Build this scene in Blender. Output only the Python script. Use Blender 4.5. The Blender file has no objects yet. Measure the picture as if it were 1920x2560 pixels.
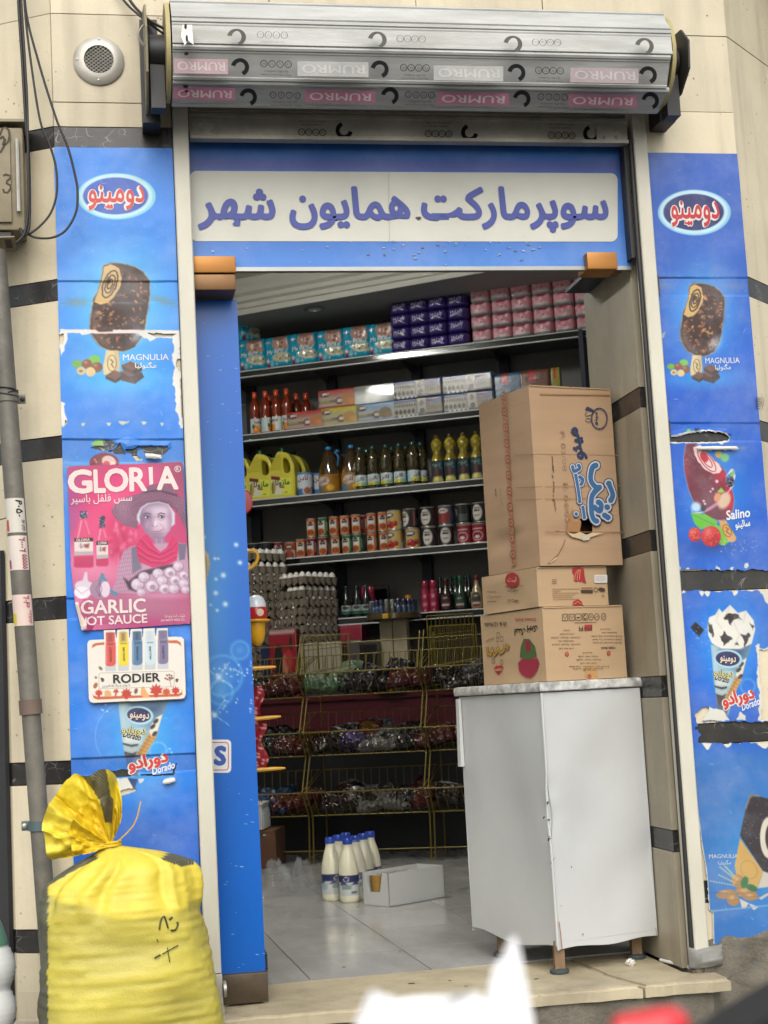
import bpy,bmesh,math,random
import numpy as np
from mathutils import Vector,Matrix
random.seed(7)
rng=np.random.default_rng(7)
SC=bpy.context.scene
COL=SC.collection
R2D=math.radians

# ------------------------------------------------------------------ camera
FPX=3846.0  # focal length in photo pixels (1920 x 2560)
CAM=np.array([-0.82276,-4.36960,0.83107])
YAW,PITCH,ROLL=R2D(10.2437),R2D(6.9421),R2D(-3.0676)
def _axes():
    cy,sy,cp,sp,cr,sr=math.cos(YAW),math.sin(YAW),math.cos(PITCH),math.sin(PITCH),math.cos(ROLL),math.sin(ROLL)
    f=np.array([sy*cp,cy*cp,sp]);r=np.array([cy,-sy,0.0]);u=np.cross(r,f)
    return r*cr+u*sr,-r*sr+u*cr,f
CR,CU,CF=_axes()
cam_data=bpy.data.cameras.new('camera')
cam=bpy.data.objects.new('camera',cam_data);COL.objects.link(cam)
cam.matrix_world=Matrix(((CR[0],CU[0],-CF[0],CAM[0]),(CR[1],CU[1],-CF[1],CAM[1]),(CR[2],CU[2],-CF[2],CAM[2]),(0,0,0,1)))
cam_data.sensor_fit='VERTICAL';cam_data.sensor_height=36.0;cam_data.lens=FPX/2560*36.0
cam_data.clip_start=0.02;cam_data.clip_end=2000
cam_data.dof.use_dof=True;cam_data.dof.focus_distance=5.0;cam_data.dof.aperture_fstop=11.0
SC.camera=cam
# ------------------------------------------------------------------ daylight (overcast)
SUN_EL,SUN_AZ=R2D(42),R2D(188)  # azimuth from +Y clockwise: the street side
world=bpy.data.worlds.new('World');SC.world=world;world.use_nodes=True
wn=world.node_tree;bgn=wn.nodes['Background']
sky=wn.nodes.new('ShaderNodeTexSky');sky.sky_type='NISHITA';sky.sun_disc=False
sky.sun_elevation=SUN_EL;sky.sun_rotation=SUN_AZ;sky.air_density=1.0;sky.dust_density=4.0;sky.ozone_density=1.0
hsv=wn.nodes.new('ShaderNodeHueSaturation');hsv.inputs['Saturation'].default_value=0.35
wn.links.new(sky.outputs[0],hsv.inputs['Color']);wn.links.new(hsv.outputs[0],bgn.inputs['Color'])
bgn.inputs['Strength'].default_value=0.15
sd=bpy.data.lights.new('sun','SUN');sd.energy=0.75;sd.angle=R2D(60);sd.color=(1.0,0.96,0.88)
so=bpy.data.objects.new('sun',sd);COL.objects.link(so)
sdir=Vector((math.sin(SUN_AZ)*math.cos(SUN_EL),math.cos(SUN_AZ)*math.cos(SUN_EL),math.sin(SUN_EL)))
so.rotation_euler=(-sdir).to_track_quat('-Z','Y').to_euler();so.location=sdir*30
vs=SC.view_settings;vs.view_transform='Standard';vs.look='None';vs.gamma=1.0;vs.use_curve_mapping=False;vs.exposure=0.63
SC.cycles.max_bounces=10;SC.cycles.diffuse_bounces=6;SC.cycles.transparent_max_bounces=16
SC.cycles.use_denoising=True

# ------------------------------------------------------------------ pixel <-> world helpers (authoring aids)
def ray(x,y):return CF +(x-960)/FPX*CR -(y-1280)/FPX*CU
def onP(x,y,o,n):
    d=ray(x,y);return CAM +d*(np.dot(np.asarray(o)-CAM,n)/np.dot(d,n))
def onY(x,y,yy=0.0):return onP(x,y,(0,yy,0),(0,1,0))
def onZ(x,y,z=0.0):return onP(x,y,(0,0,z),(0,0,1))
def onX(x,y,xx):return onP(x,y,(xx,0,0),(1,0,0))
def proj(P):
    d=np.asarray(P)-CAM;w=d@CF
    return 960+FPX*(d@CR)/w,1280-FPX*(d@CU)/w
def crop(ox,oy,s):return lambda x,y:(ox+x/s,oy+y/s)

# ------------------------------------------------------------------ colours and materials
def lin(c):
    c=np.asarray(c,float)/255.0
    return np.where(c<=0.04045,c/12.92,((c+0.055)/1.055)**2.4)
KALB=0.68  # photo colour of a sunless facade surface -> base colour
def S(*c,k=KALB):
    a=np.minimum(lin(c)*k,0.85);return (float(a[0]),float(a[1]),float(a[2]),1.0)
MATS={}
def M(name,col=(.5,.5,.5,1),rough=.6,metal=0.0,var=.1,vs=5.0,bump=0.0,bs=40.0,spec=.5,trans=0.0,alpha=1.0,
      attr=False,dirt=0.0,ds=2.0,dcol=(.12,.10,.07,1),coat=0.0,stretch=None,specks=0.0,veins=0.0,ior=1.45,rvar=0.0,sss=0.0,orand=0.0,streak=0.0):
    if name in MATS:return MATS[name]
    m=bpy.data.materials.new(name);m.use_nodes=True;nt=m.node_tree;N=nt.nodes;L=nt.links
    b=N['Principled BSDF']
    tc=N.new('ShaderNodeTexCoord');vec=tc.outputs['Object']
    if stretch:
        mp=N.new('ShaderNodeMapping');mp.inputs['Scale'].default_value=stretch;L.new(vec,mp.inputs['Vector']);vec=mp.outputs[0]
    def noise(s,det=5.0,ro=.6):
        n=N.new('ShaderNodeTexNoise');n.inputs['Scale'].default_value=s;n.inputs['Detail'].default_value=det;n.inputs['Roughness'].default_value=ro
        L.new(vec,n.inputs['Vector']);return n.outputs['Fac']
    def rng_(v,a,b2,c,d):
        r=N.new('ShaderNodeMapRange');r.inputs[1].default_value=a;r.inputs[2].default_value=b2;r.inputs[3].default_value=c;r.inputs[4].default_value=d
        L.new(v,r.inputs[0]);return r.outputs[0]
    def mix(f,a,bb,mode='MIX'):
        x=N.new('ShaderNodeMix');x.data_type='RGBA';x.blend_type=mode
        for inp,val in ((x.inputs[0],f),(x.inputs[6],a),(x.inputs[7],bb)):
            if hasattr(val,'links') or hasattr(val,'is_linked'):L.new(val,inp)
            else:inp.default_value=val
        return x.outputs[2]
    if attr:
        at=N.new('ShaderNodeAttribute');at.attribute_name='Col';c=at.outputs['Color']
    else:
        rgb=N.new('ShaderNodeRGB');rgb.outputs[0].default_value=col;c=rgb.outputs[0]
    if var:
        g=rng_(noise(vs),.3,.7,1-var,1+var*.6)
        c=mix(1.0,c,g,'MULTIPLY')
    if specks:
        vo=N.new('ShaderNodeTexVoronoi');vo.inputs['Scale'].default_value=38;L.new(vec,vo.inputs['Vector'])
        n2=noise(9,2);mm=N.new('ShaderNodeMath');mm.operation='MULTIPLY'
        L.new(rng_(vo.outputs['Distance'],.08,.16,1,0),mm.inputs[0]);L.new(rng_(n2,.52,.62,0,specks),mm.inputs[1])
        c=mix(mm.outputs[0],c,(.10,.075,.05,1))
    if orand:
        oi=N.new('ShaderNodeObjectInfo');c=mix(1.0,c,rng_(oi.outputs['Random'],0,1,1-orand,1+orand*.5),'MULTIPLY')
    if streak:
        mp=N.new('ShaderNodeMapping');mp.inputs['Scale'].default_value=(14,14,1.3);L.new(tc.outputs['Object'],mp.inputs['Vector']);n4=N.new('ShaderNodeTexNoise');n4.inputs['Scale'].default_value=1.0;n4.inputs['Detail'].default_value=7;L.new(mp.outputs[0],n4.inputs['Vector'])
        c=mix(rng_(n4.outputs['Fac'],.5,.78,0,streak),c,(.20,.16,.105,1))
    if veins:
        vo=N.new('ShaderNodeTexVoronoi');vo.feature='DISTANCE_TO_EDGE';vo.inputs['Scale'].default_value=9
        n3=N.new('ShaderNodeTexNoise');n3.inputs['Scale'].default_value=5;L.new(vec,n3.inputs['Vector'])
        ad=N.new('ShaderNodeVectorMath');ad.operation='ADD';L.new(vec,ad.inputs[0]);L.new(n3.outputs['Color'],ad.inputs[1]);L.new(ad.outputs[0],vo.inputs['Vector'])
        mm=N.new('ShaderNodeMath');mm.operation='MULTIPLY'
        L.new(rng_(vo.outputs['Distance'],.0,.018,veins,0),mm.inputs[0]);L.new(rng_(noise(13,2),.5,.62,0,1),mm.inputs[1])
        c=mix(mm.outputs[0],c,(.45,.44,.40,1))
    if dirt:
        c=mix(rng_(noise(ds,8,.7),.45,.75,0,dirt),c,dcol)
    L.new(c,b.inputs['Base Color'])
    b.inputs['Roughness'].default_value=rough;b.inputs['Metallic'].default_value=metal
    if rvar:L.new(rng_(noise(vs*2.3,4),.3,.7,max(.02,rough-rvar),min(1,rough+rvar)),b.inputs['Roughness'])
    b.inputs['Specular IOR Level'].default_value=spec;b.inputs['Transmission Weight'].default_value=trans
    b.inputs['Alpha'].default_value=alpha;b.inputs['Coat Weight'].default_value=coat;b.inputs['IOR'].default_value=ior
    b.inputs['Coat Roughness'].default_value=.12
    if bump:
        bp=N.new('ShaderNodeBump');bp.inputs['Strength'].default_value=bump;bp.inputs['Distance'].default_value=.01
        L.new(noise(bs,6,.65),bp.inputs['Height']);L.new(bp.outputs[0],b.inputs['Normal'])
    MATS[name]=m;return m

# ------------------------------------------------------------------ mesh builder
class MB:
    def __init__(s):s.v=[];s.f=[];s.c=[];s.n=0
    def add(s,V,F,col=None):
        V=np.asarray(V,float).reshape(-1,3);o=s.n
        s.v.append(V);s.f.extend([tuple(i+o for i in f) for f in F]);s.n+=len(V)
        if col is None:c=np.ones((len(V),4))*.5
        else:
            c=np.asarray(col,float)
            if c.ndim==1:c=np.tile(c[:4] if len(c)>=4 else np.append(c,1),(len(V),1))
        s.c.append(c);return s
    def prism(s,poly,vec,col=None):
        P=np.asarray(poly,float);n=len(P);Q=P+np.asarray(vec,float)
        return s.add(np.vstack([P,Q]),[tuple(range(n))[::-1],tuple(range(n,2*n))]+[(i,(i+1) % n,n+(i+1) % n,n+i) for i in range(n)],col)
    def box(s,c,d,rz=0.0,col=None,bev=0.0):
        hx,hy,hz=d[0]/2,d[1]/2,d[2]/2
        if bev:
            B=min(bev,hx*.9,hy*.9,hz*.9);V=[];
            bm=bmesh.new();bmesh.ops.create_cube(bm,size=1)
            for v in bm.verts:v.co=Vector((v.co.x*2*hx,v.co.y*2*hy,v.co.z*2*hz))
            bmesh.ops.bevel(bm,geom=bm.edges[:],offset=B,segments=2,profile=.6,affect='EDGES')
            bm.verts.index_update();V=np.array([v.co[:] for v in bm.verts]);F=[tuple(v.index for v in f.verts) for f in bm.faces];bm.free()
        else:
            V=np.array([(x,y,z) for z in (-hz,hz) for (x,y) in ((-hx,-hy),(hx,-hy),(hx,hy),(-hx,hy))])
            F=[(3,2,1,0),(4,5,6,7),(0,1,5,4),(1,2,6,5),(2,3,7,6),(3,0,4,7)]
        if rz:
            a,b=math.cos(rz),math.sin(rz);V=np.stack([V[:,0]*a-V[:,1]*b,V[:,0]*b+V[:,1]*a,V[:,2]],1)
        return s.add(V+np.asarray(c,float),F,col)
    def cyl(s,p0,p1,r0,r1=None,n=14,col=None,caps=True):
        p0=np.asarray(p0,float);p1=np.asarray(p1,float);r1=r0 if r1 is None else r1
        d=p1-p0;d=d/np.linalg.norm(d);a=np.cross(d,(0,0,1.) if abs(d[2])<.9 else (1.,0,0));a /= np.linalg.norm(a);b=np.cross(d,a)
        t=np.arange(n)*2*math.pi/n;ci=np.cos(t)[:,None]*a+np.sin(t)[:,None]*b
        F=[(i,(i+1) % n,n+(i+1) % n,n+i) for i in range(n)]
        if caps:F+=[tuple(range(n))[::-1],tuple(range(n,2*n))]
        return s.add(np.vstack([p0+ci*r0,p1+ci*r1]),F,col)
    def lathe(s,prof,o=(0,0,0),n=20,col=None,sx=1.0,sy=1.0,wob=None):
        o=np.asarray(o,float);t=np.arange(n)*2*math.pi/n;V=[];k=len(prof)
        for r,z in prof:
            V.append(np.stack([o[0]+r*sx*np.cos(t),o[1]+r*sy*np.sin(t),np.full(n,o[2]+z)],1))
        F=[(j*n+i,j*n+(i+1) % n,(j+1)*n+(i+1) % n,(j+1)*n+i) for j in range(k-1) for i in range(n)]
        F+=[tuple(range(n))[::-1],tuple(range((k-1)*n,k*n))]
        if callable(col):col=np.vstack([np.tile(np.append(np.asarray(col(z,a))[:3],1),(1,1)) for r,z in prof for a in t])
        return s.add(np.vstack(V),F,col)
    def tube(s,path,r,n=6,col=None,closed=False):
        P=np.asarray(path,float);k=len(P);V=[]
        T=np.gradient(P,axis=0);T /= np.maximum(np.linalg.norm(T,axis=1),1e-9)[:,None]
        up=np.array([0,0,1.]) if abs(T[0][2])<.9 else np.array([1.,0,0])
        t=np.arange(n)*2*math.pi/n
        for i in range(k):
            a=np.cross(T[i],up);a /= max(np.linalg.norm(a),1e-9);b=np.cross(T[i],a);up=-b if False else np.cross(a,T[i])
            rr=r[i] if hasattr(r,'__len__') else r
            V.append(P[i]+rr*(np.cos(t)[:,None]*a+np.sin(t)[:,None]*b))
        F=[(j*n+i,j*n+(i+1) % n,(j+1)*n+(i+1) % n,(j+1)*n+i) for j in range(k-1) for i in range(n)]
        F+=[tuple(range(n))[::-1],tuple(range((k-1)*n,k*n))]
        return s.add(np.vstack(V),F,col)
    def grid(s,P,col=None,keep=None,wrap=False):
        nv,nu=P.shape[:2];idx=np.arange(nv*nu).reshape(nv,nu)
        q=np.stack([idx[:-1,:-1],idx[:-1,1:],idx[1:,1:],idx[1:,:-1]],-1)
        if keep is not None:
            kk=keep[:-1,:-1]&keep[:-1,1:]&keep[1:,1:]&keep[1:,:-1];q=q[kk]
        q=q.reshape(-1,4).tolist()
        if wrap:q+=[(int(idx[j,-1]),int(idx[j,0]),int(idx[j+1,0]),int(idx[j+1,-1])) for j in range(nv-1)]
        return s.add(P.reshape(-1,3),[tuple(x) for x in q],None if col is None else np.asarray(col).reshape(-1,np.asarray(col).shape[-1]) if np.asarray(col).ndim>1 else col)
    def mesh(s,name,mat,smooth=None):
        V=np.vstack(s.v);m=bpy.data.meshes.new(name);m.from_pydata(V.tolist(),[],s.f)
        c=np.vstack([x if x.shape[1]==4 else np.hstack([x,np.ones((len(x),1))]) for x in s.c])
        a=m.color_attributes.new('Col','FLOAT_COLOR','POINT');a.data.foreach_set('color',c.astype(np.float32).ravel())
        for mm in (mat if isinstance(mat,(list,tuple)) else [mat]):m.materials.append(mm)
        if smooth:
            m.polygons.foreach_set('use_smooth',[True]*len(m.polygons));m.set_sharp_from_angle(angle=R2D(smooth))
        m.update();return m
def tag(o,label,cat,group=None):
    o['label']=label;o['category']=cat
    if group:o['group']=group
    return o
def thing(name,label,cat,loc=(0,0,0),rz=0.0,group=None):
    o=bpy.data.objects.new(name,None);o.empty_display_size=.05;COL.objects.link(o)
    o.location=tuple(float(x) for x in loc);o.rotation_euler=(0,0,rz);return tag(o,label,cat,group)
def link(name,mesh,parent=None,world=True):
    o=bpy.data.objects.new(name,mesh);COL.objects.link(o)
    if parent is not None:
        o.parent=parent
        if world:# mesh is in world coordinates: cancel the ancestors' placement
            mw=Matrix.Identity(4);p=parent
            chain=[]
            while p is not None:chain.append(p);p=p.parent
            for p in reversed(chain):
                base=Matrix.LocRotScale(p.location,p.rotation_euler,p.scale)
                mw=mw @ p.matrix_parent_inverse @ base
            o.matrix_parent_inverse=mw.inverted()
    return o
def part(name,mb,mat,parent,smooth=None,world=True):return link(name,mb.mesh(name,mat,smooth),parent,world)
def single(name,mb,mat,label,cat,group=None,smooth=None):return tag(link(name,mb.mesh(name,mat,smooth)),label,cat,group)
def struct(name,mb,mat,smooth=None):
    o=link(name,mb.mesh(name,mat,smooth));o['kind']='structure';return o
def stuff(o):o['kind']='stuff';return o
def kids(o):return [c for c in COL.objects if c.parent==o]
_KIDS={}
def copy_tree(root,loc,rz=0.0,label=None,group=None,children=None):
    r=root.copy();COL.objects.link(r);r.location=tuple(float(x) for x in loc);r.rotation_euler=(0,0,rz)
    if label:r['label']=label
    if group:r['group']=group
    if root.name not in _KIDS:_KIDS[root.name]=[(c,[g for g in root.users_collection[0].objects if g.parent==c]) for c in root.users_collection[0].objects if c.parent==root]
    for ch,gs in _KIDS[root.name]:
        c=ch.copy();COL.objects.link(c);c.parent=r
        for g in gs:
            d=g.copy();COL.objects.link(d);d.parent=c
    return r

# ------------------------------------------------------------------ lettering
_AR={'ا':'FE8D','ب':'FE8F','پ':'FB56','ت':'FE95','ج':'FE9D','چ':'FB7A','ح':'FEA1','خ':'FEA5','د':'FEA9','ر':'FEAD','ز':'FEAF',
       'س':'FEB1','ش':'FEB5','ع':'FEC9','ف':'FED1','ق':'FED5','ک':'FB8E','گ':'FB92','ل':'FEDD','م':'FEE1','ن':'FEE5','ه':'FEE9','و':'FEED','ی':'FBFC'}
_NOJOIN=set('ادرزو')
def fa(t):
    out=[]
    for w in t.split(' '):
        g=[]
        for i,ch in enumerate(w):
            if ch not in _AR:g.append(ch);continue
            pj=i>0 and w[i-1] in _AR and w[i-1] not in _NOJOIN
            nj=i<len(w)-1 and w[i+1] in _AR and ch not in _NOJOIN
            base=int(_AR[ch],16)
            g.append(chr(base +(3 if pj and nj else 1 if pj else 2 if nj else 0)))
        out.append(''.join(reversed(g)))
    return ' '.join(reversed(out))
_TX={}
def glyphs(body,bold=0.0,res=3):
    k=(body,bold,res)
    if k not in _TX:
        c=bpy.data.curves.new('t','FONT');c.body=body;c.resolution_u=res;c.offset=bold
        o=bpy.data.objects.new('t',c);COL.objects.link(o)
        m=o.evaluated_get(bpy.context.evaluated_depsgraph_get()).to_mesh()
        V=np.array([v.co[:] for v in m.vertices]).reshape(-1,3);F=[tuple(p.vertices) for p in m.polygons]
        o.to_mesh_clear();bpy.data.objects.remove(o);bpy.data.curves.remove(c)
        V[:,0]-=V[:,0].min()
        par=list(range(len(V)))  # joined letters overlap: give neighbouring glyphs their own level
        def find(i):
            while par[i]!=i:par[i]=par[par[i]];i=par[i]
            return i
        for f in F:
            for q in f[1:]:par[find(q)]=find(f[0])
        rt=[find(i) for i in range(len(V))];ids={r:n for n,r in enumerate(dict.fromkeys(rt))}
        V[:,2]=[(ids[r] % 5)*.35 for r in rt];_TX[k]=(V,F)
    return _TX[k]
class Pl:# a flat surface to print on
    def __init__(s,o,n,x=None):
        s.o=np.asarray(o,float);s.n=np.asarray(n,float)/np.linalg.norm(n);s.cv=None;s.zk=.00004
        if np.dot(s.n,CAM-s.o)<0:s.n=-s.n
    def at(s,p,lift=0.0):return onP(p[0],p[1],s.o+s.n*lift,s.n)
    def text(s,mb,body,a,b,h=None,col=(1,1,1,1),lift=.0012,bold=0.0,slant=0.0,res=3,nb=8):
        V,F=glyphs(body,0,res)
        if bold:# heavier strokes: the letters set several times, a little apart
            VV,FF=[],[]
            for q in range(nb):
                a_=2*math.pi*q/nb;VV.append(V+np.array([bold*math.cos(a_),bold*math.sin(a_),0]));FF+=[tuple(i+q*len(V) for i in f) for f in F]
                VV[-1][:,2]+=q*1.5
            V=np.vstack(VV);F=FF
        A=s.at(a,lift);B=s.at(b,lift);w=V[:,0].max();e=(B-A)/np.linalg.norm(B-A)
        up=np.cross(s.n,e);k=np.linalg.norm(B-A)/w
        kv=k
        if h is not None:# h: letter height in photo pixels
            ppm=FPX/np.dot(A-CAM,CF);kv=h/ppm/max(V[:,1].max(),.3)
        P=A+V[:,:1]*k*e+V[:,1:2]*kv*up+slant*V[:,1:2]*kv*e+V[:,2:3]*s.zk*s.n
        return mb.add(s.drape(P),F,col)
    def drape(s,P):# follow the waves of the printed sheet
        if s.cv is None:return P
        c=s.cv;d=P-c.P0;i=np.clip((d@c.U/(c.U@c.U)*(c.nu-1)).round().astype(int),0,c.nu-1);j=np.clip((d@c.V/(c.V@c.V)*(c.nv-1)).round().astype(int),0,c.nv-1)
        return P+c.h[j,i][:,None]*c.n
    def poly(s,mb,pts,col,lift=.001):return mb.add(s.drape(np.array([s.at(p,lift) for p in pts])),[tuple(range(len(pts)))[::-1]],col)
    def line(s,mb,pts,w,col,lift=.001,closed=False):
        P=np.array([s.at(p,lift) for p in pts]);ww=w/(FPX/np.dot(P[0]-CAM,CF))/2
        T=np.gradient(P,axis=0) if not closed else np.roll(P,-1,0)-np.roll(P,1,0)
        T /= np.linalg.norm(T,axis=1)[:,None];Nn=np.cross(s.n,T);k=len(P)
        F=[(i,(i+1) % k,k+(i+1) % k,k+i) for i in range(k if closed else k-1)]
        return mb.add(s.drape(np.vstack([P-Nn*ww,P+Nn*ww])),F,col)
    def ell(s,mb,c,rx,ry,col,rot=0.0,lift=.001,n=28,w=None,a0=0,a1=360):
        t=np.radians(np.linspace(a0,a1,n,endpoint=(a1-a0)<360));x=rx*np.cos(t);y=ry*np.sin(t);q=R2D(rot)
        pts=[(c[0]+X*math.cos(q)-Y*math.sin(q),c[1]+X*math.sin(q)+Y*math.cos(q)) for X,Y in zip(x,y)]
        if w is None:return s.poly(mb,pts[::-1],col,lift)
        return s.line(mb,pts,w,col,lift,closed=(a1-a0)>=360)
    def rect(s,mb,x0,y0,x1,y1,col,lift=.001):return s.poly(mb,[(x0,y0),(x1,y0),(x1,y1),(x0,y1)],col,lift)

# ------------------------------------------------------------------ printed sheets: colours on a fine mesh
def vnoise(shape,cell,seed):
    r=np.random.default_rng(seed);h,w=shape;gy,gx=int(h/cell)+3,int(w/cell)+3;G=r.random((gy,gx))
    y=np.arange(h)/cell;x=np.arange(w)/cell;yi=y.astype(int);xi=x.astype(int);fy=(y-yi)[:,None];fx=(x-xi)[None]
    fy=fy*fy*(3-2*fy);fx=fx*fx*(3-2*fx)
    a=G[yi][:,xi];b=G[yi][:,xi+1];c=G[yi+1][:,xi];d=G[yi+1][:,xi+1]
    return (a*(1-fx)+b*fx)*(1-fy)+(c*(1-fx)+d*fx)*fy
class Canvas:
    def __init__(s,P0,P1,P2,res,col):# P0 top left, P1 top right, P2 bottom left (world)
        s.P0,s.U,s.V=np.asarray(P0),np.asarray(P1)-P0,np.asarray(P2)-P0
        w,h=np.linalg.norm(s.U),np.linalg.norm(s.V);s.nu,s.nv=int(w/res)+2,int(h/res)+2
        u=np.linspace(0,1,s.nu)[None,:,None];v=np.linspace(0,1,s.nv)[:,None,None]
        s.P=s.P0+u*s.U+v*s.V;s.X,s.Y=proj(s.P);s.n=np.cross(s.V,s.U);s.n /= np.linalg.norm(s.n)
        if np.dot(s.n,CAM-s.P0)<0:s.n=-s.n
        s.img=np.ones((s.nv,s.nu,3))*np.asarray(col,float);s.h=np.zeros((s.nv,s.nu));s.keep=np.ones((s.nv,s.nu),bool)
        s.wx=vnoise((s.nv,s.nu),5,1)-.5;s.wy=vnoise((s.nv,s.nu),5,2)-.5
    def mpoly(s,pts,soft=1.2,wob=0.0):
        pts=np.asarray(pts,float);X=s.X+s.wx*wob;Y=s.Y+s.wy*wob;m=np.zeros_like(X)
        x0,y0=pts.min(0)-soft*2-wob;x1,y1=pts.max(0)+soft*2+wob
        sel=(X>x0)&(X<x1)&(Y>y0)&(Y<y1)
        if not sel.any():return m
        x=X[sel];y=Y[sel];ins=np.zeros(x.shape,bool);dm=np.full(x.shape,1e9)
        for (ax,ay),(bx,by) in zip(pts,np.roll(pts,-1,0)):
            c=(ay>y)!=(by>y)
            with np.errstate(divide='ignore',invalid='ignore'):xi=ax+(y-ay)*(bx-ax)/(by-ay)
            ins ^= c&(x<xi)
            ex,ey=bx-ax,by-ay;t=np.clip(((x-ax)*ex+(y-ay)*ey)/max(ex*ex+ey*ey,1e-9),0,1)
            dm=np.minimum(dm,np.hypot(x-ax-t*ex,y-ay-t*ey))
        m[sel]=np.clip(.5+np.where(ins,dm,-dm)/(2*soft),0,1);return m
    def mell(s,c,rx,ry,rot=0.0,soft=1.2):
        q=R2D(rot);dx=s.X-c[0];dy=s.Y-c[1];a=dx*math.cos(q)+dy*math.sin(q);b=-dx*math.sin(q)+dy*math.cos(q)
        r=np.hypot(a/rx,b/ry);return np.clip(.5+(1-r)*min(rx,ry)/(2*soft),0,1)
    def glow(s,c,rx,ry,p=2.0,rot=0.0):
        q=R2D(rot);dx=s.X-c[0];dy=s.Y-c[1];a=dx*math.cos(q)+dy*math.sin(q);b=-dx*math.sin(q)+dy*math.cos(q)
        return np.exp(-(np.hypot(a/rx,b/ry)**p))
    def seg(s,pts,w,soft=1.0):
        m=np.zeros_like(s.X)
        for (ax,ay),(bx,by) in zip(pts[:-1],pts[1:]):
            ex,ey=bx-ax,by-ay;t=np.clip(((s.X-ax)*ex+(s.Y-ay)*ey)/max(ex*ex+ey*ey,1e-9),0,1)
            m=np.maximum(m,np.clip(.5+(w/2-np.hypot(s.X-ax-t*ex,s.Y-ay-t*ey))/(2*soft),0,1))
        return m
    def put(s,m,col,a=1.0):
        m=(m*a)[...,None];s.img=s.img*(1-m)+np.asarray(col,float)*m;return s
    def poly(s,pts,col,soft=1.2,a=1.0,wob=0.0):return s.put(s.mpoly(pts,soft,wob),col,a)
    def ell(s,c,rx,ry,col,rot=0.0,soft=1.2,a=1.0):return s.put(s.mell(c,rx,ry,rot,soft),col,a)
    def cut(s,pts,wob=3.0):s.keep&=~(s.mpoly(pts,.6,wob)>.5);return s
    def build(s,mb,k=KALB,lift=0.0):
        P=s.P+(s.h+lift)[...,None]*s.n;c=np.minimum(lin(np.clip(s.img,0,255))*k,.85)
        return mb.grid(P,np.concatenate([c,np.ones(c.shape[:2]+(1,))],-1),s.keep)
LAMP=110.0
# ================================================================== THE BUILDING AND THE GROUND
CREAM=M('cream_stone',S(240,228,196),rough=.55,var=.10,vs=3.0,bump=.12,bs=70,specks=.85,dirt=.38,ds=1.7,dcol=(.30,.25,.17,1),orand=.14,streak=.40)
CREAM2=M('cream_stone_jamb',S(184,174,150),rough=.5,var=.16,vs=4.0,bump=.12,bs=60,specks=.6,dirt=.4,ds=2.3,dcol=(.16,.13,.09,1),orand=.12,streak=.45)
GREYST=M('grey_stone',S(185,172,150),rough=.6,var=.2,vs=4.0,bump=.2,bs=60,specks=.9,dirt=.5,ds=3.0,dcol=(.13,.11,.08,1))
BLACKST=M('black_marble',(.022,.021,.020,1),rough=.28,var=.25,vs=9,bump=.05,bs=60,veins=.75,dirt=.12,ds=5,dcol=(.25,.22,.17,1))
MORTAR=M('mortar',(.20,.18,.15,1),rough=.9,var=.2,bump=.5,bs=90)
WHITEWALL=M('plaster_wall',(.42,.42,.39,1),rough=.8,var=.06)
DARKWALL=M('dark_wall_panel',(.30,.31,.30,1),rough=.55,var=.15)
FLOORT=M('grey_floor_tile',(.40,.40,.385,1),rough=.16,var=.13,vs=3.2,bump=.03,bs=30,dirt=.5,ds=2.6,dcol=(.17,.16,.14,1),stretch=(1.2,.5,1),rvar=.10,orand=.10,specks=.5)
STEPM=M('beige_step_stone',S(205,192,160),rough=.5,var=.16,vs=5,bump=.18,bs=55,specks=.6,dirt=.6,ds=3.5,dcol=(.16,.13,.09,1),streak=.3)
CONC=M('rough_concrete',S(128,122,108),rough=.95,var=.35,vs=11,bump=1.0,bs=45,dirt=.5,ds=6,dcol=(.08,.07,.055,1))
PAVE=M('pavement',(.20,.195,.18,1),rough=.9,var=.25,vs=6,bump=.5,bs=50)
ASPH=M('asphalt',(.05,.05,.05,1),rough=.9,var=.3,vs=20,bump=.5,bs=120)
GZ=-0.24

ground=MB();ground.box((0,-.9,GZ-.05),(60,1.9,.10));ground.box((0,3.2,GZ-.06),(60,6.0,.08));struct('pavement',ground,PAVE)
road=MB();road.box((0,-61.9,GZ-.20),(400,120,.12));struct('road',road,ASPH)
kerb=MB()
for i in range(-10,11):kerb.box((i*1.0,-1.93,GZ-.10),(.985,.14,.26),bev=.012)
struct('kerb',kerb,CONC)

bld=thing('shop_building','cream stone shop front with black marble bands around the open doorway','building',(0,0,GZ))
BT=[2.526,2.072,1.618,1.164,.710,.256];BH=.062
def wallseg(A,B,z0,z1,bands,cols,joints=(),mat=None,depth=.03,name='stone_slab',hj=()):
    A=np.array([A[0],A[1],0.]);B=np.array([B[0],B[1],0.]);d=B-A;L=np.linalg.norm(d);d /= L;out=np.array([d[1],-d[0],0])
    cuts=[0]+list(joints)+[L]
    zs=[];z=z0
    for b in sorted(bands):
        if b-BH>z0+.02 and b<z1-.01:
            zs+=[(z,b-BH,0),(b-BH,b,1)];z=b
    zs.append((z,z1,0))
    zz=[]
    for a,b,k in zs:
        if k:zz.append((a,b,k));continue
        cc=[a]+[h for h in hj if a+.03<h<b-.03]+[b]
        zz+=[(cc[i],cc[i+1],0) for i in range(len(cc)-1)]
    for a,b,k in zz:
        for i in range(len(cuts)-1):
            g=.0014;p0=A+d*(cuts[i]+g);p1=A+d*(cuts[i+1]-g);j=random.uniform(-.0012,.0012) -(.002 if k else 0)
            mb=MB();bot=[p0+out*j,p1+out*j,p1-out*depth,p0-out*depth]
            mb.prism([(q[0],q[1],a+g) for q in bot],(0,0,b-a-2*g))
            part('marble_strip' if k else name,mb,BLACKST if k else (mat or CREAM),bld)
P0=(-.943,0);P1L=(-.943-.19*math.cos(R2D(29)),.19*math.sin(R2D(29)))
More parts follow.
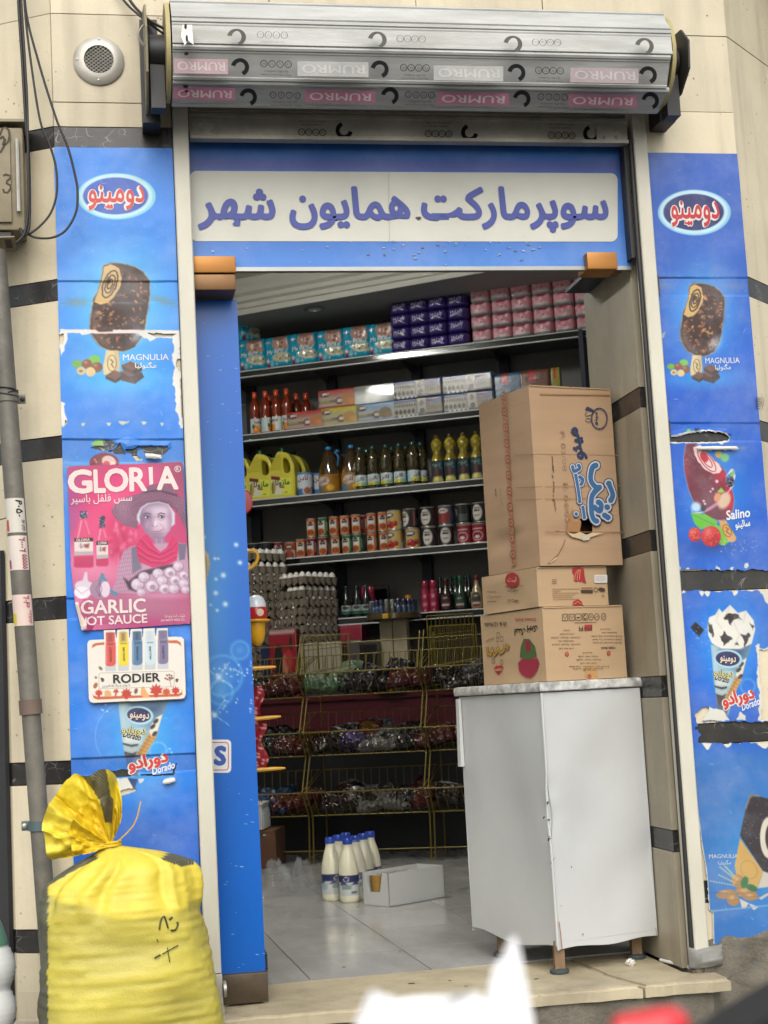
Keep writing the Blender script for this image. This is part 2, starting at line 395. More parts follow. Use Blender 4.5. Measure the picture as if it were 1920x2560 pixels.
P2L=(P1L[0]-.9*math.cos(R2D(58)),P1L[1]+.9*math.sin(R2D(58)))
PR=(1.148,0);PR1=(1.148+.9*math.cos(R2D(43)),.9*math.sin(R2D(43)))
wallseg(P2L,P1L,GZ,3.9,BT,1,hj=(2.87,2.3,1.4))
wallseg(P1L,P0,GZ,3.9,BT,1,hj=(2.87,.09,.02))
wallseg(P0,(-.603,0),GZ,2.60,BT,1)
wallseg(P0,(-.30,0),2.60,3.9,[],1,hj=(2.87,3.35))
wallseg((-.30,0),(.55,0),2.60,3.9,[],1,joints=(.45,),hj=(2.87,3.35))
wallseg((.55,0),PR,2.60,3.9,[],1,hj=(2.85,3.35))
wallseg((.812,0),PR,GZ,2.60,BT[1:],1,mat=CREAM)
wallseg(PR,PR1,GZ,3.9,BT[1:],1,joints=(.31,),hj=(2.85,3.35))
# door reveals
JB=[1.739,1.297,.857,.401]
wallseg((.79,.53),(.79,.055),0.003,2.16,JB,1,mat=CREAM2,depth=.02)
wallseg((-.585,.055),(-.585,.30),0.003,2.60,JB,1,mat=CREAM2,depth=.02)
core=MB()
def corewall(A,B,z0,z1,t=.28,off=.031):
    A=np.array([A[0],A[1],0.]);B=np.array([B[0],B[1],0.]);d=B-A;d /= np.linalg.norm(d);out=np.array([d[1],-d[0],0])
    core.prism([(q[0],q[1],z0) for q in (A-out*off,B-out*off,B-out*(off+t),A-out*(off+t))],(0,0,z1-z0))
corewall(P2L,P1L,GZ,3.9);corewall(P1L,P0,GZ,3.9);corewall((-.95,0),(-.606,0),GZ,3.9)
corewall((.811,0),PR,GZ,3.9);corewall(PR,PR1,GZ,3.9);corewall((-.606,0),(.811,0),2.60,3.9)
part('wall_core',core,MORTAR,bld)

# ------------------------------------------------------------------ inside the shop
TH=R2D(27.5);SE=np.array([math.cos(TH),-math.sin(TH),0.]);SN=np.array([-math.sin(TH),-math.cos(TH),0.]);SO=np.array([.632,4.4295,0.])
def sh(s,d,z=0.0):return SO+SE*s-SN*d+np.array([0,0,z])  # s along the shelf, d behind its front edge
bk=.44
iw=MB();a,b=sh(-2.7,bk),sh(2.1,bk)
iw.prism([a,b,b-SN*.1,a-SN*.1],(0,0,3.5));struct('back_wall',iw,DARKWALL)
iw=MB();iw.prism([(-1.45,.32,0),(-1.35,.32,0),(-1.35,6.6,0),(-1.45,6.6,0)],(0,0,3.5));iw.prism([(2.25,.55,0),(2.35,.55,0),(2.35,4.2,0),(2.25,4.2,0)],(0,0,3.5))
iw.prism([(-1.35,.315,0),(-.62,.315,0),(-.62,.345,0),(-1.35,.345,0)],(0,0,3.5));iw.prism([(.815,.535,0),(2.25,.535,0),(2.25,.565,0),(.815,.565,0)],(0,0,3.5));iw.prism([(-.62,.33,2.62),(.83,.33,2.62),(.83,.36,2.62),(-.62,.36,2.62)],(0,0,.9))
iw.prism([(.80,.50,2.17),(.83,.50,2.17),(.83,.56,2.17),(.80,.56,2.17)],(0,0,.5))
struct('interior_wall',iw,WHITEWALL)
CEILM=M('ceiling_paint',(.68,.68,.62,1),rough=.8,var=.04);SOFF=M('soffit_paint',(.26,.27,.27,1),rough=.6,var=.08)
cl=MB();cl.box((.45,3.45,3.36),(3.9,6.9,.08));struct('ceiling',cl,CEILM)
ang=R2D(-35);ce=np.array([math.cos(ang),math.sin(ang),0]);cn=np.array([math.sin(ang),-math.cos(ang),0]);c0=onZ(760,757,3.145)
sf=MB();q=[c0-ce*1.9,c0+ce*1.9,c0+ce*1.9-cn*1.5,c0-ce*1.9-cn*1.5];sf.prism([(p[0],p[1],3.146) for p in q],(0,0,.1));struct('soffit',sf,SOFF)
co=MB();prof=[(0,3.135),(.012,3.135),(.014,3.165),(.03,3.17),(.032,3.195),(.055,3.205),(.06,3.23),(.085,3.245),(.10,3.285),(.12,3.32),(0,3.32)]
for k in (0,):
    V=[c0-ce*1.9+cn*x+np.array([0,0,z-c0[2]]) for x,z in prof];co.prism(V,ce*3.8)
struct('cornice',co,CEILM)
dl=thing('downlight','unlit round recessed downlight in the dark soffit above the diaper packs','ceiling light',onZ(786,771,3.145))
p=onZ(786,771,3.145)
mb=MB();mb.lathe([(.050,0),(.062,-.004),(.062,-.008),(.045,-.008),(.040,0)],p,24);part('rim',mb,M('chrome',(.75,.75,.75,1),rough=.25,metal=1,var=0),dl,40)
mb=MB();mb.lathe([(.001,-.001),(.040,-.001),(.040,.0),(.001,.0)],p,20);part('lens',mb,M('dull_lens',(.45,.45,.42,1),rough=.3,var=0),dl)
# floor
gr=MB();gr.box((.45,3.45,-.045),(3.8,6.9,.06));gr.box((.11,.20,-.05),(1.44,.40,.06));fl=struct('shop_floor',gr,M('grout',(.10,.095,.085,1),rough=.9))
fa0=R2D(2.1);fx=np.array([math.cos(fa0),math.sin(fa0),0]);fy=np.array([-math.sin(fa0),math.cos(fa0),0]);fo=np.array([.113,.405,0])
TW,TD=.375,.445;tmesh={}
for i in range(-4,6):
    for j in range(0,11):
        w0,w1,d0,d1=i*TW,(i+1)*TW,j*TD,(j+1)*TD
        cc=fo+fx*(w0+w1)/2+fy*(d0+d1)/2
        if j==0 and not (-.56<cc[0]+.17 and cc[0]-.17<.82):continue
        if cc[1]>5.2 or (j>0 and (cc[0]<-1.2 or cc[0]>2.1)):continue
        k=(i*3+j*7) % 4
        mb=MB();g=.0016;cs=[fo+fx*u+fy*v for u,v in ((w0+g,d0+g),(w1-g,d0+g),(w1-g,d1-g),(w0+g,d1-g))]
        mb.prism([(c[0],c[1],-.012+random.uniform(-.0006,.0004)) for c in cs],(0,0,.012));part('tile',mb,FLOORT,fl)
# doorstep: two stone slabs on a concrete riser
stp=MB();stp.prism([(-.62,.01,GZ),(-.60,-.055,GZ),(.05,-.085,GZ),(.40,-.10,GZ),(.82,-.10,GZ),(.86,-.05,GZ),(.86,.36,GZ),(-.62,.36,GZ)],(0,0,-.034-GZ))
ds_=struct('doorstep',stp,CONC)
def slab(pts,bev=.008):
    n=26;bm=bmesh.new();vs_=[bm.verts.new((x,y,-.034)) for x,y in pts];f=bm.faces.new(vs_);r=bmesh.ops.extrude_face_region(bm,geom=[f])
    up=[e for e in r['geom'] if isinstance(e,bmesh.types.BMVert)];bmesh.ops.translate(bm,verts=up,vec=(0,0,.034))
    bmesh.ops.recalc_face_normals(bm,faces=bm.faces[:])
    bmesh.ops.bevel(bm,geom=[e for e in bm.edges if all(v in up for v in e.verts)],offset=bev,segments=3,affect='EDGES')
    bm.verts.index_update();mb=MB();mb.add([v.co[:] for v in bm.verts],[tuple(v.index for v in f.verts) for f in bm.faces]);bm.free();return mb
edge=lambda x:-.075-.055*(x+.5)*.75+.004*math.sin(x*37)+.003*math.sin(x*91)
xs=list(np.linspace(-.64,.605,30));A_=[(x,edge(x)) for x in xs]+[(.59,-.06),(.572,.02),(.56,.08),(.545,.40),(-.555,.43),(-.555,.01),(-.64,.01)]
part('step_slab',slab(A_),STEPM,ds_)
xs=list(np.linspace(.614,.865,10));B_=[(x,edge(x)+.004) for x in xs]+[(.868,-.02),(.80,.01),(.787,.03),(.787,.41),(.553,.405),(.567,.08),(.58,.02),(.598,-.06)]
part('step_slab',slab(B_),STEPM,ds_)
# rough concrete footing of the right wall
bm=MB();nx,nz=60,26;xs=np.linspace(.83,1.9,nx);P=np.zeros((nz,nx,3))
for j in range(nz):
    for i in range(nx):
        x=xs[i];yb=0 if x<1.148 else (x-1.148)*math.tan(R2D(43));t=j/(nz-1)
        P[j,i]=(x,yb-.012-.09*t**2,.10-t*.36)
P[:,:,1]+=(vnoise((nz,nx),3,5)-.5)*.02+(vnoise((nz,nx),1.5,6)-.5)*.014;P[0,:,2]+=(vnoise((1,nx),4,8)[0]-.5)*.05;P[0,:,1]+=.02
bm.grid(P);part('concrete_footing',bm,CONC,bld,60)
bm=MB();nx=40;xs=np.linspace(-1.13,-.55,nx);P=np.zeros((nz,nx,3))
for j in range(nz):
    for i in range(nx):
        x=xs[i];yb=0 if x>-.943 else (-.943-x)*math.tan(R2D(29));t=j/(nz-1);P[j,i]=(x,yb-.008-.05*t**2,.02-t*.27)
P[:,:,1]+=(vnoise((nz,nx),3,15)-.5)*.012;P[0,:,1]+=.02
bm.grid(P);part('concrete_footing',bm,GREYST,bld,60)
# ================================================================== ROLLER SHUTTER, SIGN, DOOR PANEL
ALU=M('slat_aluminium',S(208,210,206),rough=.55,metal=.1,spec=.25,var=.22,vs=7,bump=.14,bs=30,dirt=.45,ds=5,dcol=(.26,.23,.18,1),stretch=(.5,3,3),rvar=.12)
ALUD=M('dusty_aluminium',S(172,162,142),rough=.7,metal=.0,spec=.2,var=.3,vs=8,bump=.15,bs=45,dirt=.9,ds=8,dcol=(.62,.60,.55,1),stretch=(.7,2,2))
STEEL=M('dull_steel',S(206,202,188),rough=.45,metal=.6,var=.2,vs=8,dirt=.4,ds=6)
BLACKP=M('black_plastic',(.018,.018,.018,1),rough=.5,var=.2)
PRINT=M('print',attr=True,rough=.45,var=.05,vs=20)
PRINTD=M('worn_print',attr=True,rough=.75,spec=.2,var=.2,vs=14)
RAILM=M('painted_rail',S(228,224,205),rough=.4,var=.08,vs=6,dirt=.35,ds=5,dcol=(.30,.27,.20,1),stretch=(1,1,.35))
BLK=S(22,22,24)
shut=thing('roller_shutter','rolled up aluminium roller shutter above the shop sign, its protective film still on','roller shutter',(.10,-.17,2.4))
RC=onY(1030,147,-.17);RR=.146
x0=onY(431,140,-.28)[0];x1=onY(1672,150,-.28)[0]
ths=[93,55,17,-14,-53,-97,-135,-173,-220]
vt=[np.array([0,RC[1]-RR*math.cos(R2D(t)),RC[2]+RR*math.sin(R2D(t))]) for t in ths]
facet=[]
for k in range(len(vt)):
    a,b=vt[k],vt[(k+1) % len(vt)];L=np.linalg.norm(b-a);d=(b-a)/L;nrm=np.array([0,d[2],-d[1]])
    mid=(a+b)/2-np.array([0,RC[1],RC[2]]);nrm=nrm if np.dot(nrm,mid)>0 else -nrm
    pr=[(0,0),(.004,.0045),(.011,.0045),(.013,.0006),(.018,.0022),(.022,.0004),(L-.013,.0004),(L-.011,.003),(L-.004,.003),(L-.002,-.004)]
    mb=MB();poly=[a+d*t+nrm*h for t,h in pr]+[b-nrm*.008,a-nrm*.008]
    mb.prism([(x0,p[1],p[2]) for p in poly],(x1-x0+random.uniform(-.006,.006),0,0))
    part('slat',mb,ALUD if k==0 else ALU,shut);facet.append(Pl((0,*((a+b)/2+nrm*.0010)[1:]),nrm))
# descending curtain and bottom bar inside the rails
mb=MB();mb.box((.118,-.012,2.625),(1.33,.016,.085));part('slat',mb,ALU,shut)
zb0,zb1=onY(1000,354,-.02)[2],onY(1000,292,-.02)[2]
bar=MB();bar.prism([(-.552,y,z) for y,z in ((-.018,zb0),(-.030,zb0),(-.030,zb0+.010),(-.020,zb0+.012),(-.020,zb1-.012),(-.028,zb1-.010),(-.028,zb1),(-.014,zb1),(-.010,zb1+.01),(.004,zb1+.01),(.004,zb0))],(1.338,0,0));part('bottom_bar',bar,STEEL,shut)
barp=Pl((0,-.0202,0),(0,-1,0))
for (xa,ya,xb,yb) in ((480,301,545,338),(1490,318,1553,354)):
    mb=MB();A,B=onY(xa,ya,-.024),onY(xb,yb,-.024);xm,zm=(A+B)[0]/2,(A+B)[2]/2;w,h=abs(B-A)[0],abs(B-A)[2]
    pts=[(A[0],B[2]),(B[0]-.01,B[2]),(B[0],B[2]+h*.3),(B[0],A[2]-h*.3),(B[0]-.012,A[2]),(A[0],A[2])]
    mb.prism([(x,-.021,z) for x,z in pts],(0,-.006,0));br=part('latch_plate',mb,STEEL,shut)
    for u in (.3,.8):
        for v in (.25,.75):
            mb=MB();p=(A[0]+w*u,-.027,B[2]+h*v);mb.lathe([(.006,0),(.0055,.002),(.003,.004),(.0005,.0045)],(0,0,0),10)
            Vv=mb.v[0].copy();mb.v[0]=np.stack([p[0]+Vv[:,0],p[1]-Vv[:,2],p[2]+Vv[:,1]],1);part('rivet',mb,STEEL,br,40)
# drum end discs and bracket plates
CASTY=M('yellowed_plastic',S(196,182,128),rough=.6,var=.15)
for xx,dirx in ((x0-.004,-1),(x1+.004,1)):
    mb=MB();mb.cyl((xx,RC[1],RC[2]),(xx+.012*dirx,RC[1],RC[2]),.139,.137,18);part('drum_disc',mb,CASTY,shut,40)
    mb=MB();mb.cyl((xx+.012*dirx,RC[1],RC[2]),(xx+.055*dirx,RC[1],RC[2]),.052,.05,16);mb.box((xx+.035*dirx,RC[1],RC[2]-.09),(.04,.05,.16));part('drum_bearing',mb,BLACKP,shut,40)
    px=xx+.062*dirx
    if dirx<0:prof=[(.0,.155),(-.09,.16),(-.23,.115),(-.275,.03),(-.25,-.09),(-.16,-.15),(.0,-.155)]
    else:prof=[(.0,.06),(-.12,.095),(-.22,.085),(-.27,.03),(-.26,-.05),(-.18,-.10),(.0,-.10)]
    mb=MB();mb.prism([(px,y-.004,RC[2]+z) for y,z in prof],(.006*dirx,0,0));bp=part('bracket_plate',mb,M('bracket_paint',(.035,.033,.03,1) if dirx>0 else S(120,112,88),rough=.5,var=.3,dirt=.4),shut) if False else part('bracket_plate',mb,M('bracket_dark' if dirx>0 else 'bracket_grey',(.03,.03,.028,1) if dirx>0 else S(150,142,112),rough=.5,var=.25,vs=9,dirt=.4),shut)
    if dirx>0:
        for zz in (.035,-.05):
            mb=MB();mb.box((px+.0065,-.20,RC[2]+zz),(.002,.035,.012));part('slot',mb,M('slot_light',S(225,220,205),var=0),bp)
    mb=MB();mb.box((px-.01*dirx,-.05,RC[2]-(.02 if dirx<0 else .045)),(.05,.09,.31 if dirx<0 else .21));part('bearing_block',mb,BLACKP,shut)
mb=MB();t=np.linspace(0,math.pi,12);mb.tube([(x0-.075-.014*math.sin(a),-.24,RC[2]+.05-.06*(a/math.pi)) for a in t],.004,6);part('handle_loop',mb,STEEL,shut,60)
# printed film on the slats
c1=crop(0,0,1.728);c2=crop(960,0,1.728)
fp=MB();GR=S(120,124,122)
def cmark(pl,c,r,col,mb=None,flip=False):
    pl.ell(mb or fp,c,r,r,col,w=r*.62,a0=(-170 if not flip else 10),a1=(70 if not flip else 250),lift=.0011,n=22)
def icons(pl,xa,ya,xb,yb,r,col,up=False):
    for i in range(4):
        x=xa+(xb-xa)*i/3;y=ya+(yb-ya)*i/3
        pl.ell(fp,(x,y),r,r,col,w=2.0,n=14,lift=.0011)
        if i==0:pl.text(fp,'CE' if up else 'ISO',(x+r*.55*(1 if not up else -1),y+(r*.35 if up else -r*.35)),(x-r*.55*(1 if not up else -1),y+(r*.35 if up else -r*.35)),r*.8,col,lift=.0011)
        elif i==3:pl.text(fp,'CE' if not up else 'ISO',(x+r*.55*(1 if not up else -1),y+(r*.35 if up else -r*.35)),(x-r*.55*(1 if not up else -1),y+(r*.35 if up else -r*.35)),r*.8,col,lift=.0011)
        else:
            pl.line(fp,[(x-r*.4,y+r*.3),(x,y-r*.5),(x+r*.4,y+r*.3)],1.6,col,lift=.0011,closed=True)
    sgn=1 if up else -1;yy=(ya+yb)/2-sgn*r*2.2 if up else (ya+yb)/2+r*2.0;dx=(xb-xa)*.62;xm=(xa+xb)/2;sl=(yb-ya)/max(xb-xa,1)
    for k,tx in enumerate(('Please remove the protective','tape after installation')):
        w=dx*(1 if k==0 else .8);y=(yy-r*1.0+k*r*1.05) if up else (yy+r*1.05-k*r*1.05)
        a,b=(xm-w,y-w*sl),(xm+w,y+w*sl)
        pl.text(fp,tx,a if up else b,b if up else a,r*.62,col,lift=.0011,res=1)
def rumro(pl,x0_,y0_,x1_,y1_,h,bg,fg):
    sl=(y1_-y0_)/(x1_-x0_)
    pl.poly(fp,[(x0_,y0_-h/2),(x1_,y1_-h/2),(x1_,y1_+h/2),(x0_,y0_+h/2)],bg,lift=.0007)
    m=(x1_-x0_)*.06;yb=lambda x:y0_+sl*(x-x0_)-h*.27
    pl.text(fp,'RUMRO',(x1_-m,yb(x1_-m)),(x0_+m,yb(x0_+m)),h*.60,fg,lift=.0011,bold=.012,nb=4)
PINK=S(186,122,146);PK2=S(192,164,168);FG=S(212,204,202);G2=S(160,160,156)
F2,F3,F4=facet[1],facet[2],facet[3]
for c_ in (c1(1037,290),c1(1640,300),c2(572,315),c2(1140,325)):cmark(F3,c_,17.5,BLK)
for c_ in (c1(1022,160),c1(1630,172),c2(557,190),c2(1125,200)):cmark(F2,c_,18,S(96,92,86))
for c_ in (c1(1072,420),c2(25,415),c2(595,428),c2(1150,436)):cmark(F4,c_,17,BLK)
for a,b in ((c1(1140,275),c1(1245,278)),(c2(85,292),c2(182,294)),(c2(668,304),c2(762,306))):icons(F3,*a,*b,8.3,S(60,60,60))
for a,b in ((c1(1125,150),c1(1228,152)),(c2(70,167),c2(165,169)),(c2(655,182),c2(750,184))):icons(F2,*a,*b,8.3,S(128,124,116))
for a,b in ((c1(1180,410),c1(1285,413)),(c2(105,408),c2(205,411)),(c2(678,418),c2(780,421))):icons(F4,*a,*b,7.6,S(70,66,66))
rumro(F3,*c1(752,284),*c1(985,288),37,PK2,FG);rumro(F3,*c1(1285,296),*c1(1592,301),37,S(182,182,178),S(202,204,200))
rumro(F3,*c2(215,314),*c2(515,319),37,S(182,182,178),S(202,204,200));rumro(F3,*c2(805,323),*c2(1100,328),37,S(172,158,160),S(192,188,184))
rumro(F4,*c1(752,402),*c1(1015,407),30,PINK,FG);rumro(F4,*c1(1320,414),*c1(1620,420),30,PINK,FG)
rumro(F4,*c2(232,424),*c2(540,430),30,PINK,FG);rumro(F4,*c2(800,432),*c2(1092,438),30,PINK,FG)
for c_ in (c1(1487,563),c2(370,572),c2(897,577)):cmark(barp,c_,16.5,BLK,flip=True)
for a,b in ((c1(1303,570),c1(1394,572)),(c2(192,577),c2(280,579)),(c2(723,584),c2(812,586))):icons(barp,*a,*b,8,S(70,68,64),up=True)
stuff(part('printed_film',fp,PRINTD,shut))
mb=MB()  # whitish drip of paint down the left of the roll
for pl,pts in ((facet[0],[(452,20),(478,20),(480,52),(470,55),(456,48)]),(F2,[(456,62),(480,62),(484,112),(470,100),(462,114),(452,90)])):
    pl.poly(mb,pts,S(238,236,228),lift=.0014)
for x,y,w,h in ((462,26,6,9),(464,66,7,14),(467,96,6,18),(466,134,12,10),(464,216,14,8),(466,228,10,6)):
    (facet[0] if y<55 else F2 if y<118 else F3 if y<205 else F4).ell(mb,(x,y),w/2,h/2,S(50,48,46),lift=.002,n=10)
stuff(part('paint_drip',mb,PRINTD,shut))
# guide rails
for side,xa,xb,zb in (('l',-.602,-.557,.115),('r',.803,.846,.05)):
    mb=MB();xm=(xa+xb)/2
    mb.prism([(xa,.03,zb),(xa,-.026,zb),(xa+.003,-.029,zb),(xb-.003,-.029,zb),(xb,-.026,zb),(xb,-.016,zb),(xb-.004 if side=='l' else xb,-.012,zb),(xb,.03,zb)],(0,0,2.60-zb))
    rl=part('guide_rail',mb,RAILM,shut)
    if side=='r':
        mb=MB();z=np.linspace(.01,2.5,30);mb.tube([(.797+.004*math.sin(t*2.1)*(1 if t<1 else .3),-.016,t) for t in z],.0075,8);part('rubber_seal',mb,BLACKP,rl,60)
        for zt in (2.07,1.62,1.165):
            mb=MB();mb.box((.8455,-.0135,zt-.03),(.016,.012,.062));part('band_end',mb,BLACKST,rl)  # ends of the black marble bands showing beside the rail
    else:
        mb=MB();mb.box((xm,-.003,.055),(.05,.05,.115),bev=.004);mb.cyl((xb+.004,-.02,.07),(xb+.012,-.02,.07),.022,.022,14);part('rail_foot',mb,STEEL,rl,40)
# ------------------------------------------------------------------ sign panel
sign=thing('shop_sign','blue supermarket name board with a white field and large purple lettering over the doorway','sign',(.11,.05,2.1))
SY=.04;A,B,Cc=onY(463,358,SY),onY(1562,372,SY),onY(466,671,SY)
zt,zbm=2.53,onY(1000,668,SY)[2];xl,xr=-.556,.79
cv=Canvas((xl,SY,zt),(xr,SY,zt),(xl,SY,zbm),.006,(52,126,220));
cv.put(np.clip((470-cv.Y)/150,0,1),(44,108,192),.8);cv.put(np.exp(-((cv.Y-412-(cv.X-500)*.006)/16)**2),(92,92,178),.75)  # blue darkened upward, painting in the shade of the shutter roll
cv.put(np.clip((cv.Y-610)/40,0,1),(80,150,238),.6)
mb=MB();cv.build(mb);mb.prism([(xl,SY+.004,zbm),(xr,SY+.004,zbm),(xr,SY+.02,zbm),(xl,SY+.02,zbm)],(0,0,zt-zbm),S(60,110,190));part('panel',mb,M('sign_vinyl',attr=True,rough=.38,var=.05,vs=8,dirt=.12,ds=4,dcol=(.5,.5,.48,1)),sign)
sp=Pl((0,SY,0),(0,-1,0));sp.zk=.00014;mb=MB();ft=[]
for (cx,cy,a0) in ((492,444,180),(1527,450,270),(1527,587,0),(494,586,90)):
    for k in range(7):a=R2D(a0+15*k);ft.append((cx+17*math.cos(a),cy+17*math.sin(a)))
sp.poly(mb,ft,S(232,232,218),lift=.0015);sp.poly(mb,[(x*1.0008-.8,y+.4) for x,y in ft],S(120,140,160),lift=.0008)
part('white_field',mb,M('sign_white',attr=True,rough=.42,var=.08,vs=5,dirt=.12,ds=3,dcol=(.4,.38,.30,1)),sign)
mb=MB();TXC=S(74,88,176)
sp.text(mb,fa('سوپرمارکت'),(1057,546),(1523,546),84,TXC,lift=.003,bold=.034);sp.text(mb,fa('همایون'),(727,546),(1027,546),84,TXC,lift=.003,bold=.034);sp.text(mb,fa('شهر'),(497,546),(690,546),78,TXC,lift=.003,bold=.034)
sp.line(mb,[(1080,541),(1122,541)],17,TXC,lift=.0032);stuff(part('lettering',mb,PRINT,sign))
mb=MB();rr=random.Random(3)
for k in range(46):
    x,y=rr.choice([rr.uniform(930,1330),rr.uniform(480,1500)]),rr.choice([rr.uniform(600,640),rr.uniform(590,665)]);r=rr.uniform(1.2,5)
    sp.poly(mb,[(x+r*rr.uniform(.5,1.5)*math.cos(a),y+r*.6*rr.uniform(.4,1.4)*math.sin(a)) for a in np.linspace(0,6.28,7)[:-1]],rr.choice([S(190,205,220),S(150,175,190),S(120,130,130)]),lift=.0035)
sp.poly(mb,[(1038,543),(1050,541),(1054,545),(1048,550),(1042,547)],S(70,60,50),lift=.0045);sp.line(mb,[(972,430),(972,500),(974,600)],1.2,S(190,190,178),lift=.0035)
stuff(part('scuffs',mb,PRINT,sign))
mb=MB();mb.box((.118,.045,zbm-.006),(1.34,.022,.012));part('bottom_trim',mb,M('trim_metal',S(170,172,168),rough=.35,metal=.7),sign)
mb=MB();mb.box((.783,.02,2.34),(.012,.05,.42));part('side_trim',mb,BLACKP,sign)
# ------------------------------------------------------------------ blue glass side panel with brass fittings
BRASS=M('brushed_brass',S(186,126,56),rough=.4,metal=.45,var=.15,vs=9,stretch=(.4,4,4),dirt=.15)
BRASSD=M('darker_brass',S(140,100,58),rough=.4,metal=.45,var=.25,vs=9,dirt=.4)  # darker brass tone for the lower plate and the wall block
DY=.12;gd=thing('glass_door_panel','narrow blue film covered glass panel with brass corner fitting left of the doorway','door panel',(-.49,DY,0))
xl,xr,zt,zb=-.575,-.4235,2.04,.086
cv=Canvas((xl,DY,zt),(xr,DY,zt),(xl,DY,zb),.004,(16,104,204))
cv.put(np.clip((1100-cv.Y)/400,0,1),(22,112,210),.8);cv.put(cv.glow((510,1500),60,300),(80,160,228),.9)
r_=random.Random(5);c6=crop(0,1280,2.592)
cv.poly([c6(1310,230),c6(1350,270),c6(1362,340),c6(1335,460),c6(1318,640),c6(1290,640),c6(1290,230)],(196,176,130));cv.poly([c6(1310,250),c6(1338,300),c6(1340,400),c6(1310,480)],(150,128,90),2)
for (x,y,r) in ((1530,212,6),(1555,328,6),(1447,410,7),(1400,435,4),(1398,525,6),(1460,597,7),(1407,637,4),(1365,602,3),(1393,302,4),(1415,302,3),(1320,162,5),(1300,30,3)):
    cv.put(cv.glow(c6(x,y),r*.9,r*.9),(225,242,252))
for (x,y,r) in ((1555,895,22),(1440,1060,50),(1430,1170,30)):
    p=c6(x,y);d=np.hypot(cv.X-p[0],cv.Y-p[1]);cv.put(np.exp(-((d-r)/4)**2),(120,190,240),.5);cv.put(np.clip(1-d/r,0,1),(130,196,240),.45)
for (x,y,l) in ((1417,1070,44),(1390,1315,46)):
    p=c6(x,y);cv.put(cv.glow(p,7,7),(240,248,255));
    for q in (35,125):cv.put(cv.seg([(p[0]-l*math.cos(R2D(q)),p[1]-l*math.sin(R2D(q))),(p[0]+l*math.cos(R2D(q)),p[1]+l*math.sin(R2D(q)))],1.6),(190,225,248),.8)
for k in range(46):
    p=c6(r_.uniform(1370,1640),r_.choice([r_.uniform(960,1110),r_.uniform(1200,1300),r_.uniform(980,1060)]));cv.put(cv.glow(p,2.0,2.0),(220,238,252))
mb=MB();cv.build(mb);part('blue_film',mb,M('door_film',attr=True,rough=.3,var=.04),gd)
mb=MB();mb.box(((xl+xr)/2,DY+.007,(zt+zb)/2),(xr-xl,.012,zt-zb));part('glass',mb,M('green_glass',(.25,.35,.33,1),rough=.08,spec=.6,var=0),gd)
dp=Pl((0,DY,0),(0,-1,0));mb=MB()
def rrect(x0,y0,x1,y1,r):
    o=[]
    for cx,cy,a0 in ((x0+r,y0+r,180),(x1-r,y0+r,270),(x1-r,y1-r,0),(x0+r,y1-r,90)):
        for k in range(6):a=R2D(a0+18*k);o.append((cx+r*math.cos(a),cy+r*math.sin(a)))
    return o
dp.poly(mb,rrect(500,1849,578,1932,10),S(236,238,236),lift=.0008);dp.line(mb,rrect(500,1856,571,1925,8),2.2,S(200,90,80),lift=.0014,closed=True);dp.text(mb,'S',(537,1910),(565,1911),46,S(52,92,176),lift=.0014,bold=.05)
for k in range(40):
    x,y=r_.uniform(530,650),r_.choice([r_.uniform(800,1250),r_.uniform(1900,2440)]);x+=(y-1500)*.04-8;l=r_.uniform(1.5,9)
    dp.line(mb,[(x,y),(x+l,y-l*r_.uniform(-.2,.2))],r_.uniform(.7,1.8),S(150,200,240),lift=.001)
part('print',mb,PRINT,gd)
for (ya,yb_,mt_,yc) in ((640,681,BRASS,.006),(686,724,BRASSD,.010)):
    mb=MB();A=onY(474,ya,yc);B=onY(590,yb_,yc);mb.box(((A+B)[0]/2,yc+.062,(A+B)[2]/2),(abs(B-A)[0],.124,abs(B-A)[2]),bev=.003);part('brass_fitting',mb,mt_,gd,40)
mb=MB();mb.box((-.487,DY,.046),(.134,.05,.082),bev=.004);part('bottom_rail',mb,M('brown_rail',S(98,84,66),rough=.45,metal=.5,var=.3,vs=12,dirt=.5,ds=9),gd,40)
mb=MB();mb.cyl((-.43,DY,0.0),(-.43,DY,.01),.012,.012,10);mb.cyl((-.54,DY,0.0),(-.54,DY,.01),.012,.012,10);part('pivot',mb,STEEL,gd)
bf=thing('brass_clamp','brass glass clamp at the upper right corner of the doorway','clamp',onY(1505,670,.07));mb=MB();A=onY(1467,630,.005);B=onY(1545,672,.005)
mb.box(((A+B)[0]/2,.055,(A+B)[2]/2),(abs(B-A)[0],.10,abs(B-A)[2]),bev=.003);part('clamp_plate',mb,BRASS,bf,40);mb=MB();mb.box(((A+B)[0]/2+.05,.075,(A+B)[2]/2),(.05,.046,abs(B-A)[2]*.9));part('wall_block',mb,BRASSD,bf)
mb=MB();mb.prism([(.565,.30,2.135),(.80,.055,2.135),(.80,.30,2.135)],(0,0,.005));mb=MB();mb.box((.755,.30,2.155),(.09,.34,.012));struct('lintel_panel',mb,M('navy_panel',(.02,.03,.06,1),rough=.5))
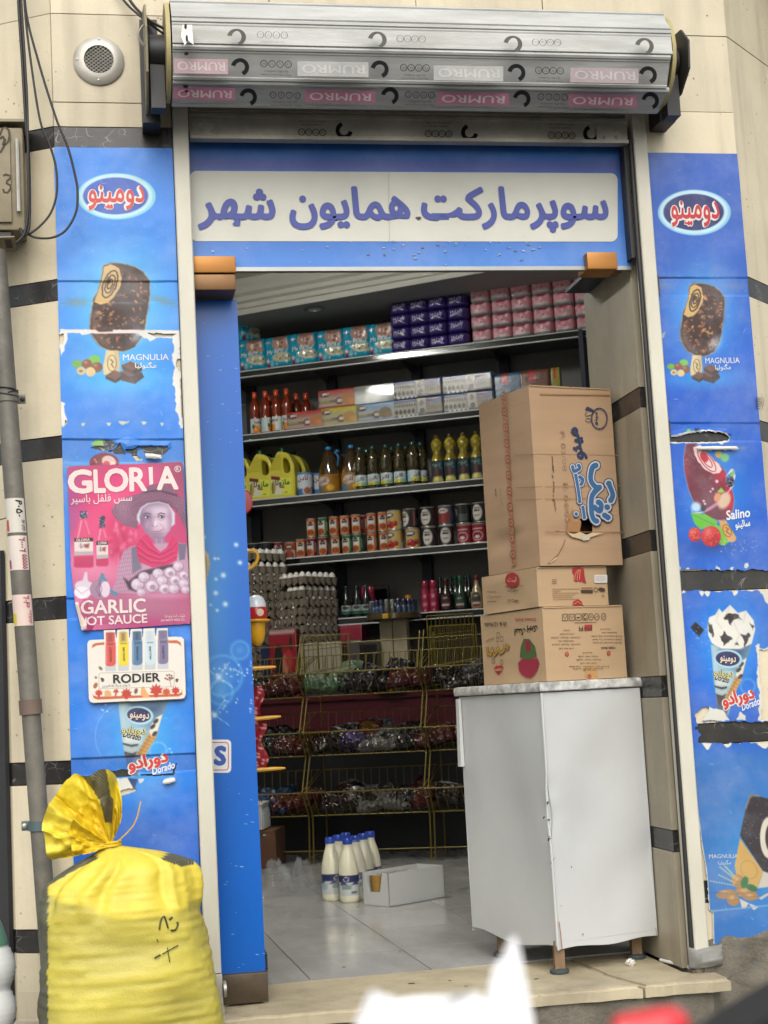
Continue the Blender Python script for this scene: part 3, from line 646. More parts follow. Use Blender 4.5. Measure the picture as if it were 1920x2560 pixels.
# ================================================================== PRINTED BANNERS AND POSTERS ON THE PILASTERS
VINYL=M('banner_vinyl',attr=True,rough=.42,var=.08,vs=6,bump=.08,bs=18,dirt=.22,ds=5,dcol=(.36,.40,.44,1))
PAPER=M('torn_paper',S(238,236,226),rough=.8,var=.08,vs=12)
PAPERV=M('poster_paper',attr=True,rough=.33,var=.03,vs=9)
def logo(cv,c,rx,ry,rot=0.0,ring=(146,224,240),inner=(54,96,196)):
    cv.ell(c,rx,ry,ring,rot);cv.ell((c[0]-rx*.012,c[1]-ry*.02),rx*.93,ry*.95,(214,242,250),rot,a=.8);cv.ell((c[0]-rx*.02,c[1]-ry*.02),rx*.83,ry*.80,inner,rot)
def logotext(pl,mb,a,b,h,c1_=(216,76,72),c2_=(246,240,232),w=.055):
    t=fa('دومینو');pl.text(mb,t,a,b,h,S(*c2_),lift=.0006,bold=w*1.5,nb=12);pl.text(mb,t,a,b,h,S(*c1_),lift=.0018,bold=w*.35,nb=5)
def bar(cv,K,cx0,seed,k=1.0):
    """a nut-studded chocolate ice cream bar with a bite out of it, in the crop's own coordinates"""
    def Q(pts):return [K(*p) for p in pts]
    out=[(460,1010),(560,992),(640,1000),(740,1025),(815,1070),(868,1150),(873,1250),(850,1420),(830,1570),(800,1650),(740,1735),(640,1778),(530,1772),(430,1730),(370,1650),(338,1570),(345,1480),(358,1400),(372,1300),(405,1250),(440,1130),(452,1060)]
    cv.poly([K(x+(x-610)*.02,y+(y-1380)*.012) for x,y in out],(196,168,120),2.2);cv.poly(Q(out),(66,42,34),1.5,wob=2)
    cv.put(cv.mpoly(Q([(520,1010),(700,1040),(840,1150),(840,1400),(760,1250),(640,1120)]),12),(92,62,52),.8)
    cv.put(cv.mpoly(Q([(350,1450),(420,1420),(440,1600),(520,1740),(430,1720),(350,1620)]),8),(120,92,76),.8)
    r=random.Random(seed);m0=cv.mpoly(Q([(500,1120),(700,1060),(850,1160),(850,1420),(800,1640),(640,1760),(500,1750),(370,1600),(380,1420),(520,1340),(600,1220)]),2)
    for i in range(150):
        x,y=r.uniform(340,870),r.uniform(1020,1770);p=K(x,y);a=r.uniform(0,180);s_=r.uniform(3,8.5)
        m=cv.mell(p,s_,s_*r.uniform(.35,.6),a,1.0)*m0;cv.put(m,r.choice([(150,104,70),(122,80,56),(190,140,92),(98,62,46),(168,96,66),(46,28,24),(40,24,20)]),.85)
        if r.random()<.6:cv.put(cv.glow((p[0]-1,p[1]-1),1.6,1.2)*m0,(226,196,150),.8)
    bite=[(465,1022),(520,1003),(600,1035),(622,1130),(606,1210),(560,1280),(505,1345),(430,1362),(375,1335),(405,1255),(442,1140),(455,1075)]
    cv.poly(Q(bite),(214,178,110),1.3,wob=2);mb_=cv.mpoly(Q(bite),1.3)
    for q,w in ((1.0,3.4),(.66,3.0),(.34,3.0)):
        t=np.linspace(0,6.6,40);pts=[]
        for a in t:
            X,Y=62*q*math.cos(a),128*q*math.sin(a);pts.append(K(517+X*.93+Y*.30*-1+r.uniform(-4,4),1178+Y*.92+X*.1+r.uniform(-4,4)))
        cv.put(cv.seg(pts,w)*mb_,(62,40,30))
    cv.ell(K(508,1150),5,8,(60,38,30),10)
    cv.poly(Q([(482,1768),(590,1772),(604,1900),(594,1985),(520,1998),(462,1985),(455,1920)]),(228,208,156),1.3);cv.put(cv.mpoly(Q([(560,1772),(590,1772),(604,1900),(594,1985),(570,1985)]),5),(196,170,118),.7)
    e=np.linspace(0,6.3,24);cv.put(cv.seg([K(535+40*math.cos(a),1883+72*math.sin(a)) for a in e],1.6),(110,88,60));cv.put(cv.seg([K(522,1850),K(545,1870),K(530,1895),K(548,1920)],3),(124,98,66))
    for x,y,rx,ry,c in ((225,1890,46,34,(112,178,62)),(380,1850,52,40,(120,196,74)),(312,1890,46,42,(142,84,48)),(402,1920,50,46,(136,82,50)),(260,1953,40,36,(224,196,140)),(344,1962,44,42,(232,204,146)),(258,1955,17,12,(150,110,66))):
        p=K(x,y);f=(K(1,0)[0]-K(0,0)[0]);cv.ell(p,rx*f,ry*f,c,0,1.1)
        if c[1]<100:cv.put(cv.glow((p[0]-rx*f*.3,p[1]-ry*f*.35),rx*f*.35,ry*f*.3),(214,160,120),.7)
    for top,fr,sd in (([(478,1995),(556,1945),(640,1978),(570,2030)],[(478,1995),(570,2030),(565,2062),(480,2022)],[(570,2030),(640,1978),(636,2020),(565,2062)]),([(610,1960),(700,1925),(800,1965),(700,2005)],[(610,1960),(700,2005),(740,2070),(622,2040)],[(700,2005),(800,1965),(822,2010),(740,2070)]),([(620,1900),(700,1868),(800,1908),(720,1950)],[(620,1900),(720,1950),(740,1990),(628,1940)],[(720,1950),(800,1908),(806,1950),(740,1990)])):
        cv.poly(Q(top),(118,80,62),1);cv.poly(Q(fr),(84,52,38),1);cv.poly(Q(sd),(62,38,28),1)
    cv.put(cv.glow(K(760,1640),14,22,rot=30),(210,235,255),.6)
def cone(cv,K,seed=1):
    Q=lambda pts:[K(*p) for p in pts]
    body=[(650,862),(1225,848),(1160,1010),(880,1700),(800,1720),(740,1600),(690,1220)]
    cv.poly(Q(body),(150,190,206),1.6);cv.put(cv.mpoly(Q([(760,870),(1220,855),(1150,1010),(1000,1100),(760,960)]),26)*cv.mpoly(Q(body),1.6),(52,76,112),.9)
    cv.put(cv.mpoly(Q([(650,870),(760,870),(740,1200),(690,1220)]),14)*cv.mpoly(Q(body),1.6),(196,220,226),.9)
    cv.poly(Q([(700,1200),(940,1180),(900,1330),(720,1330)]),(222,226,214),7)
    for k in range(4):cv.poly(Q([(700+k*14,1330+k*52),(800,1352+k*50),(880-k*8,1342+k*44),(872-k*8,1366+k*44),(800,1380+k*50),(705+k*14,1352+k*52)]),(88,66,56) if k % 2==0 else (196,190,176),1.2)
    cv.poly(Q([(720,1430),(870,1470),(830,1600),(750,1600)]),(70,52,48),2);cv.poly(Q([(730,1560),(900,1560),(870,1700),(790,1700)]),(70,90,120),3)
    cn_=[(800,1560),(990,1230),(1110,1140),(1085,1265),(985,1420),(905,1530),(850,1600)];cv.poly(Q(cn_),(206,160,92),1.4);m=cv.mpoly(Q(cn_),1.4)
    for k in range(13):
        a=(790+k*24,1590-k*36);cv.put(cv.seg([K(a[0]-20,a[1]-10),K(a[0]+90,a[1]+40)],1.2)*m,(140,96,50),.8);cv.put(cv.seg([K(a[0],a[1]+30),K(a[0]+40,a[1]-80)],1.1)*m,(140,96,50),.6)
    cr=[(1000,1210),(1020,1130),(1080,1050),(1150,1010),(1120,1110),(1085,1220),(1030,1270)];cv.poly(Q(cr),(232,228,210),1.3)
    for p in ((1075,1090),(1040,1150),(1060,1230)):cv.ell(K(*p),8,4.5,(60,56,54),-45)
    cv.ell(K(888,1025),36,24,(150,205,226),6);cv.ell(K(886,1023),32.5,20.5,(226,240,244),6);cv.ell(K(885,1022),30,18.5,(44,52,96),6)
def conetext(pl,mb,K,small=True):
    pl.text(mb,fa('دومینو'),K(782,1042),K(998,1060),13,S(236,214,190),lift=.0006,bold=.03,nb=5)
    pl.text(mb,fa('دورادو'),K(690,1210),K(962,1232),17,S(40,40,52),lift=.0006,bold=.07,nb=8);pl.text(mb,fa('دورادو'),K(690,1210),K(962,1232),17,S(226,214,130),lift=.0015,bold=.02,nb=4)
    pl.text(mb,'Dorado',K(704,1262),K(896,1308),16,S(34,34,40),lift=.0006,bold=.025,nb=5,slant=.15)
    pl.text(mb,fa('دورادو'),K(780,1636),K(1222,1532),30,S(240,236,228),lift=.0006,bold=.13,nb=14);pl.text(mb,fa('دورادو'),K(780,1636),K(1222,1532),30,S(214,66,64),lift=.0020,bold=.045,nb=6)
    pl.text(mb,'Dorado',K(1040,1690),K(1290,1612),17,S(238,240,240),lift=.0006,bold=.022,nb=5,slant=.2)
def bandrow(cv,y0,y1,d):
    a=np.clip((cv.Y-y0)/5,0,1)*np.clip((y1-cv.Y)/5,0,1);e=np.minimum(1,np.abs(cv.X-(cv.X.min()+cv.X.max())/2)/(cv.X.max()-cv.X.min())*2.4);cv.h-=a*d*(.35+.65*e)
    cv.put(np.exp(-((cv.Y-y0)/1.6)**2)*(e>.45),(30,70,140),.35)  # dark line on the band's upper edge paints the shade of the step
def wear(cv,seed,n,xr_,yr_):
    r=random.Random(seed)
    for i in range(n):
        x,y=r.uniform(*xr_),r.uniform(*yr_);l=r.uniform(2,12);a=r.uniform(-1.2,1.2)
        cv.put(cv.seg([(x,y),(x+l*math.cos(a),y+l*math.sin(a))],r.uniform(.6,1.3),.7),(190,215,240),r.uniform(.3,.75))

# ------------------------------------------------------------------ left pilaster
k4=crop(130,380,3.569);k5=crop(150,1100,4.423);k6=crop(150,1560,4.484);LY=-.006
lb=thing('ice_cream_banner','torn bright blue ice cream banner left of the doorway, behind the pink poster','banner',(-.77,LY,.3))
X0,X1=-.944,-.604;ZT,ZB=2.462,.06
cv=Canvas((X0,LY,ZT),(X1,LY,ZT),(X0,LY,ZB),.0019,(58,142,240))
cv.put(np.clip((cv.Y-900)/600,0,1),(22,128,236),.85);cv.put(np.clip((cv.Y-1950)/120,0,1),(30,100,206),.8)
cv.put(cv.glow((300,770),120,150,2.4),(92,206,255),.95);cv.put(cv.glow((300,945),125,42,2.6),(64,190,250),.85)
logo(cv,(291,491),98,58);bar(cv,k4,0,4)
for k in range(60):cv.put(cv.glow((random.uniform(160,430),random.uniform(390,600)),1.6,1.3),(150,200,250),.6)
# white backing strip and torn edges
cv.poly([(150,823),(455,826),(455,834),(150,832)],(236,232,226),1,wob=1);cv.put(cv.mpoly([(236,824),(345,825),(345,832),(236,834)],1),(246,222,214),.9);cv.poly(k4_ if False else [k4(*p) for p in ((390,1585),(415,1560),(550,1570),(540,1600),(420,1605))],(72,48,40),1.5)
cv.poly([k4(*p) for p in ((245,1590),(300,1585),(360,1605),(330,1620),(265,1635))],(240,236,230),1,wob=3)
cv.poly([k4(*p) for p in ((730,1600),(1130,1612),(1165,1620),(1090,1660),(930,1655),(880,1690),(800,1640))],(238,236,230),1,wob=3)
cv.cut([k4(*p) for p in ((860,1618),(1100,1625),(1060,1645),(950,1650))])
cv.poly([(428,832),(456,832),(456,1070),(449,1072),(446,1040),(440,1030),(438,980),(432,960),(436,915),(430,900),(434,865)],(236,234,226),1,wob=5)
cv.cut([(452,840),(470,840),(470,880),(450,886)]);cv.cut([(444,898),(468,896),(468,925),(452,930),(440,915)]);cv.cut([(452,940),(470,940),(470,1045),(453,1040)])
cv.poly([(146,832),(167,828),(170,845),(163,862),(160,880),(152,890)],(238,236,228),1,wob=4);cv.cut([(148,836),(160,834),(156,860),(150,858)])
cv.poly([(150,1000),(164,1008),(160,1020),(168,1055),(158,1068),(150,1060)],(238,236,228),1,wob=3);cv.cut([(162,1050),(168,1056),(163,1062)],1)
for x,y,w in ((310,1057,16),(208,1062,5),(272,1060,6),(360,1058,7),(405,1061,5)):cv.poly([(x-w,y-3),(x+w,y-4),(x+w*.4,y+3),(x-w*.2,y+5)],(214,220,190),1,wob=3)
# torn strip over the second band
cv.put(np.clip((cv.Y-1096)/4,0,1)*np.clip((1160-cv.Y)/6,0,1),(60,130,214),.7);cv.put(np.exp(-((cv.Y-1160)/12)**2),(110,170,214),.5)  # band toned darker, painting the shade of its recess
cv.ell(k5(500,50),26,13,(34,32,40),0);
for i in range(18):cv.put(cv.glow(k5(random.uniform(440,590),random.uniform(10,100)),2,2),(190,190,200),.8)
cv.poly([k5(*p) for p in ((340,40),(400,0),(480,0),(470,60),(380,60))],(140,196,70),2)
cv.ell(k5(490,255),37,26,(126,44,52));cv.ell(k5(540,235),18,14,(232,196,186),20);cv.ell(k5(515,262),9,7,(190,60,70))
for x,y in ((385,215),(400,240),(600,230)):cv.put(cv.glow(k5(x,y),2.5,2.5),(240,190,190),.8)
for pts in ([(335,78),(480,62),(520,130),(600,108),(668,28),(712,155),(640,150),(500,122)],[(716,112),(800,105),(876,65),(846,168),(906,216),(850,222),(800,160)],[(880,70),(1192,75),(1186,120),(1110,178),(950,150)]):cv.cut([k5(*p) for p in pts])
cv.poly([k5(*p) for p in ((845,190),(915,210),(900,228),(860,222))],(236,234,224),1)
# the cone, torn over the fifth band
cv.put(cv.glow(k6(930,1200),85,150,2.2),(86,186,246),.8);cone(cv,k6)
e=np.hypot(cv.X-k6(780,1260)[0],cv.Y-k6(780,1260)[1]);cv.put(np.exp(-((e-86)/1.6)**2)*(cv.X<k6(700,0)[0]),(120,200,250),.5)
cv.put(np.exp(-((np.hypot(cv.X-k6(1100,1420)[0],cv.Y-k6(1100,1420)[1])-21)/3)**2),(130,200,250),.6)
for x,y in ((510,905),(485,968),(530,980),(470,960),(1250,1440),(1230,1400),(1265,1470)):cv.put(cv.glow(k6(x,y),2.2,2.2),(200,236,255))
yb5=1895-(cv.X-190)*.045;cv.put(np.clip((cv.Y-yb5)/4,0,1)*np.clip((yb5+48-cv.Y)/6,0,1),(48,112,204),.65);cv.put(np.exp(-((cv.Y-yb5)/1.7)**2),(28,62,120),.4)  # fifth band and its upper edge darkened as painted recess shade
cv.poly([k6(*p) for p in ((630,1740),(760,1720),(800,1800),(840,1830),(740,1870),(700,1900),(640,1900))],(232,230,220),1.3,wob=5);cv.poly([k6(*p) for p in ((760,1730),(875,1740),(830,1860),(800,1800))],(44,62,110),1.5)
for pts in ([(472,1662),(500,1642),(560,1645),(610,1655),(700,1632),(760,1640),(790,1700),(640,1722),(478,1700)],[(880,1686),(1100,1690),(1260,1672),(1310,1560),(1300,1612),(1266,1690),(1000,1704)],[(640,1880),(760,1850),(850,1840),(840,1870),(700,1920),(640,1925)]):cv.cut([k6(*p) for p in pts])
cv.poly([k6(*p) for p in ((1150,1790),(1170,1740),(1240,1715),(1295,1725),(1290,1760),(1200,1785))],(226,226,214),1.2,wob=2);cv.poly([k6(*p) for p in ((880,1740),(950,1730),(930,1770),(900,1790))],(222,220,208),1,wob=3)
cv.put(cv.glow((330,2128),30,8),(120,70,50),.9)
bandrow(cv,701,760,.006);bandrow(cv,1096,1160,.006);bandrow(cv,1494,1550,.004);cv.h-=.005*np.clip((cv.Y-yb5)/5,0,1)*np.clip((yb5+48-cv.Y)/5,0,1)
cv.put(cv.glow((190,755),36,11)+cv.glow((410,752),34,10,rot=15),(150,128,90),.45)
wear(cv,3,120,(150,500),(400,2300));cv.h+=(vnoise(cv.h.shape,40,9)-.5)*.0035+(vnoise(cv.h.shape,14,12)-.5)*.0008
cv.h=np.maximum(cv.h,-.0045)
fl1=cv.mpoly([k5(*p) for p in ((640,30),(760,0),(880,40),(1200,40),(1200,70),(880,70),(800,105),(716,112),(670,30))],8);cv.h+=fl1*.008
mb=MB();cv.build(mb);part('vinyl_sheet',mb,VINYL,lb)
lp=Pl((0,LY,0),(0,-1,0));lp.cv=cv;mb=MB();logotext(lp,mb,(222,504),(362,504),44)
lp.text(mb,'MAGNULIA',k4(634,1858),k4(1042,1855),15.5,S(238,242,246),lift=.0009,bold=.006,nb=3);lp.text(mb,fa('مگنولیا'),k4(742,1925),k4(932,1925),15,S(238,242,246),lift=.0009,bold=.012,nb=4)
lp.line(mb,[(262,516),(272,519),(283,516)],9,S(246,240,232),lift=.0009);lp.line(mb,[(263,516),(272,519),(282,516)],5,S(216,76,72),lift=.0013)
conetext(lp,mb,k6);stuff(part('lettering',mb,PRINT,lb))
# curled scraps of the torn vinyl
def curl(pl,a,b,w,r,mat,parent,seed=1):
    A,B=pl.at(a,.004),pl.at(b,.004);d=(B-A)/np.linalg.norm(B-A);L=np.linalg.norm(B-A);up=np.cross(pl.n,d);P=np.zeros((14,9,3));rr=random.Random(seed)
    for j in range(14):
        t=j/13*4.2
        for i in range(9):u=i/8;q=r*(1-.35*abs(u-.4))*(1+rr.uniform(-.06,.06));P[j,i]=A+d*L*(u+.03*math.sin(t*2))+up*(q*math.sin(t)-w*(u-.5)*.1)+pl.n*(q-q*math.cos(t))
    m=MB();m.grid(P);return part('torn_curl',m,mat,parent,50)
curl(lp,k5(945,180),k5(1120,195),.004,.008,PAPER,lb,1);curl(lp,k6(1160,1780),k6(1290,1745),.004,.007,PAPER,lb,2)

# ------------------------------------------------------------------ pink garlic sauce poster
GY=-.014;gp=thing('sauce_poster','magenta garlic hot sauce poster with a smiling woman in a straw hat','poster',(-.77,GY,1.1))
p0,p1,p2=k5(76,282),k5(1356,240),k5(150,2098)
A,B=onY(*k5(76,268),GY),onY(*k5(1398,240),GY);zlo=onY(*k5(700,2075),GY)[2]
cv=Canvas((A[0]-.004,GY,B[2]+.003),(B[0]+.012,GY,B[2]+.003),(A[0]-.004,GY,zlo-.012),.00115,(200,60,116))
K=k5;Q=lambda pts:[K(*p) for p in pts]
inside=cv.mpoly(Q([(76,290),(1356,240),(1452,1900),(1440,2030),(800,2080),(240,2112),(165,1810),(120,1400)]),.8,1.0)
u=(cv.X-150)*4.423;v=(cv.Y-1100)*4.423
cv.put(np.clip((500-v)/500,0,1)*.9,(150,62,100));cv.put(cv.glow(K(820,520),90,70,2),(226,52,124),.95);cv.put(cv.glow(K(560,950),110,110,2),(234,66,128),.95)
cv.put(cv.glow(K(90,800),32,120,2),(156,80,150),.7);cv.put(cv.glow(K(1380,420),60,90,2),(150,70,100),.7);cv.put(cv.glow(K(380,1420),120,60,2),(238,150,182),.85)
cv.put(cv.glow(K(900,1850),200,60,2),(178,112,140),.95);cv.put(np.clip((v-1930)/120,0,1),(190,70,130),.75)
cv.put(cv.glow(K(660,1080),40,60,2),(200,40,90),.8)
for i in range(40):cv.put(cv.glow(K(random.uniform(540,860),random.uniform(900,1340)),random.uniform(3,8),random.uniform(4,12)),random.choice([(240,90,140),(180,30,80),(246,150,180)]),.5)
# bottles
for bx,top,w,h,nw in ((262,790,108,1415,40),(467,845,68,1400,32)):
    yb=top+75 if w>80 else top+120;sh_=1060 if w>80 else 1100
    cv.poly(Q([(bx-nw,yb),(bx+nw,yb),(bx+w,sh_),(bx+w,h-30),(bx+w-25,h),(bx-w+25,h),(bx-w,h-30),(bx-w,sh_)]),(222,74,122),1.4);cv.put(cv.mpoly(Q([(bx-w,1290),(bx+w,1290),(bx+w,h-10),(bx-w,h-10)]),2),(190,44,96),.75)
    cv.put(cv.seg(Q([(bx-nw*.6,yb+30),(bx-w*.55,sh_),(bx-w*.6,1080)]),3,2),(248,180,206),.8);cv.put(cv.seg(Q([(bx+nw*.5,yb+30),(bx+w*.6,sh_-20)]),2.5,2),(250,170,200),.6)
    cv.poly(Q([(bx-nw,top),(bx+nw*.8,top-8),(bx+nw,yb),(bx-nw,yb+6)]),(52,50,76),1.2)
    for i in range(26):cv.put(cv.glow(K(bx+random.uniform(-nw,nw),random.uniform(top,yb)),1.5,1.5),random.choice([(176,180,200),(30,28,50)]),.8)
    l0=1085 if w>80 else 1122;cv.poly(Q([(bx-w+4,l0+38),(bx+w-4,l0+32),(bx+w-2,l0+182),(bx-w+6,l0+192)]),(232,214,206),1);cv.poly(Q([(bx-w+2,l0),(bx+w-6,l0-4),(bx+w-4,l0+36),(bx-w+4,l0+40)]),(54,22,36),1)
    cv.put(cv.mpoly(Q([(bx-w+6,l0+150),(bx+w-4,l0+146),(bx+w-2,l0+182),(bx-w+6,l0+192)]),2),(170,160,170),.8);cv.ell(K(bx-w*.3,l0+85),6.5,6,(206,190,196));cv.put(cv.seg(Q([(bx-w*.3,l0+60),(bx-w*.3,l0+110),(bx-w*.05,l0+90)]),1.2),(110,60,70));cv.put(cv.mpoly(Q([(bx,l0+70),(bx+w*.6,l0+60),(bx+w*.5,l0+110),(bx+.1*w,l0+105)]),2),(140,60,70),.9)
# hat, woman
def ringpts(cx,cy,rx,ry,rot,a0,a1,n=26):
    q=R2D(rot);o=[]
    for a in np.radians(np.linspace(a0,a1,n)):o.append((cx+rx*math.cos(a)*math.cos(q)-ry*math.sin(a)*math.sin(q),cy+rx*math.cos(a)*math.sin(q)+ry*math.sin(a)*math.cos(q)))
    return o
cv.poly(Q([(930,570),(960,520),(1060,488),(1180,490),(1260,540),(1290,610),(1390,660),(1440,760),(1440,1000),(1380,960),(1270,760),(1100,690),(940,760),(870,860),(850,980),(720,950),(620,880),(570,790),(600,720),(720,640),(860,600)]),(132,84,112),1.5)
hat=cv.mpoly(Q([(930,570),(960,520),(1060,488),(1180,490),(1260,540),(1290,610),(1390,660),(1440,760),(1440,1000),(1380,960),(1270,760),(1100,690),(940,760),(870,860),(850,980),(720,950),(620,880),(570,790),(600,720),(720,640),(860,600)]),1.5)
for i in range(15):
    f=.55+i*.035;cv.put(cv.seg(Q(ringpts(1040,800,480*f,215*f,6,130,350,30)),1.1,.8)*hat,(176,128,156) if i % 2 else (96,56,84),.75)
cv.put(cv.mpoly(Q([(935,565),(965,520),(1060,490),(1180,492),(1258,545),(1285,605),(1100,575)]),4)*hat,(150,100,128),.8)
for i in range(7):cv.put(cv.seg(Q([(935+i*6,570-i*11),(1100,545-i*9),(1280-i*10,600-i*14)]),.9)*hat,(104,62,92),.6)
cv.put(cv.seg(Q([(930,575),(1100,560),(1290,612)]),5,2),(78,42,70),.8);cv.put(cv.seg(Q([(880,830),(960,735),(1090,690),(1200,715),(1270,790)]),9,6)*hat,(84,48,74),.8);cv.put(cv.glow(K(700,760),22,34)*hat,(170,124,150),.6)
for i in range(260):p_=K(random.uniform(570,1440),random.uniform(490,980));cv.put(cv.glow(p_,2.2,1.0)*hat,random.choice([(176,130,156),(92,54,80)]),.35)
sk=[(880,850),(905,760),(980,710),(1090,690),(1190,720),(1235,800),(1240,900),(1215,1000),(1150,1075),(1085,1100),(1020,1085),(950,1030),(905,950)]
cv.poly(Q([(850,830),(890,750),(960,700),(1090,680),(1200,710),(1270,810),(1270,930),(1230,960),(1200,800),(1090,720),(960,740),(900,830),(880,930),(850,880)]),(206,208,218),2.0)
cv.poly(Q(sk),(176,150,176),2.2);m=cv.mpoly(Q(sk),2.0);cv.put(cv.glow(K(1120,860),30,48)*m,(238,214,226),.75);cv.put(cv.glow(K(910,930),17,46)*m,(120,88,124),.9);cv.put(cv.glow(K(1060,1080),26,10)*m,(140,106,138),.8);cv.put(cv.glow(K(1060,715),44,9)*m,(120,90,124),.7);cv.put(cv.glow(K(1080,760),32,14)*m,(214,198,214),.6);cv.put(cv.glow(K(1215,900),8,34)*m,(150,116,146),.7)
for ex in (962,1120):cv.put(cv.glow(K(ex,846),12,7)*m,(128,98,130),.75)
cv.put(cv.glow(K(1000,900),6,22)*m,(140,106,138),.6);cv.put(cv.glow(K(1150,930),16,16)*m,(222,190,208),.6);cv.put(cv.glow(K(970,940),12,12)*m,(196,160,184),.5);cv.put(cv.glow(K(1060,1030),22,5)*m,(138,100,130),.6)
for ex in (962,1120):
    cv.ell(K(ex,852),7.5,3.6,(96,74,100),3,1.2,.8);cv.ell(K(ex,854),5.6,2.5,(222,214,226),2,.8);cv.ell(K(ex+6,853),3.1,3.0,(34,26,44),0,.6);cv.put(cv.glow(K(ex+9,849),.8,.8),(255,255,255));cv.put(cv.seg(Q([(ex-36,822),(ex-4,806),(ex+38,818)]),2.2,.9),(84,56,80),.95);cv.put(cv.seg(Q([(ex-34,846),(ex,834),(ex+34,850)]),1.3,.7),(64,44,70));cv.put(cv.seg(Q([(ex-24,882),(ex+4,890),(ex+28,878)]),.9,.8),(140,108,140),.6)
cv.put(cv.seg(Q([(1040,850),(1034,920),(1024,945)]),1.6,1.5),(140,106,138),.7);cv.put(cv.seg(Q([(1020,950),(1048,962),(1078,948)]),1.6,1),(124,88,120),.8);cv.put(cv.glow(K(1054,925),4,9),(246,226,236),.7)
cv.put(cv.seg(Q([(978,998),(1010,1012),(1060,1016),(1110,1006),(1142,984)]),1.8,1),(140,80,110),.8);cv.put(cv.seg(Q([(990,1008),(1050,1026),(1120,1012)]),1.6,1),(214,150,176),.7);cv.put(cv.seg(Q([(1000,940),(970,975),(966,1010)]),1.2,1.2),(136,100,132),.7);cv.put(cv.seg(Q([(1105,930),(1146,960),(1158,1000)]),1.2,1.2),(150,112,144),.7)
cv.put(cv.seg(Q([(1030,1060),(1075,1070),(1110,1055)]),1.2,1.2),(150,116,146),.6)
cv.poly(Q([(1030,1085),(1150,1075),(1190,1200),(1110,1250),(1040,1200)]),(160,124,156),3)
cv.put(cv.seg(Q([(1065,1100),(1085,1220)]),1.6,1.5),(206,172,200),.8);cv.put(cv.seg(Q([(1125,1100),(1120,1220)]),1.6,1.5),(206,172,200),.8)
shirt=[(560,1690),(620,1560),(640,1400),(700,1230),(780,1180),(850,1160),(1300,1130),(1400,1150),(1440,1260),(1440,1640),(900,1700)]
cv.poly(Q(shirt),(196,150,176),2);m=cv.mpoly(Q(shirt),2)
for i in range(11):cv.put(cv.seg(Q([(600+i*22,1700),(700+i*26,1180)]),1.2)*m,(128,84,116),.5);cv.put(cv.seg(Q([(560,1250+i*44),(900,1190+i*46)]),1.2)*m,(128,84,116),.45)
cv.poly(Q([(790,1190),(850,1170),(880,1300),(900,1420),(800,1480)]),(120,112,136),2);cv.poly(Q([(1300,1140),(1400,1150),(1380,1320),(1320,1330)]),(116,106,130),2)
sc_=[(840,1160),(900,1080),(960,1040),(1050,1180),(1110,1240),(1180,1190),(1240,1060),(1300,1110),(1310,1200),(1290,1330),(1180,1390),(1020,1410),(880,1350),(850,1260)]
cv.poly(Q(sc_),(214,44,104),1.6);m=cv.mpoly(Q(sc_),1.5)
for pts in ([(860,1190),(960,1270),(1100,1320),(1260,1240)],[(870,1270),(1000,1350),(1150,1360),(1280,1290)],[(900,1110),(980,1200),(1100,1270)],[(1290,1130),(1220,1200),(1130,1260)]):cv.put(cv.seg(Q(pts),3.5,3)*m,(150,20,70),.65);cv.put(cv.seg(Q([(x+8,y-18) for x,y in pts]),2.2,2.4)*m,(246,90,146),.6)
cv.poly(Q([(700,1520),(760,1560),(900,1450),(1100,1400),(1300,1360),(1250,1400),(900,1520),(800,1620),(900,1700),(760,1650)]),(70,46,66),3)
for i,(x,y,r) in enumerate(((860,1600,74),(930,1520,64),(1020,1620,76),(1085,1480,62),(1130,1560,64),(1220,1470,66),(1310,1400,60),(1275,1555,64),(1370,1500,54),(1160,1650,66),(1260,1650,60),(1370,1590,58),(900,1690,50),(1390,1660,50))):
    f=1/4.423;p=K(x,y);cv.ell(p,r*f,r*f*.92,(120,92,120),0,1.5);cv.ell((p[0]-.6,p[1]-.8),r*f*.93,r*f*.85,(212,190,208),0,2.2)
    cv.put(cv.glow((p[0]-r*f*.25,p[1]-r*f*.3),r*f*.5,r*f*.45),(250,238,246),.7);cv.put(cv.glow((p[0]+r*f*.35,p[1]+r*f*.45),r*f*.4,r*f*.3),(150,116,146),.5)
    if i in (2,5,7,8,9):cv.ell((p[0]+1,p[1]+1.5),r*f*.42,r*f*.36,(166,138,156),0,2.2)
    else:
        for a in (-.5,0,.5):cv.put(cv.seg([(p[0]+a*r*f*.3,p[1]-r*f*.7),(p[0]+a*r*f*1.3,p[1]+r*f*.5)],.8,.8),(160,130,158),.6)
cv.put(cv.glow(K(1150,1720),70,8),(206,140,170),.8)
# garlic halves and leaves at the left
cv.poly(Q([(165,1600),(185,1570),(250,1550),(275,1460),(300,1460),(310,1560),(380,1590),(370,1680),(300,1750),(220,1750),(170,1690)]),(224,208,222),2);cv.ell(K(245,1685),20,15,(240,230,238));cv.put(cv.seg(Q([(175,1640),(240,1700),(330,1640)]),1.3,1),(170,136,164),.8)
cv.ell(K(440,1650),25,24,(168,132,160));cv.ell(K(500,1650),12,20,(228,208,224));
for x in (395,430,465):cv.put(cv.seg(Q([(440,1570),(x,1650),(440,1735)]),1.5,1),(110,74,108),.7)
for x,y,r in ((465,1520,12),(470,1490,9),(500,1545,10),(445,1550,9),(590,1690,13),(620,1705,10),(570,1665,8)):cv.poly(Q([(x-r*2.6,y+r),(x-r,y-r*2.6),(x+r*.5,y-r*1.2),(x+r*2.4,y-r),(x+r*1.6,y+r*2),(x,y+r*1.4)]),(74,140,168),1.2)
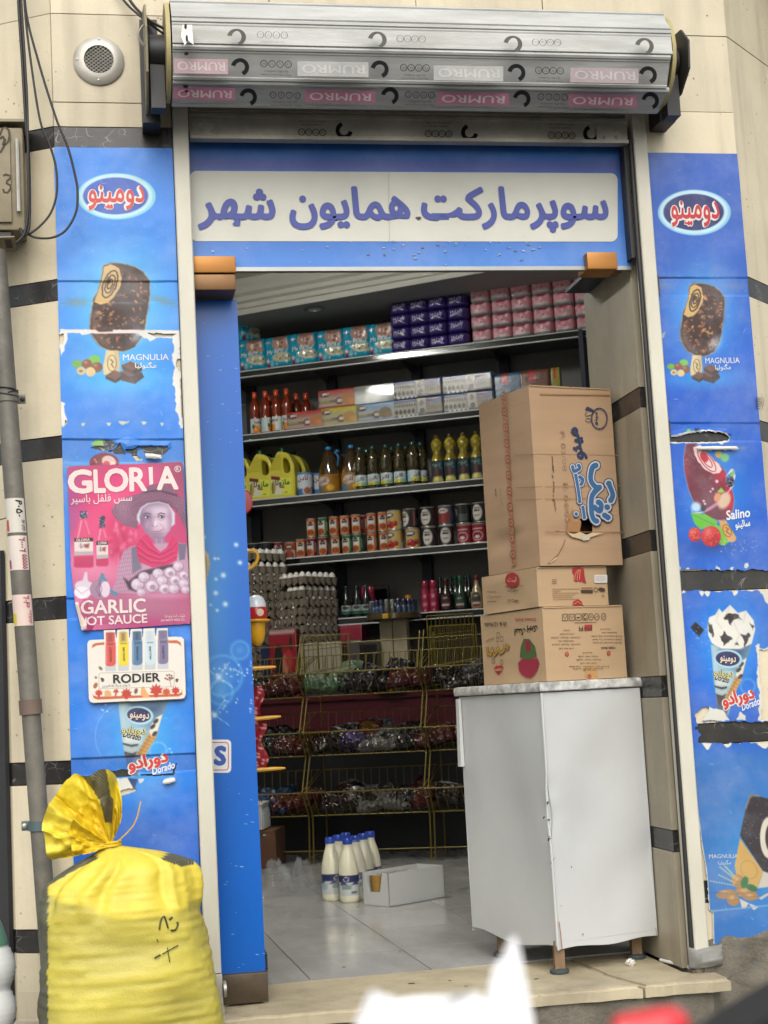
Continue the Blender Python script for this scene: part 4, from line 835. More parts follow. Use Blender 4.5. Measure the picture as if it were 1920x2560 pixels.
# torn and folded lower left corner
cv.poly(Q([(165,1800),(200,1790),(235,1930),(290,2010),(296,2090),(240,2112),(215,2010)]),(234,216,200),1.2);cv.h+=cv.mpoly(Q([(150,1790),(250,1780),(330,2050),(300,2120),(230,2120)]),10)*.012;cv.h+=np.clip((cv.Y-1560)/30,0,1)*.004*np.clip((K(900,0)[0]-cv.X)/120,0,1)
cv.poly(Q([(78,302),(90,283),(96,285),(84,304)]),(240,230,230),.8)
cv.keep&=inside>.5;cv.h+=(vnoise(cv.h.shape,60,21)-.5)*.0025
mb=MB();cv.build(mb);part('poster_sheet',mb,PAPERV,gp)
pp=Pl((0,GY,0),(0,-1,0));pp.cv=cv;mb=MB();CR_=S(246,224,218)
gl=[('G',102,362,584,325),('L',385,508,577,322),('O',503,762,567,310),('R',778,930,560,300),('I',985,1024,552,296),('A',1082,1312,543,290)]
for ch,xa,xb,yb,yt in gl:
    if ch=='I':pp.poly(mb,Q([(978,300),(1024,298),(1030,485),(990,500)]),CR_,lift=.0012);continue
    if ch=='R':
        pp.text(mb,ch,K(xa,yb),K(xb+35,yb-4),(yb-yt)/4.423,CR_,bold=.03,nb=8)
        continue
    pp.text(mb,ch,K(xa,yb),K(xb,yb-(xb-xa)*.03),(yb-yt)/4.423,CR_,bold=.035,nb=8)
pp.ell(mb,K(1301,320),7.2,7.2,CR_,w=1.6);pp.text(mb,'R',K(1288,338),K(1316,337),8,CR_,bold=.02,nb=4)
pp.text(mb,fa('سس فلفل باسیر'),K(122,690),K(798,672),19,S(240,212,216),bold=.014,nb=5)
pp.text(mb,'GARLIC',K(236,1926),K(950,1898),34,CR_,bold=.022,nb=8);pp.text(mb,'OT SAUCE',K(300,2050),K(968,2018),22,CR_,bold=.02,nb=8);pp.poly(mb,Q([(262,2040),(285,1960),(293,1958),(296,2050),(290,2062)]),CR_)
pp.text(mb,'GLORIA',K(180,1120),K(330,1114),6.5,S(240,226,226),bold=.02,nb=4);pp.text(mb,'LORIA',K(424,1154),K(520,1148),6,S(240,226,226),bold=.02,nb=4)
pp.text(mb,fa('شرکت آسا پرتو ندا'.replace('آ','ا')),K(1160,1962),K(1380,1955),7,CR_,bold=.008,nb=3);pp.text(mb,'ASA PARTO NEDA CO.',K(1116,2008),K(1380,1996),5.5,CR_,bold=.01,nb=3)
stuff(part('lettering',mb,PRINT,gp))

# ------------------------------------------------------------------ perfume card
PY_=-.022;pc=thing('perfume_card','white perfume advert card with five coloured vials and orange autumn leaves','advert card',(-.76,PY_,.9))
A,B=onY(*k6(300,40),PY_),onY(*k6(1420,895),PY_);K=k6;Q=lambda pts:[K(*p) for p in pts]
cv=Canvas((A[0],PY_,A[2]+.01),(B[0],PY_,A[2]+.01),(A[0],PY_,B[2]-.01),.00125,(240,234,222))
rr0=[(305,215),(318,186),(345,176),(492,170),(488,68),(618,62),(630,160),(640,62),(772,56),(780,158),(788,54),(918,52),(926,150),(934,50),(1062,46),(1072,142),(1084,46),(1210,42),(1212,142),(1360,140),(1392,170),(1412,790),(1395,828),(1365,842),(370,886),(335,872),(320,830)]
ins=cv.mpoly(Q(rr0),.8)
for pts in ([(356,272),(366,230),(400,214),(495,205),(495,232),(410,240)],[(1212,184),(1310,182),(1350,205),(1360,250),(1320,218),(1212,212)],[(362,780),(372,800),(420,815),(900,800),(1320,782),(1360,770),(1368,735),(1372,790),(1330,812),(900,826),(420,848),(376,830)]):cv.poly(Q(pts),(206,104,66),1)
lf=[(0,-70),(14,-40),(40,-55),(36,-25),(66,-22),(48,2),(60,24),(24,30),(14,66),(-14,66),(-24,32),(-60,24),(-46,0),(-66,-22),(-36,-26),(-40,-55),(-14,-38)]
for x,y,s_,c in ((435,775,.7,(206,74,54)),(745,780,.95,(200,70,56)),(1078,745,1.15,(206,70,54)),(1192,762,.75,(206,96,50)),(1296,748,.75,(206,70,56))):cv.poly(Q([(x+a*s_,y+b*s_) for a,b in lf]),c,1)
cv.poly(Q([(500,810),(500,750),(535,740),(570,760),(580,815)]),(232,178,120),1);cv.poly(Q([(905,790),(910,715),(940,700),(1010,825),(940,828)]),(238,176,110),1);cv.poly(Q([(595,770),(610,735),(640,730),(662,762),(640,772),(630,810),(612,810),(620,772)]),(206,90,60),1)
for x,y,rx,ry,a,c in ((455,497,26,16,45,(132,110,88)),(402,600,15,15,0,(150,128,110)),(398,690,22,34,25,(170,110,66)),(852,752,20,32,15,(126,104,76)),(478,630,18,20,0,(110,84,60)),(472,614,17,10,10,(50,46,40)),(1310,635,15,18,0,(130,76,50)),(1312,622,15,8,0,(60,40,30))):cv.ell(K(x,y),rx/4.484,ry/4.484,c,a,1)
cv.put(cv.seg([K(1245,700),K(1225,600)],1.2,.7),(150,110,90))
for x,y in ((1200,575),(1225,570),(1250,580),(1182,610),(1262,605),(1205,620),(1245,612),(1228,600)):cv.put(cv.seg([K(1232,640),K(x,y)],.9,.7),(170,130,110),.8);cv.ell(K(x,y),2.3,2.3,(130,74,60),0,.8)
bx=rrect(*K(436,530),*K(1280,705),5)
bx=[(x,y-(x-340)*.028+2) for x,y in bx];cv.put(cv.seg(bx+bx[:1],1.0,.6),(150,140,132),.9)
for i,(x,top,c,cd,yb) in enumerate(((562,96,(222,92,82),(150,70,64),530),(706,90,(240,216,60),(140,104,50),525),(861,84,(92,130,166),(58,80,100),518),(1006,78,(206,224,230),(206,206,214),512),(1150,74,(134,122,156),(120,108,140),505))):
    w=60;cv.poly(Q([(x-w+10,205-i*8),(x+w+4,202-i*8),(x+w+6,yb-10),(x+w-5,yb),(x-w+12,yb+2),(x-w+4,yb-10)]),(204,208,208),1);cv.poly(Q([(x-w+8,206-i*8),(x+w+2,203-i*8),(x+w+4,yb-90),(x+w-15,yb-62),(x,yb-54),(x-w+22,yb-60),(x-w+8,yb-86)]),c,1)
    cv.poly(Q([(x-w+12,top),(x+w-8,top-3),(x+w-4,200-i*8),(x-w+12,206-i*8)]),c if i!=1 else (232,206,120),1);cv.put(cv.mpoly(Q([(x-22,top+6),(x+24,top+4),(x+26,198-i*8),(x-20,202-i*8)]),5),cd,.85);cv.put(cv.seg(Q([(x-w+20,215-i*8),(x-w+20,yb-90)]),2,1.5),(250,250,250),.35)
cv.keep&=ins>.5;mb=MB();cv.build(mb);part('card_sheet',mb,PAPERV,pc)
mb=MB();P_=Pl((0,PY_,0),(0,-1,0));P_.text(mb,'RODIER',K(600,662),K(1122,640),21.5,S(34,32,34),bold=.024,nb=8);P_.text(mb,fa('با رودیر نو برگ ها قدم بزن'),K(470,705),K(785,692),6.5,S(90,80,80),nb=3)
for i,(x,t,c) in enumerate(((568,'BACCARAT',(120,40,40)),(716,'GOOD GIRL',(90,70,20)),(868,'SAUVAGE',(30,46,66)),(1012,'ALLURE',(60,76,86)),(1160,'ACCENTO',(50,40,66)))):
    P_.text(mb,t,K(x+12,418-i*7),K(x+8,258-i*4),5,S(*c),bold=.01,nb=3);P_.text(mb,'RODIER',K(x-34,232-i*6),K(x+34,229-i*6),3,S(*c),nb=3)
stuff(part('lettering',mb,PRINT,pc));mb=MB();P_.poly(mb,Q([(x+3,y+5) for x,y in rr0]),S(150,148,140),lift=-.0035);part('card_back',mb,PRINT,pc)
# ------------------------------------------------------------------ right pilaster banner
RY=-.006;k7=crop(1600,380,3.569);k8=crop(1620,1050,4.917);kR=crop(1180,1280,2.242);kB=crop(1640,1850,3.114)
rb=thing('ice_cream_banner','darker blue ice cream banner right of the doorway, ripped open across its middle','banner',(1.0,RY,.2))
X0,X1=.848,1.147;ZT,ZB=2.464,-.05
cv=Canvas((X0,RY,ZT),(X1,RY,ZT),(X0,RY,ZB),.0019,(46,98,196))
cv.put(np.clip((cv.Y-700)/160,0,1),(26,96,206),.9);cv.put(np.clip((cv.Y-1840)/60,0,1),(64,122,190),.85)
cv.put(cv.glow(k7(560,1430),82,120,2.3),(84,178,250),.9);cv.put(cv.glow(k7(560,2010),96,26,2.6),(30,150,236),.9)
logo(cv,k7(485,540),91,57,0,(150,210,240),(42,50,112));KBr=lambda x,y:k7(360+(x-338)*.738,1168+(y-992)*.830);bar(cv,KBr,0,9)
K=k8;Q=lambda pts:[K(*p) for p in pts]
cv.put(cv.glow(K(820,900),72,120,2.2),(20,140,226),.9);cv.put(cv.glow(K(760,1560),70,20,2),(30,66,150),.6)
pop=[(468,300),(560,285),(640,345),(800,470),(900,570),(962,660),(950,760),(1030,860),(1055,980),(1040,1100),(980,1222),(860,1232),(760,1202),(690,1150),(560,1000),(500,860),(450,640),(440,480)]
cv.poly(Q([(x+(x-740)*.025,y+(y-760)*.015) for x,y in pop]),(170,170,205),1.5);cv.poly(Q(pop),(112,44,60),1.5);m=cv.mpoly(Q(pop),1.5)
cv.put(cv.glow(K(1010,960),14,50,2)*m,(206,36,66),.9);cv.put(cv.glow(K(900,680),20,20,2)*m,(190,34,60),.9);cv.put(cv.glow(K(470,600),8,60)*m,(150,60,74),.8)
bt=[(556,335),(640,305),(700,372),(790,470),(870,540),(908,605),(880,652),(800,664),(700,606),(620,520),(570,430)];cv.poly(Q(bt),(240,206,200),1.3,wob=2);m=cv.mpoly(Q(bt),1.3)
for q,w in ((1,2.2),(.6,2.2)):
    cv.put(cv.seg(Q(ringpts(722,500,165*q,62*q,52,0,360)),w)*m,(150,40,60))
cv.ell(K(690,455),9,14,(196,40,56),-30,1.5)
for pts,c in (([(950,700),(1020,600),(1055,605),(1075,690),(1040,830),(960,920),(900,1010),(760,1100),(640,1150),(560,1160),(525,1090),(540,1140),(660,1130),(860,1010),(1000,860),(1050,700),(1030,640)],(226,206,224)),([(690,1120),(850,1000),(900,1020),(760,1110),(690,1140)],(196,130,160))):cv.poly(Q(pts),c,1.2)
cv.ell(K(935,990),15,22,(222,190,160),25,3);cv.ell(K(850,950),8,12,(226,150,110),20,2);cv.ell(K(1010,760),10,13,(28,26,40));cv.ell(K(680,1080),7,9,(32,30,44));cv.ell(K(590,1070),12,12,(190,220,240),0,4)
for i in range(22):cv.put(cv.glow(K(1010+random.uniform(-45,45),760+random.uniform(-60,60)),1.4,1.4),(176,176,196),.9)
for x,y,r in ((845,755,4),(795,848,3),(768,880,2.4),(685,995,3),(700,1030,3),(700,1190,3)):cv.ell(K(x,y),r,r,(240,190,210))
cv.poly(Q([(1000,690),(1050,600),(1065,660),(1040,700)]),(120,190,80));cv.poly(Q([(850,880),(900,830),(940,880),(890,900)]),(150,200,70))
cv.ell(K(870,420),9,10,(196,170,90),0,2);cv.ell(K(945,460),11,11,(120,190,130),0,3)
cv.poly(Q([(870,1235),(960,1240),(1085,1440),(1080,1480),(1045,1502),(990,1498),(900,1350)]),(222,166,96),1.2);cv.put(cv.seg(Q(ringpts(972,1360,48,78,-22,0,360)),1.6),(110,76,40));cv.put(cv.seg(Q([(955,1320),(990,1340),(960,1370),(1000,1400)]),2.4),(120,84,44))
cv.poly(Q([(522,1140),(700,1155),(860,1250),(820,1310),(640,1345),(570,1270),(550,1210)]),(104,194,60),1.2);cv.poly(Q([(800,1270),(880,1300),(990,1500),(940,1545),(880,1530),(840,1400)]),(120,200,56),1.2);cv.put(cv.seg(Q([(540,1160),(820,1290)]),1.3,1),(60,130,40),.8)
for x,y,rx,ry in ((574,1408,78,88),(775,1430,122,126)):
    cv.ell(K(x,y),rx/4.917,ry/4.917,(206,46,54),0,1.4);cv.put(cv.glow(K(x-rx*.3,y-ry*.4),rx/11,ry/11),(240,130,120),.7);cv.put(cv.glow(K(x+rx*.4,y+ry*.5),rx/9,ry/9),(150,20,36),.5)
    for i in range(40):a=random.uniform(0,6.28);q=random.random()**.5*.85;cv.put(cv.glow(K(x+rx*q*math.cos(a),y+ry*q*math.sin(a)),.9,1.1),(244,190,110),.7)
for i in range(30):cv.put(cv.glow(K(random.uniform(880,1340),random.uniform(1480,1620)),1.1,1.1),(220,232,250),.8)
# rip across the third band, with its white paper edges
rip=[(190,232),(400,200),(560,158),(740,148),(930,163),(1002,215),(982,250),(850,266),(600,272),(350,268),(190,264)]
cv.poly(Q([(185,222),(560,132),(740,122),(950,150),(1012,205),(1000,262),(900,300),(860,280),(620,296),(600,282),(190,290)]),(236,236,226),1,wob=3);cv.cut(Q(rip),3)
cv.poly(Q([(590,336),(800,326),(1092,322),(1108,352),(1060,388),(985,366),(700,372),(620,384)]),(238,234,214),1.2,wob=5);cv.put(cv.glow(K(1160,345),12,5),(120,150,180),.6)
cv.poly(Q([(455,150),(500,105),(540,125),(470,155)]),(120,190,70));
for i in range(16):cv.put(cv.glow(K(random.uniform(560,640),random.uniform(95,135)),1.5,1.5),(26,26,40),.9)
# ragged ends over the uncovered marble strips
zone=lambda y0,y1:((cv.Y>y0+cv.wx*7)&(cv.Y<y1+cv.wy*7))
for pts in ([(300,1740),(350,1745),(405,1810),(400,1850),(300,1850)],[(470,1825),(500,1812),(520,1840),(460,1850)],[(835,1790),(880,1820),(900,1850),(830,1850)],[(1010,1810),(1050,1800),(1050,1850),(1000,1850)],[(1190,1760),(1225,1745),(1240,1790),(1215,1825),(1185,1810)]):cv.poly(Q(pts),(234,230,212),1,wob=4)
cv.keep&=~zone(1425,1476)
K=kR;Q=lambda pts:[K(*p) for p in pts]
cv.put(cv.glow(K(1450,730),95,135,2.4),(40,150,244),.95)
for a,b in ((1290,448),(1320,452),(1475,446),(1180,440)):cv.poly(Q([(a-18,b-6),(a+16,b-8),(a+10,b+14),(a-4,b+22),(a-14,b+6)]),(236,232,216),1,wob=4)
cv.poly(Q([(1600,430),(1680,430),(1680,530),(1640,500),(1625,460)]),(232,226,206),1,wob=4)
KC=lambda x,y:kR(1340+(x-650)*.397,745+(y-862)*.483);cone(cv,KC)
crm=[(1322,640),(1330,590),(1365,575),(1385,540),(1404,562),(1446,520),(1492,566),(1536,552),(1578,606),(1588,660),(1568,738),(1500,768),(1400,766),(1345,735),(1325,690)]
cv.poly(Q(crm),(238,236,224),1.4);m=cv.mpoly(Q(crm),1.2)
for pts in ([(1412,588),(1440,570),(1496,578),(1506,598),(1470,606),(1450,640),(1436,610),(1418,602)],[(1326,622),(1344,640),(1356,690),(1346,700),(1334,664)],[(1384,694),(1400,700),(1418,662),(1428,692),(1458,707),(1430,724),(1412,752),(1402,722)],[(1508,682),(1530,690),(1543,672),(1560,690),(1546,736),(1530,756),(1526,712)],[(1562,622),(1580,640),(1576,664),(1568,650)],[(1470,742),(1484,730),(1490,752)]):cv.poly(Q(pts),(52,44,42),1.4,wob=7)
for pts in ([(1385,545),(1370,610),(1400,650)],[(1446,524),(1430,570)],[(1470,625),(1500,690),(1470,750)],[(1536,556),(1520,620)]):cv.put(cv.seg(Q(pts),2.5,2.5)*m,(206,200,186),.6)
for i in range(16):cv.put(cv.glow(K(random.uniform(1412,1506),random.uniform(578,606)),1.3,1.1),(130,122,120),.9)
cv.poly(Q([(1224,648),(1252,614),(1302,660),(1274,700)]),(30,28,34),1);cv.put(cv.seg(Q([(1252,616),(1300,660)]),1,.6),(90,88,96))
for i in range(20):cv.put(cv.glow(K(random.uniform(1230,1330),random.uniform(600,800)),1.2,1.2),(200,230,255),.7)
cv.put(np.exp(-((np.hypot(cv.X-K(1545,975)[0],cv.Y-K(1545,975)[1])-18)/3)**2),(90,170,240),.6)
cv.poly(Q([(1588,752),(1606,742),(1630,768),(1700,730),(1700,1175),(1604,1168),(1612,1060),(1598,900),(1606,860)]),(236,230,214),1,wob=6);cv.cut(Q([(1612,770),(1632,782),(1700,745),(1700,1160),(1622,1160),(1630,1050),(1612,900)]),5)
cv.poly(Q([(1285,1165),(1310,1130),(1330,1090),(1360,1105),(1410,1110),(1440,1165),(1420,1172)]),(232,230,216),1,wob=5);cv.poly(Q([(1480,1165),(1500,1120),(1530,1140),(1535,1168)]),(226,226,214),1,wob=4)
cv.cut(Q([(1255,1130),(1300,1095),(1330,1095),(1290,1170),(1255,1170)]),4)
cv.keep&=~(zone(1804,1857)&(cv.X>kR(1270+0,0)[0]+cv.wx*20))
K=kB;Q=lambda pts:[K(*p) for p in pts]
for a,w,d in ((400,40,48),(555,40,36),(840,60,40)):cv.poly(Q([(a-w,20),(a+w,20),(a+w*.4,20+d),(a,25+d),(a-w*.5,20+d*.7)]),(234,228,208),1,wob=4)
cv.put(cv.glow(K(800,900),110,130,2),(66,150,214),.8)
brp=[(735,425),(790,435),(900,465),(900,1045),(835,1022),(655,745),(700,530)];cv.poly(Q(brp),(62,56,60),1.6);m=cv.mpoly(Q(brp),1.6)
for i in range(60):cv.put(cv.seg([K(random.uniform(660,880),random.uniform(440,1000)) for _ in range(1)]*2,random.uniform(1,2.6),1)*m,random.choice([(140,132,124),(180,170,150),(36,32,36)]),.8)
cv.put(cv.seg(Q([(700,530),(735,430),(800,436)]),4,2.5),(170,150,120),.8);cv.ell(K(880,760),22,52,(222,216,196));cv.ell(K(892,760),13,34,(70,60,60));cv.poly(Q([(835,1022),(900,1045),(900,1140),(790,1155)]),(206,200,184),2)
stk=[(655,765),(835,1025),(790,1152),(640,1130),(612,980)];cv.poly(Q(stk),(206,168,98),1.4);cv.put(cv.seg(Q(ringpts(725,1010,75,60,55,0,360)),1.2),(164,128,70))
for x,y,rx,ry,a in ((545,1200,78,36,-8),(700,1188,84,42,12),(600,1245,50,46,30),(640,1100,60,50,40),(740,1220,60,30,0)):cv.ell(K(x,y),rx/3.114,ry/3.114,(176,134,88),a,1.2);cv.put(cv.seg(Q([(x-rx*.8,y+ry*.1),(x+rx*.8,y-ry*.1)]),1,1),(120,84,50),.7);cv.put(cv.glow(K(x-rx*.2,y-ry*.4),rx/8,ry/8),(224,190,140),.7)
cv.ell(K(690,1108),9,15,(66,126,76),15);cv.ell(K(745,1150),15,8,(60,116,70),20)
for (ax,ay),(bx,by) in (((600,1130),(425,1098)),((610,1110),(490,1050)),((600,1070),(500,990)),((610,1060),(540,985))):
    for i in range(9):t=i/8;cv.put(cv.glow(K(ax+(bx-ax)*t,ay+(by-ay)*t),2.6,1.8),(214,204,150),.9)
for pts in ([(650,1235),(720,1270),(700,1310),(670,1315)],[(720,1270),(800,1300),(760,1325)],[(800,1230),(870,1190),(880,1205),(820,1245)]):cv.poly(Q(pts),random.choice([(214,208,196),(196,190,180)]),1)
cv.put(np.exp(-((cv.Y-K(0,1335)[1]+(cv.X-1770)*.1)/2.2)**2),(130,176,214),.8);cv.put(np.exp(-((cv.Y-K(0,1190)[1])/1.5)**2)*(cv.X<K(560,0)[0]),(50,90,150),.5)
edge_=[(245,10),(252,60),(290,330),(322,560),(350,780),(388,1010),(412,1325),(440,1345),(446,1590),(602,1578),(576,1780),(540,1878),(700,1835),(1000,1790),(1000,0)]
low=cv.mpoly(Q(edge_),.6,1.5)>.5;cv.keep&=(cv.Y<K(0,14)[1])|low
inner_=cv.mpoly(Q([(x+9,y) if x<640 else (x,y) for x,y in edge_]),.8);cv.put((1-inner_)*(cv.Y>K(0,14)[1]),(224,220,206))
bandrow(cv,692,742,.006);bandrow(cv,1055,1106,.005)
for c in (k7(200,1190),k7(850,1200)):cv.put(cv.glow(c,24,9),(130,140,176),.5)
cv.poly([k7(*p) for p in ((165,1660),(225,1600),(215,1655))],(160,176,190),1,wob=3)
wear(cv,8,130,(1600,1910),(400,2450));cv.h+=(vnoise(cv.h.shape,45,19)-.5)*.0035;cv.h=np.maximum(cv.h,-.0045)
cv.h+=cv.mpoly([k8(*p) for p in ((190,180),(560,120),(950,130),(1000,170),(740,150),(560,160),(400,202),(190,234))],6)*.009
mb=MB();cv.build(mb);part('vinyl_sheet',mb,VINYL,rb)
rp=Pl((0,RY,0),(0,-1,0));rp.cv=cv;mb=MB();logotext(rp,mb,k7(282,590),k7(712,588),46,(206,54,62));rp.line(mb,[k7(395,632),k7(430,640),k7(468,630)],9,S(246,240,232),lift=.0009);rp.line(mb,[k7(398,632),k7(430,639),k7(465,630)],5,S(206,54,62),lift=.0013)
rp.text(mb,'MAGNULIA',k7(585,1886),k7(890,1882),14.5,S(226,230,236),lift=.0009,bold=.006,nb=3);rp.text(mb,fa('مگنولیا'),k7(675,1940),k7(812,1938),14,S(226,230,236),lift=.0009,bold=.012,nb=4)
rp.text(mb,'Salino',k8(968,1228),k8(1258,1186),23,S(240,242,244),lift=.0009,bold=.025,nb=6,slant=.12);rp.text(mb,fa('سالینو'),k8(1078,1326),k8(1262,1296),17,S(240,242,244),lift=.0009,bold=.03,nb=5)
KT=lambda x,y:(KC(x,y)[0]+9,KC(x,y)[1]-14);conetext(rp,mb,KC if False else (lambda x,y:KT(x,y) if y>1500 else KC(x,y)))
rp.text(mb,'MAGNULIA',kB(415,922),kB(640,918),10,S(206,214,222),lift=.0009,bold=.004,nb=3);rp.text(mb,fa('مگنولیا'),kB(485,970),kB(585,966),10,S(206,214,222),lift=.0009,nb=3)
stuff(part('lettering',mb,PRINT,rb))
curl(rp,k8(600,352),k8(1090,345),.004,.006,PAPER,rb,5)
# phone number sprayed on the corner wall at the far right
dR=np.array([math.cos(R2D(43)),math.sin(R2D(43)),0]);nR=np.array([dR[1],-dR[0],0]);wp=Pl((1.148,0,0),nR)
mb=MB()
for k in range(7):wp.line(mb,[(1889+k*3,992),(1890+k*3.2,1004+(k % 3)*6),(1891+k*3,1016+(k % 2)*8)],1.6,S(52,46,40),lift=.002)
for k in range(5):wp.line(mb,[(1889,996+k*6),(1899,998+k*6)],1.2,S(70,62,54),lift=.002)
stuff(part('stencil_mark',mb,PRINTD,bld))
# ================================================================== THINGS ON AND BEFORE THE FACADE
def bez(pts,n=60):
    P=np.array(pts,float);t=np.linspace(0,len(P)-1,n);o=[]
    for q in t:
        i=int(min(q,len(P)-2));f=q-i;p0,p1,p2,p3=P[max(i-1,0)],P[i],P[i+1],P[min(i+2,len(P)-1)]
        o.append(.5*((2*p1)+(-p0+p2)*f+(2*p0-5*p1+4*p2-p3)*f*f+(-p0+3*p1-3*p2+p3)*f**3))
    return np.array(o)

# round wall vent
vt_=thing('wall_vent','round white metal vent with a diamond mesh in the upper left wall','vent',(-.85,0,2.7))
vc=onY(247,154,0);VM=M('vent_metal',S(214,210,198),rough=.4,metal=.3,var=.15,vs=12,dirt=.5,ds=9,dcol=(.2,.16,.1,1))
def facing(mb,o):# turn a z-up lathe so that its axis points to the street
    V=mb.v[-1];mb.v[-1]=np.stack([o[0]+V[:,0],o[1]-V[:,2],o[2]+V[:,1]],1);return mb
mb=MB();mb.lathe([(.074,-.01),(.0735,.006),(.068,.012),(.050,.017),(.043,.018),(.041,.013),(.041,-.01)],n=40);facing(mb,vc);part('rim',mb,VM,vt_,40)
mb=MB();mb.lathe([(.001,.000),(.042,.0),(.042,-.004),(.001,-.004)],n=28);facing(mb,vc+np.array([0,-.006,0]));part('duct_disc',mb,BLACKP,vt_)  # flat black disc stands in for the dark inside of the duct
mb=MB()
for sgn in (1,-1):
    for k in range(-5,6):
        off=k*.0085;a=R2D(38)*sgn;d=np.array([math.cos(a),0,math.sin(a)]);nn=np.array([-math.sin(a),0,math.cos(a)]);h=math.sqrt(max(0,.042**2-off**2))
        if h<.006:continue
        c=vc+nn*off+np.array([0,-.0145-.0007*sgn,0]);mb.cyl(c-d*h,c+d*h,.0011,n=5)
stuff(part('mesh',mb,VM,vt_))
for k in (88,268,180):
    mb=MB();p=vc+np.array([.062*math.cos(R2D(k)),-.0135,.062*math.sin(R2D(k))]);mb.lathe([(.0035,0),(.003,.002),(.0008,.0026)],n=8);facing(mb,p);part('screw',mb,STEEL,vt_)
# junction box at the far left
d1=np.array([math.cos(R2D(29)),-math.sin(R2D(29)),0]);n1=np.array([-math.sin(R2D(29)),-math.cos(R2D(29)),0])
JB_=M('box_paint',S(158,146,116),rough=.55,var=.15,vs=6,bump=.1,bs=50,dirt=.55,ds=5,dcol=(.10,.085,.06,1))
jb=thing('junction_box','dented beige metal electrical box with a stencilled number, upper left','electrical box',(-1.1,-.02,2.0))
jy=-.06;A=onY(62,318,jy);Bm=onY(64,575,jy);zt,zb,xr=A[2],Bm[2],A[0]-.006
mb=MB();mb.box((xr-.16,jy+.06,(zt+zb)/2),(.32,.12,zt-zb),bev=.008);part('body',mb,JB_,jb,40)
mb=MB();mb.box((xr-.185,jy-.004,(zt+zb)/2+.005),(.30,.012,zt-zb-.03),bev=.004);dr=part('door',mb,JB_,jb,40)
mb=MB();mb.prism([(xr-.35,jy-.012,zt+.012),(xr+.01,jy-.012,zt+.012),(xr+.01,.12,zt+.018),(xr-.35,.12,zt+.018)],(0,0,.008));part('rain_lid',mb,JB_,jb)
mb=MB();mb.cyl((xr-.016,jy-.012,zb+.05),(xr-.016,jy-.012,zt-.04),.006,n=8);part('hinge',mb,STEEL,jb)
mb=MB();mb.box((xr-.14,jy+.05,zb-.014),(.20,.08,.022));part('cable_entry',mb,BLACKP,jb)
mb=MB();mb.prism([(xr-.32,jy-.01,zb-.034),(xr-.03,jy-.01,zb-.024),(xr-.03,.06,zb-.024),(xr-.32,.06,zb-.034)],(0,0,.004));part('bottom_flap',mb,JB_,jb)
bp_=Pl((0,jy-.0106,0),(0,-1,0));mb=MB();kb=crop(0,300,5.265);DK=S(92,84,68)
for pts,w in (([(40,730),(80,715),(140,735),(130,770),(95,800),(85,830),(140,860),(135,910),(100,955),(55,950),(40,905)],5),([(0,200),(30,110),(70,95),(115,130),(125,210),(105,290),(60,330),(20,400),(0,430)],5),([(0,240),(40,220),(65,260),(40,330)],7)):bp_.line(mb,[kb(*p) for p in pts],w,DK,lift=.0006)
stuff(part('stencil',mb,PRINTD,dr))
# drain pipe
pv0,pv1=onY(-9,640,-.05),onY(101,2090,-.05);pxx=(pv0[0]+pv1[0])/2
pipe=thing('drain_pipe','grey metal drain pipe with clamps and paper stickers on the far left','drain pipe',(pxx,-.05,GZ))
PM=M('pipe_paint',S(118,114,104),rough=.55,metal=.2,var=.2,vs=9,bump=.12,bs=50,dirt=.45,ds=7,dcol=(.30,.28,.23,1));pr_=.0275
zc=onY(82,1760,-.05)[2];pa=(pv0[0]-.012,-.05)
def pxy(z):t=(pv0[2]-z)/(pv0[2]-pv1[2]);return np.array([pv0[0]+(pv1[0]-pv0[0])*t,-.05,z])
mb=MB();mb.tube([pxy(z) for z in np.linspace(zc,onY(-9,628,-.05)[2],14)],pr_,18);part('pipe',mb,PM,pipe,50)
mb=MB();mb.tube([pxy(z) for z in np.linspace(GZ+.002,zc+.02,14)],pr_*.93,18);part('pipe',mb,PM,pipe,50)
mb=MB();mb.tube([pxy(z) for z in (zc+.012,zc-.028)],pr_*1.13,18);part('coupling',mb,M('pipe_rust',S(122,104,90),rough=.6,var=.25,dirt=.4),pipe,50)
for zk,mt_ in ((onY(50,994,-.05)[2],PM),(onY(95,2064,-.05)[2],M('blue_clamp',S(92,116,122),rough=.5,metal=.3,var=.2,dirt=.3))):
    c=pxy(zk);mb=MB();mb.cyl(c-np.array([0,0,.013]),c+np.array([0,0,.013]),pr_*1.12,n=18);mb.box((c[0],-.026,zk),(.098,.006,.026),bev=.002);cl_=part('clamp',mb,mt_,pipe,40)
    for sx in (-1,1):
        mb=MB();mb.lathe([(.0075,0),(.007,.005),(.003,.007),(.0005,.007)],n=8);facing(mb,(c[0]+sx*.041,-.029,zk));part('bolt',mb,STEEL if sx<0 else BLACKP,cl_,40)
mb=MB();c=pxy(onY(50,982,-.05)[2]);t=np.linspace(0,14,60);mb.tube([c+np.array([(pr_+.003)*math.cos(a),-(pr_+.003)*math.sin(a),.012*math.sin(a*.7)]) for a in t],.0022,5);part('wire_tie',mb,BLACKP,pipe)
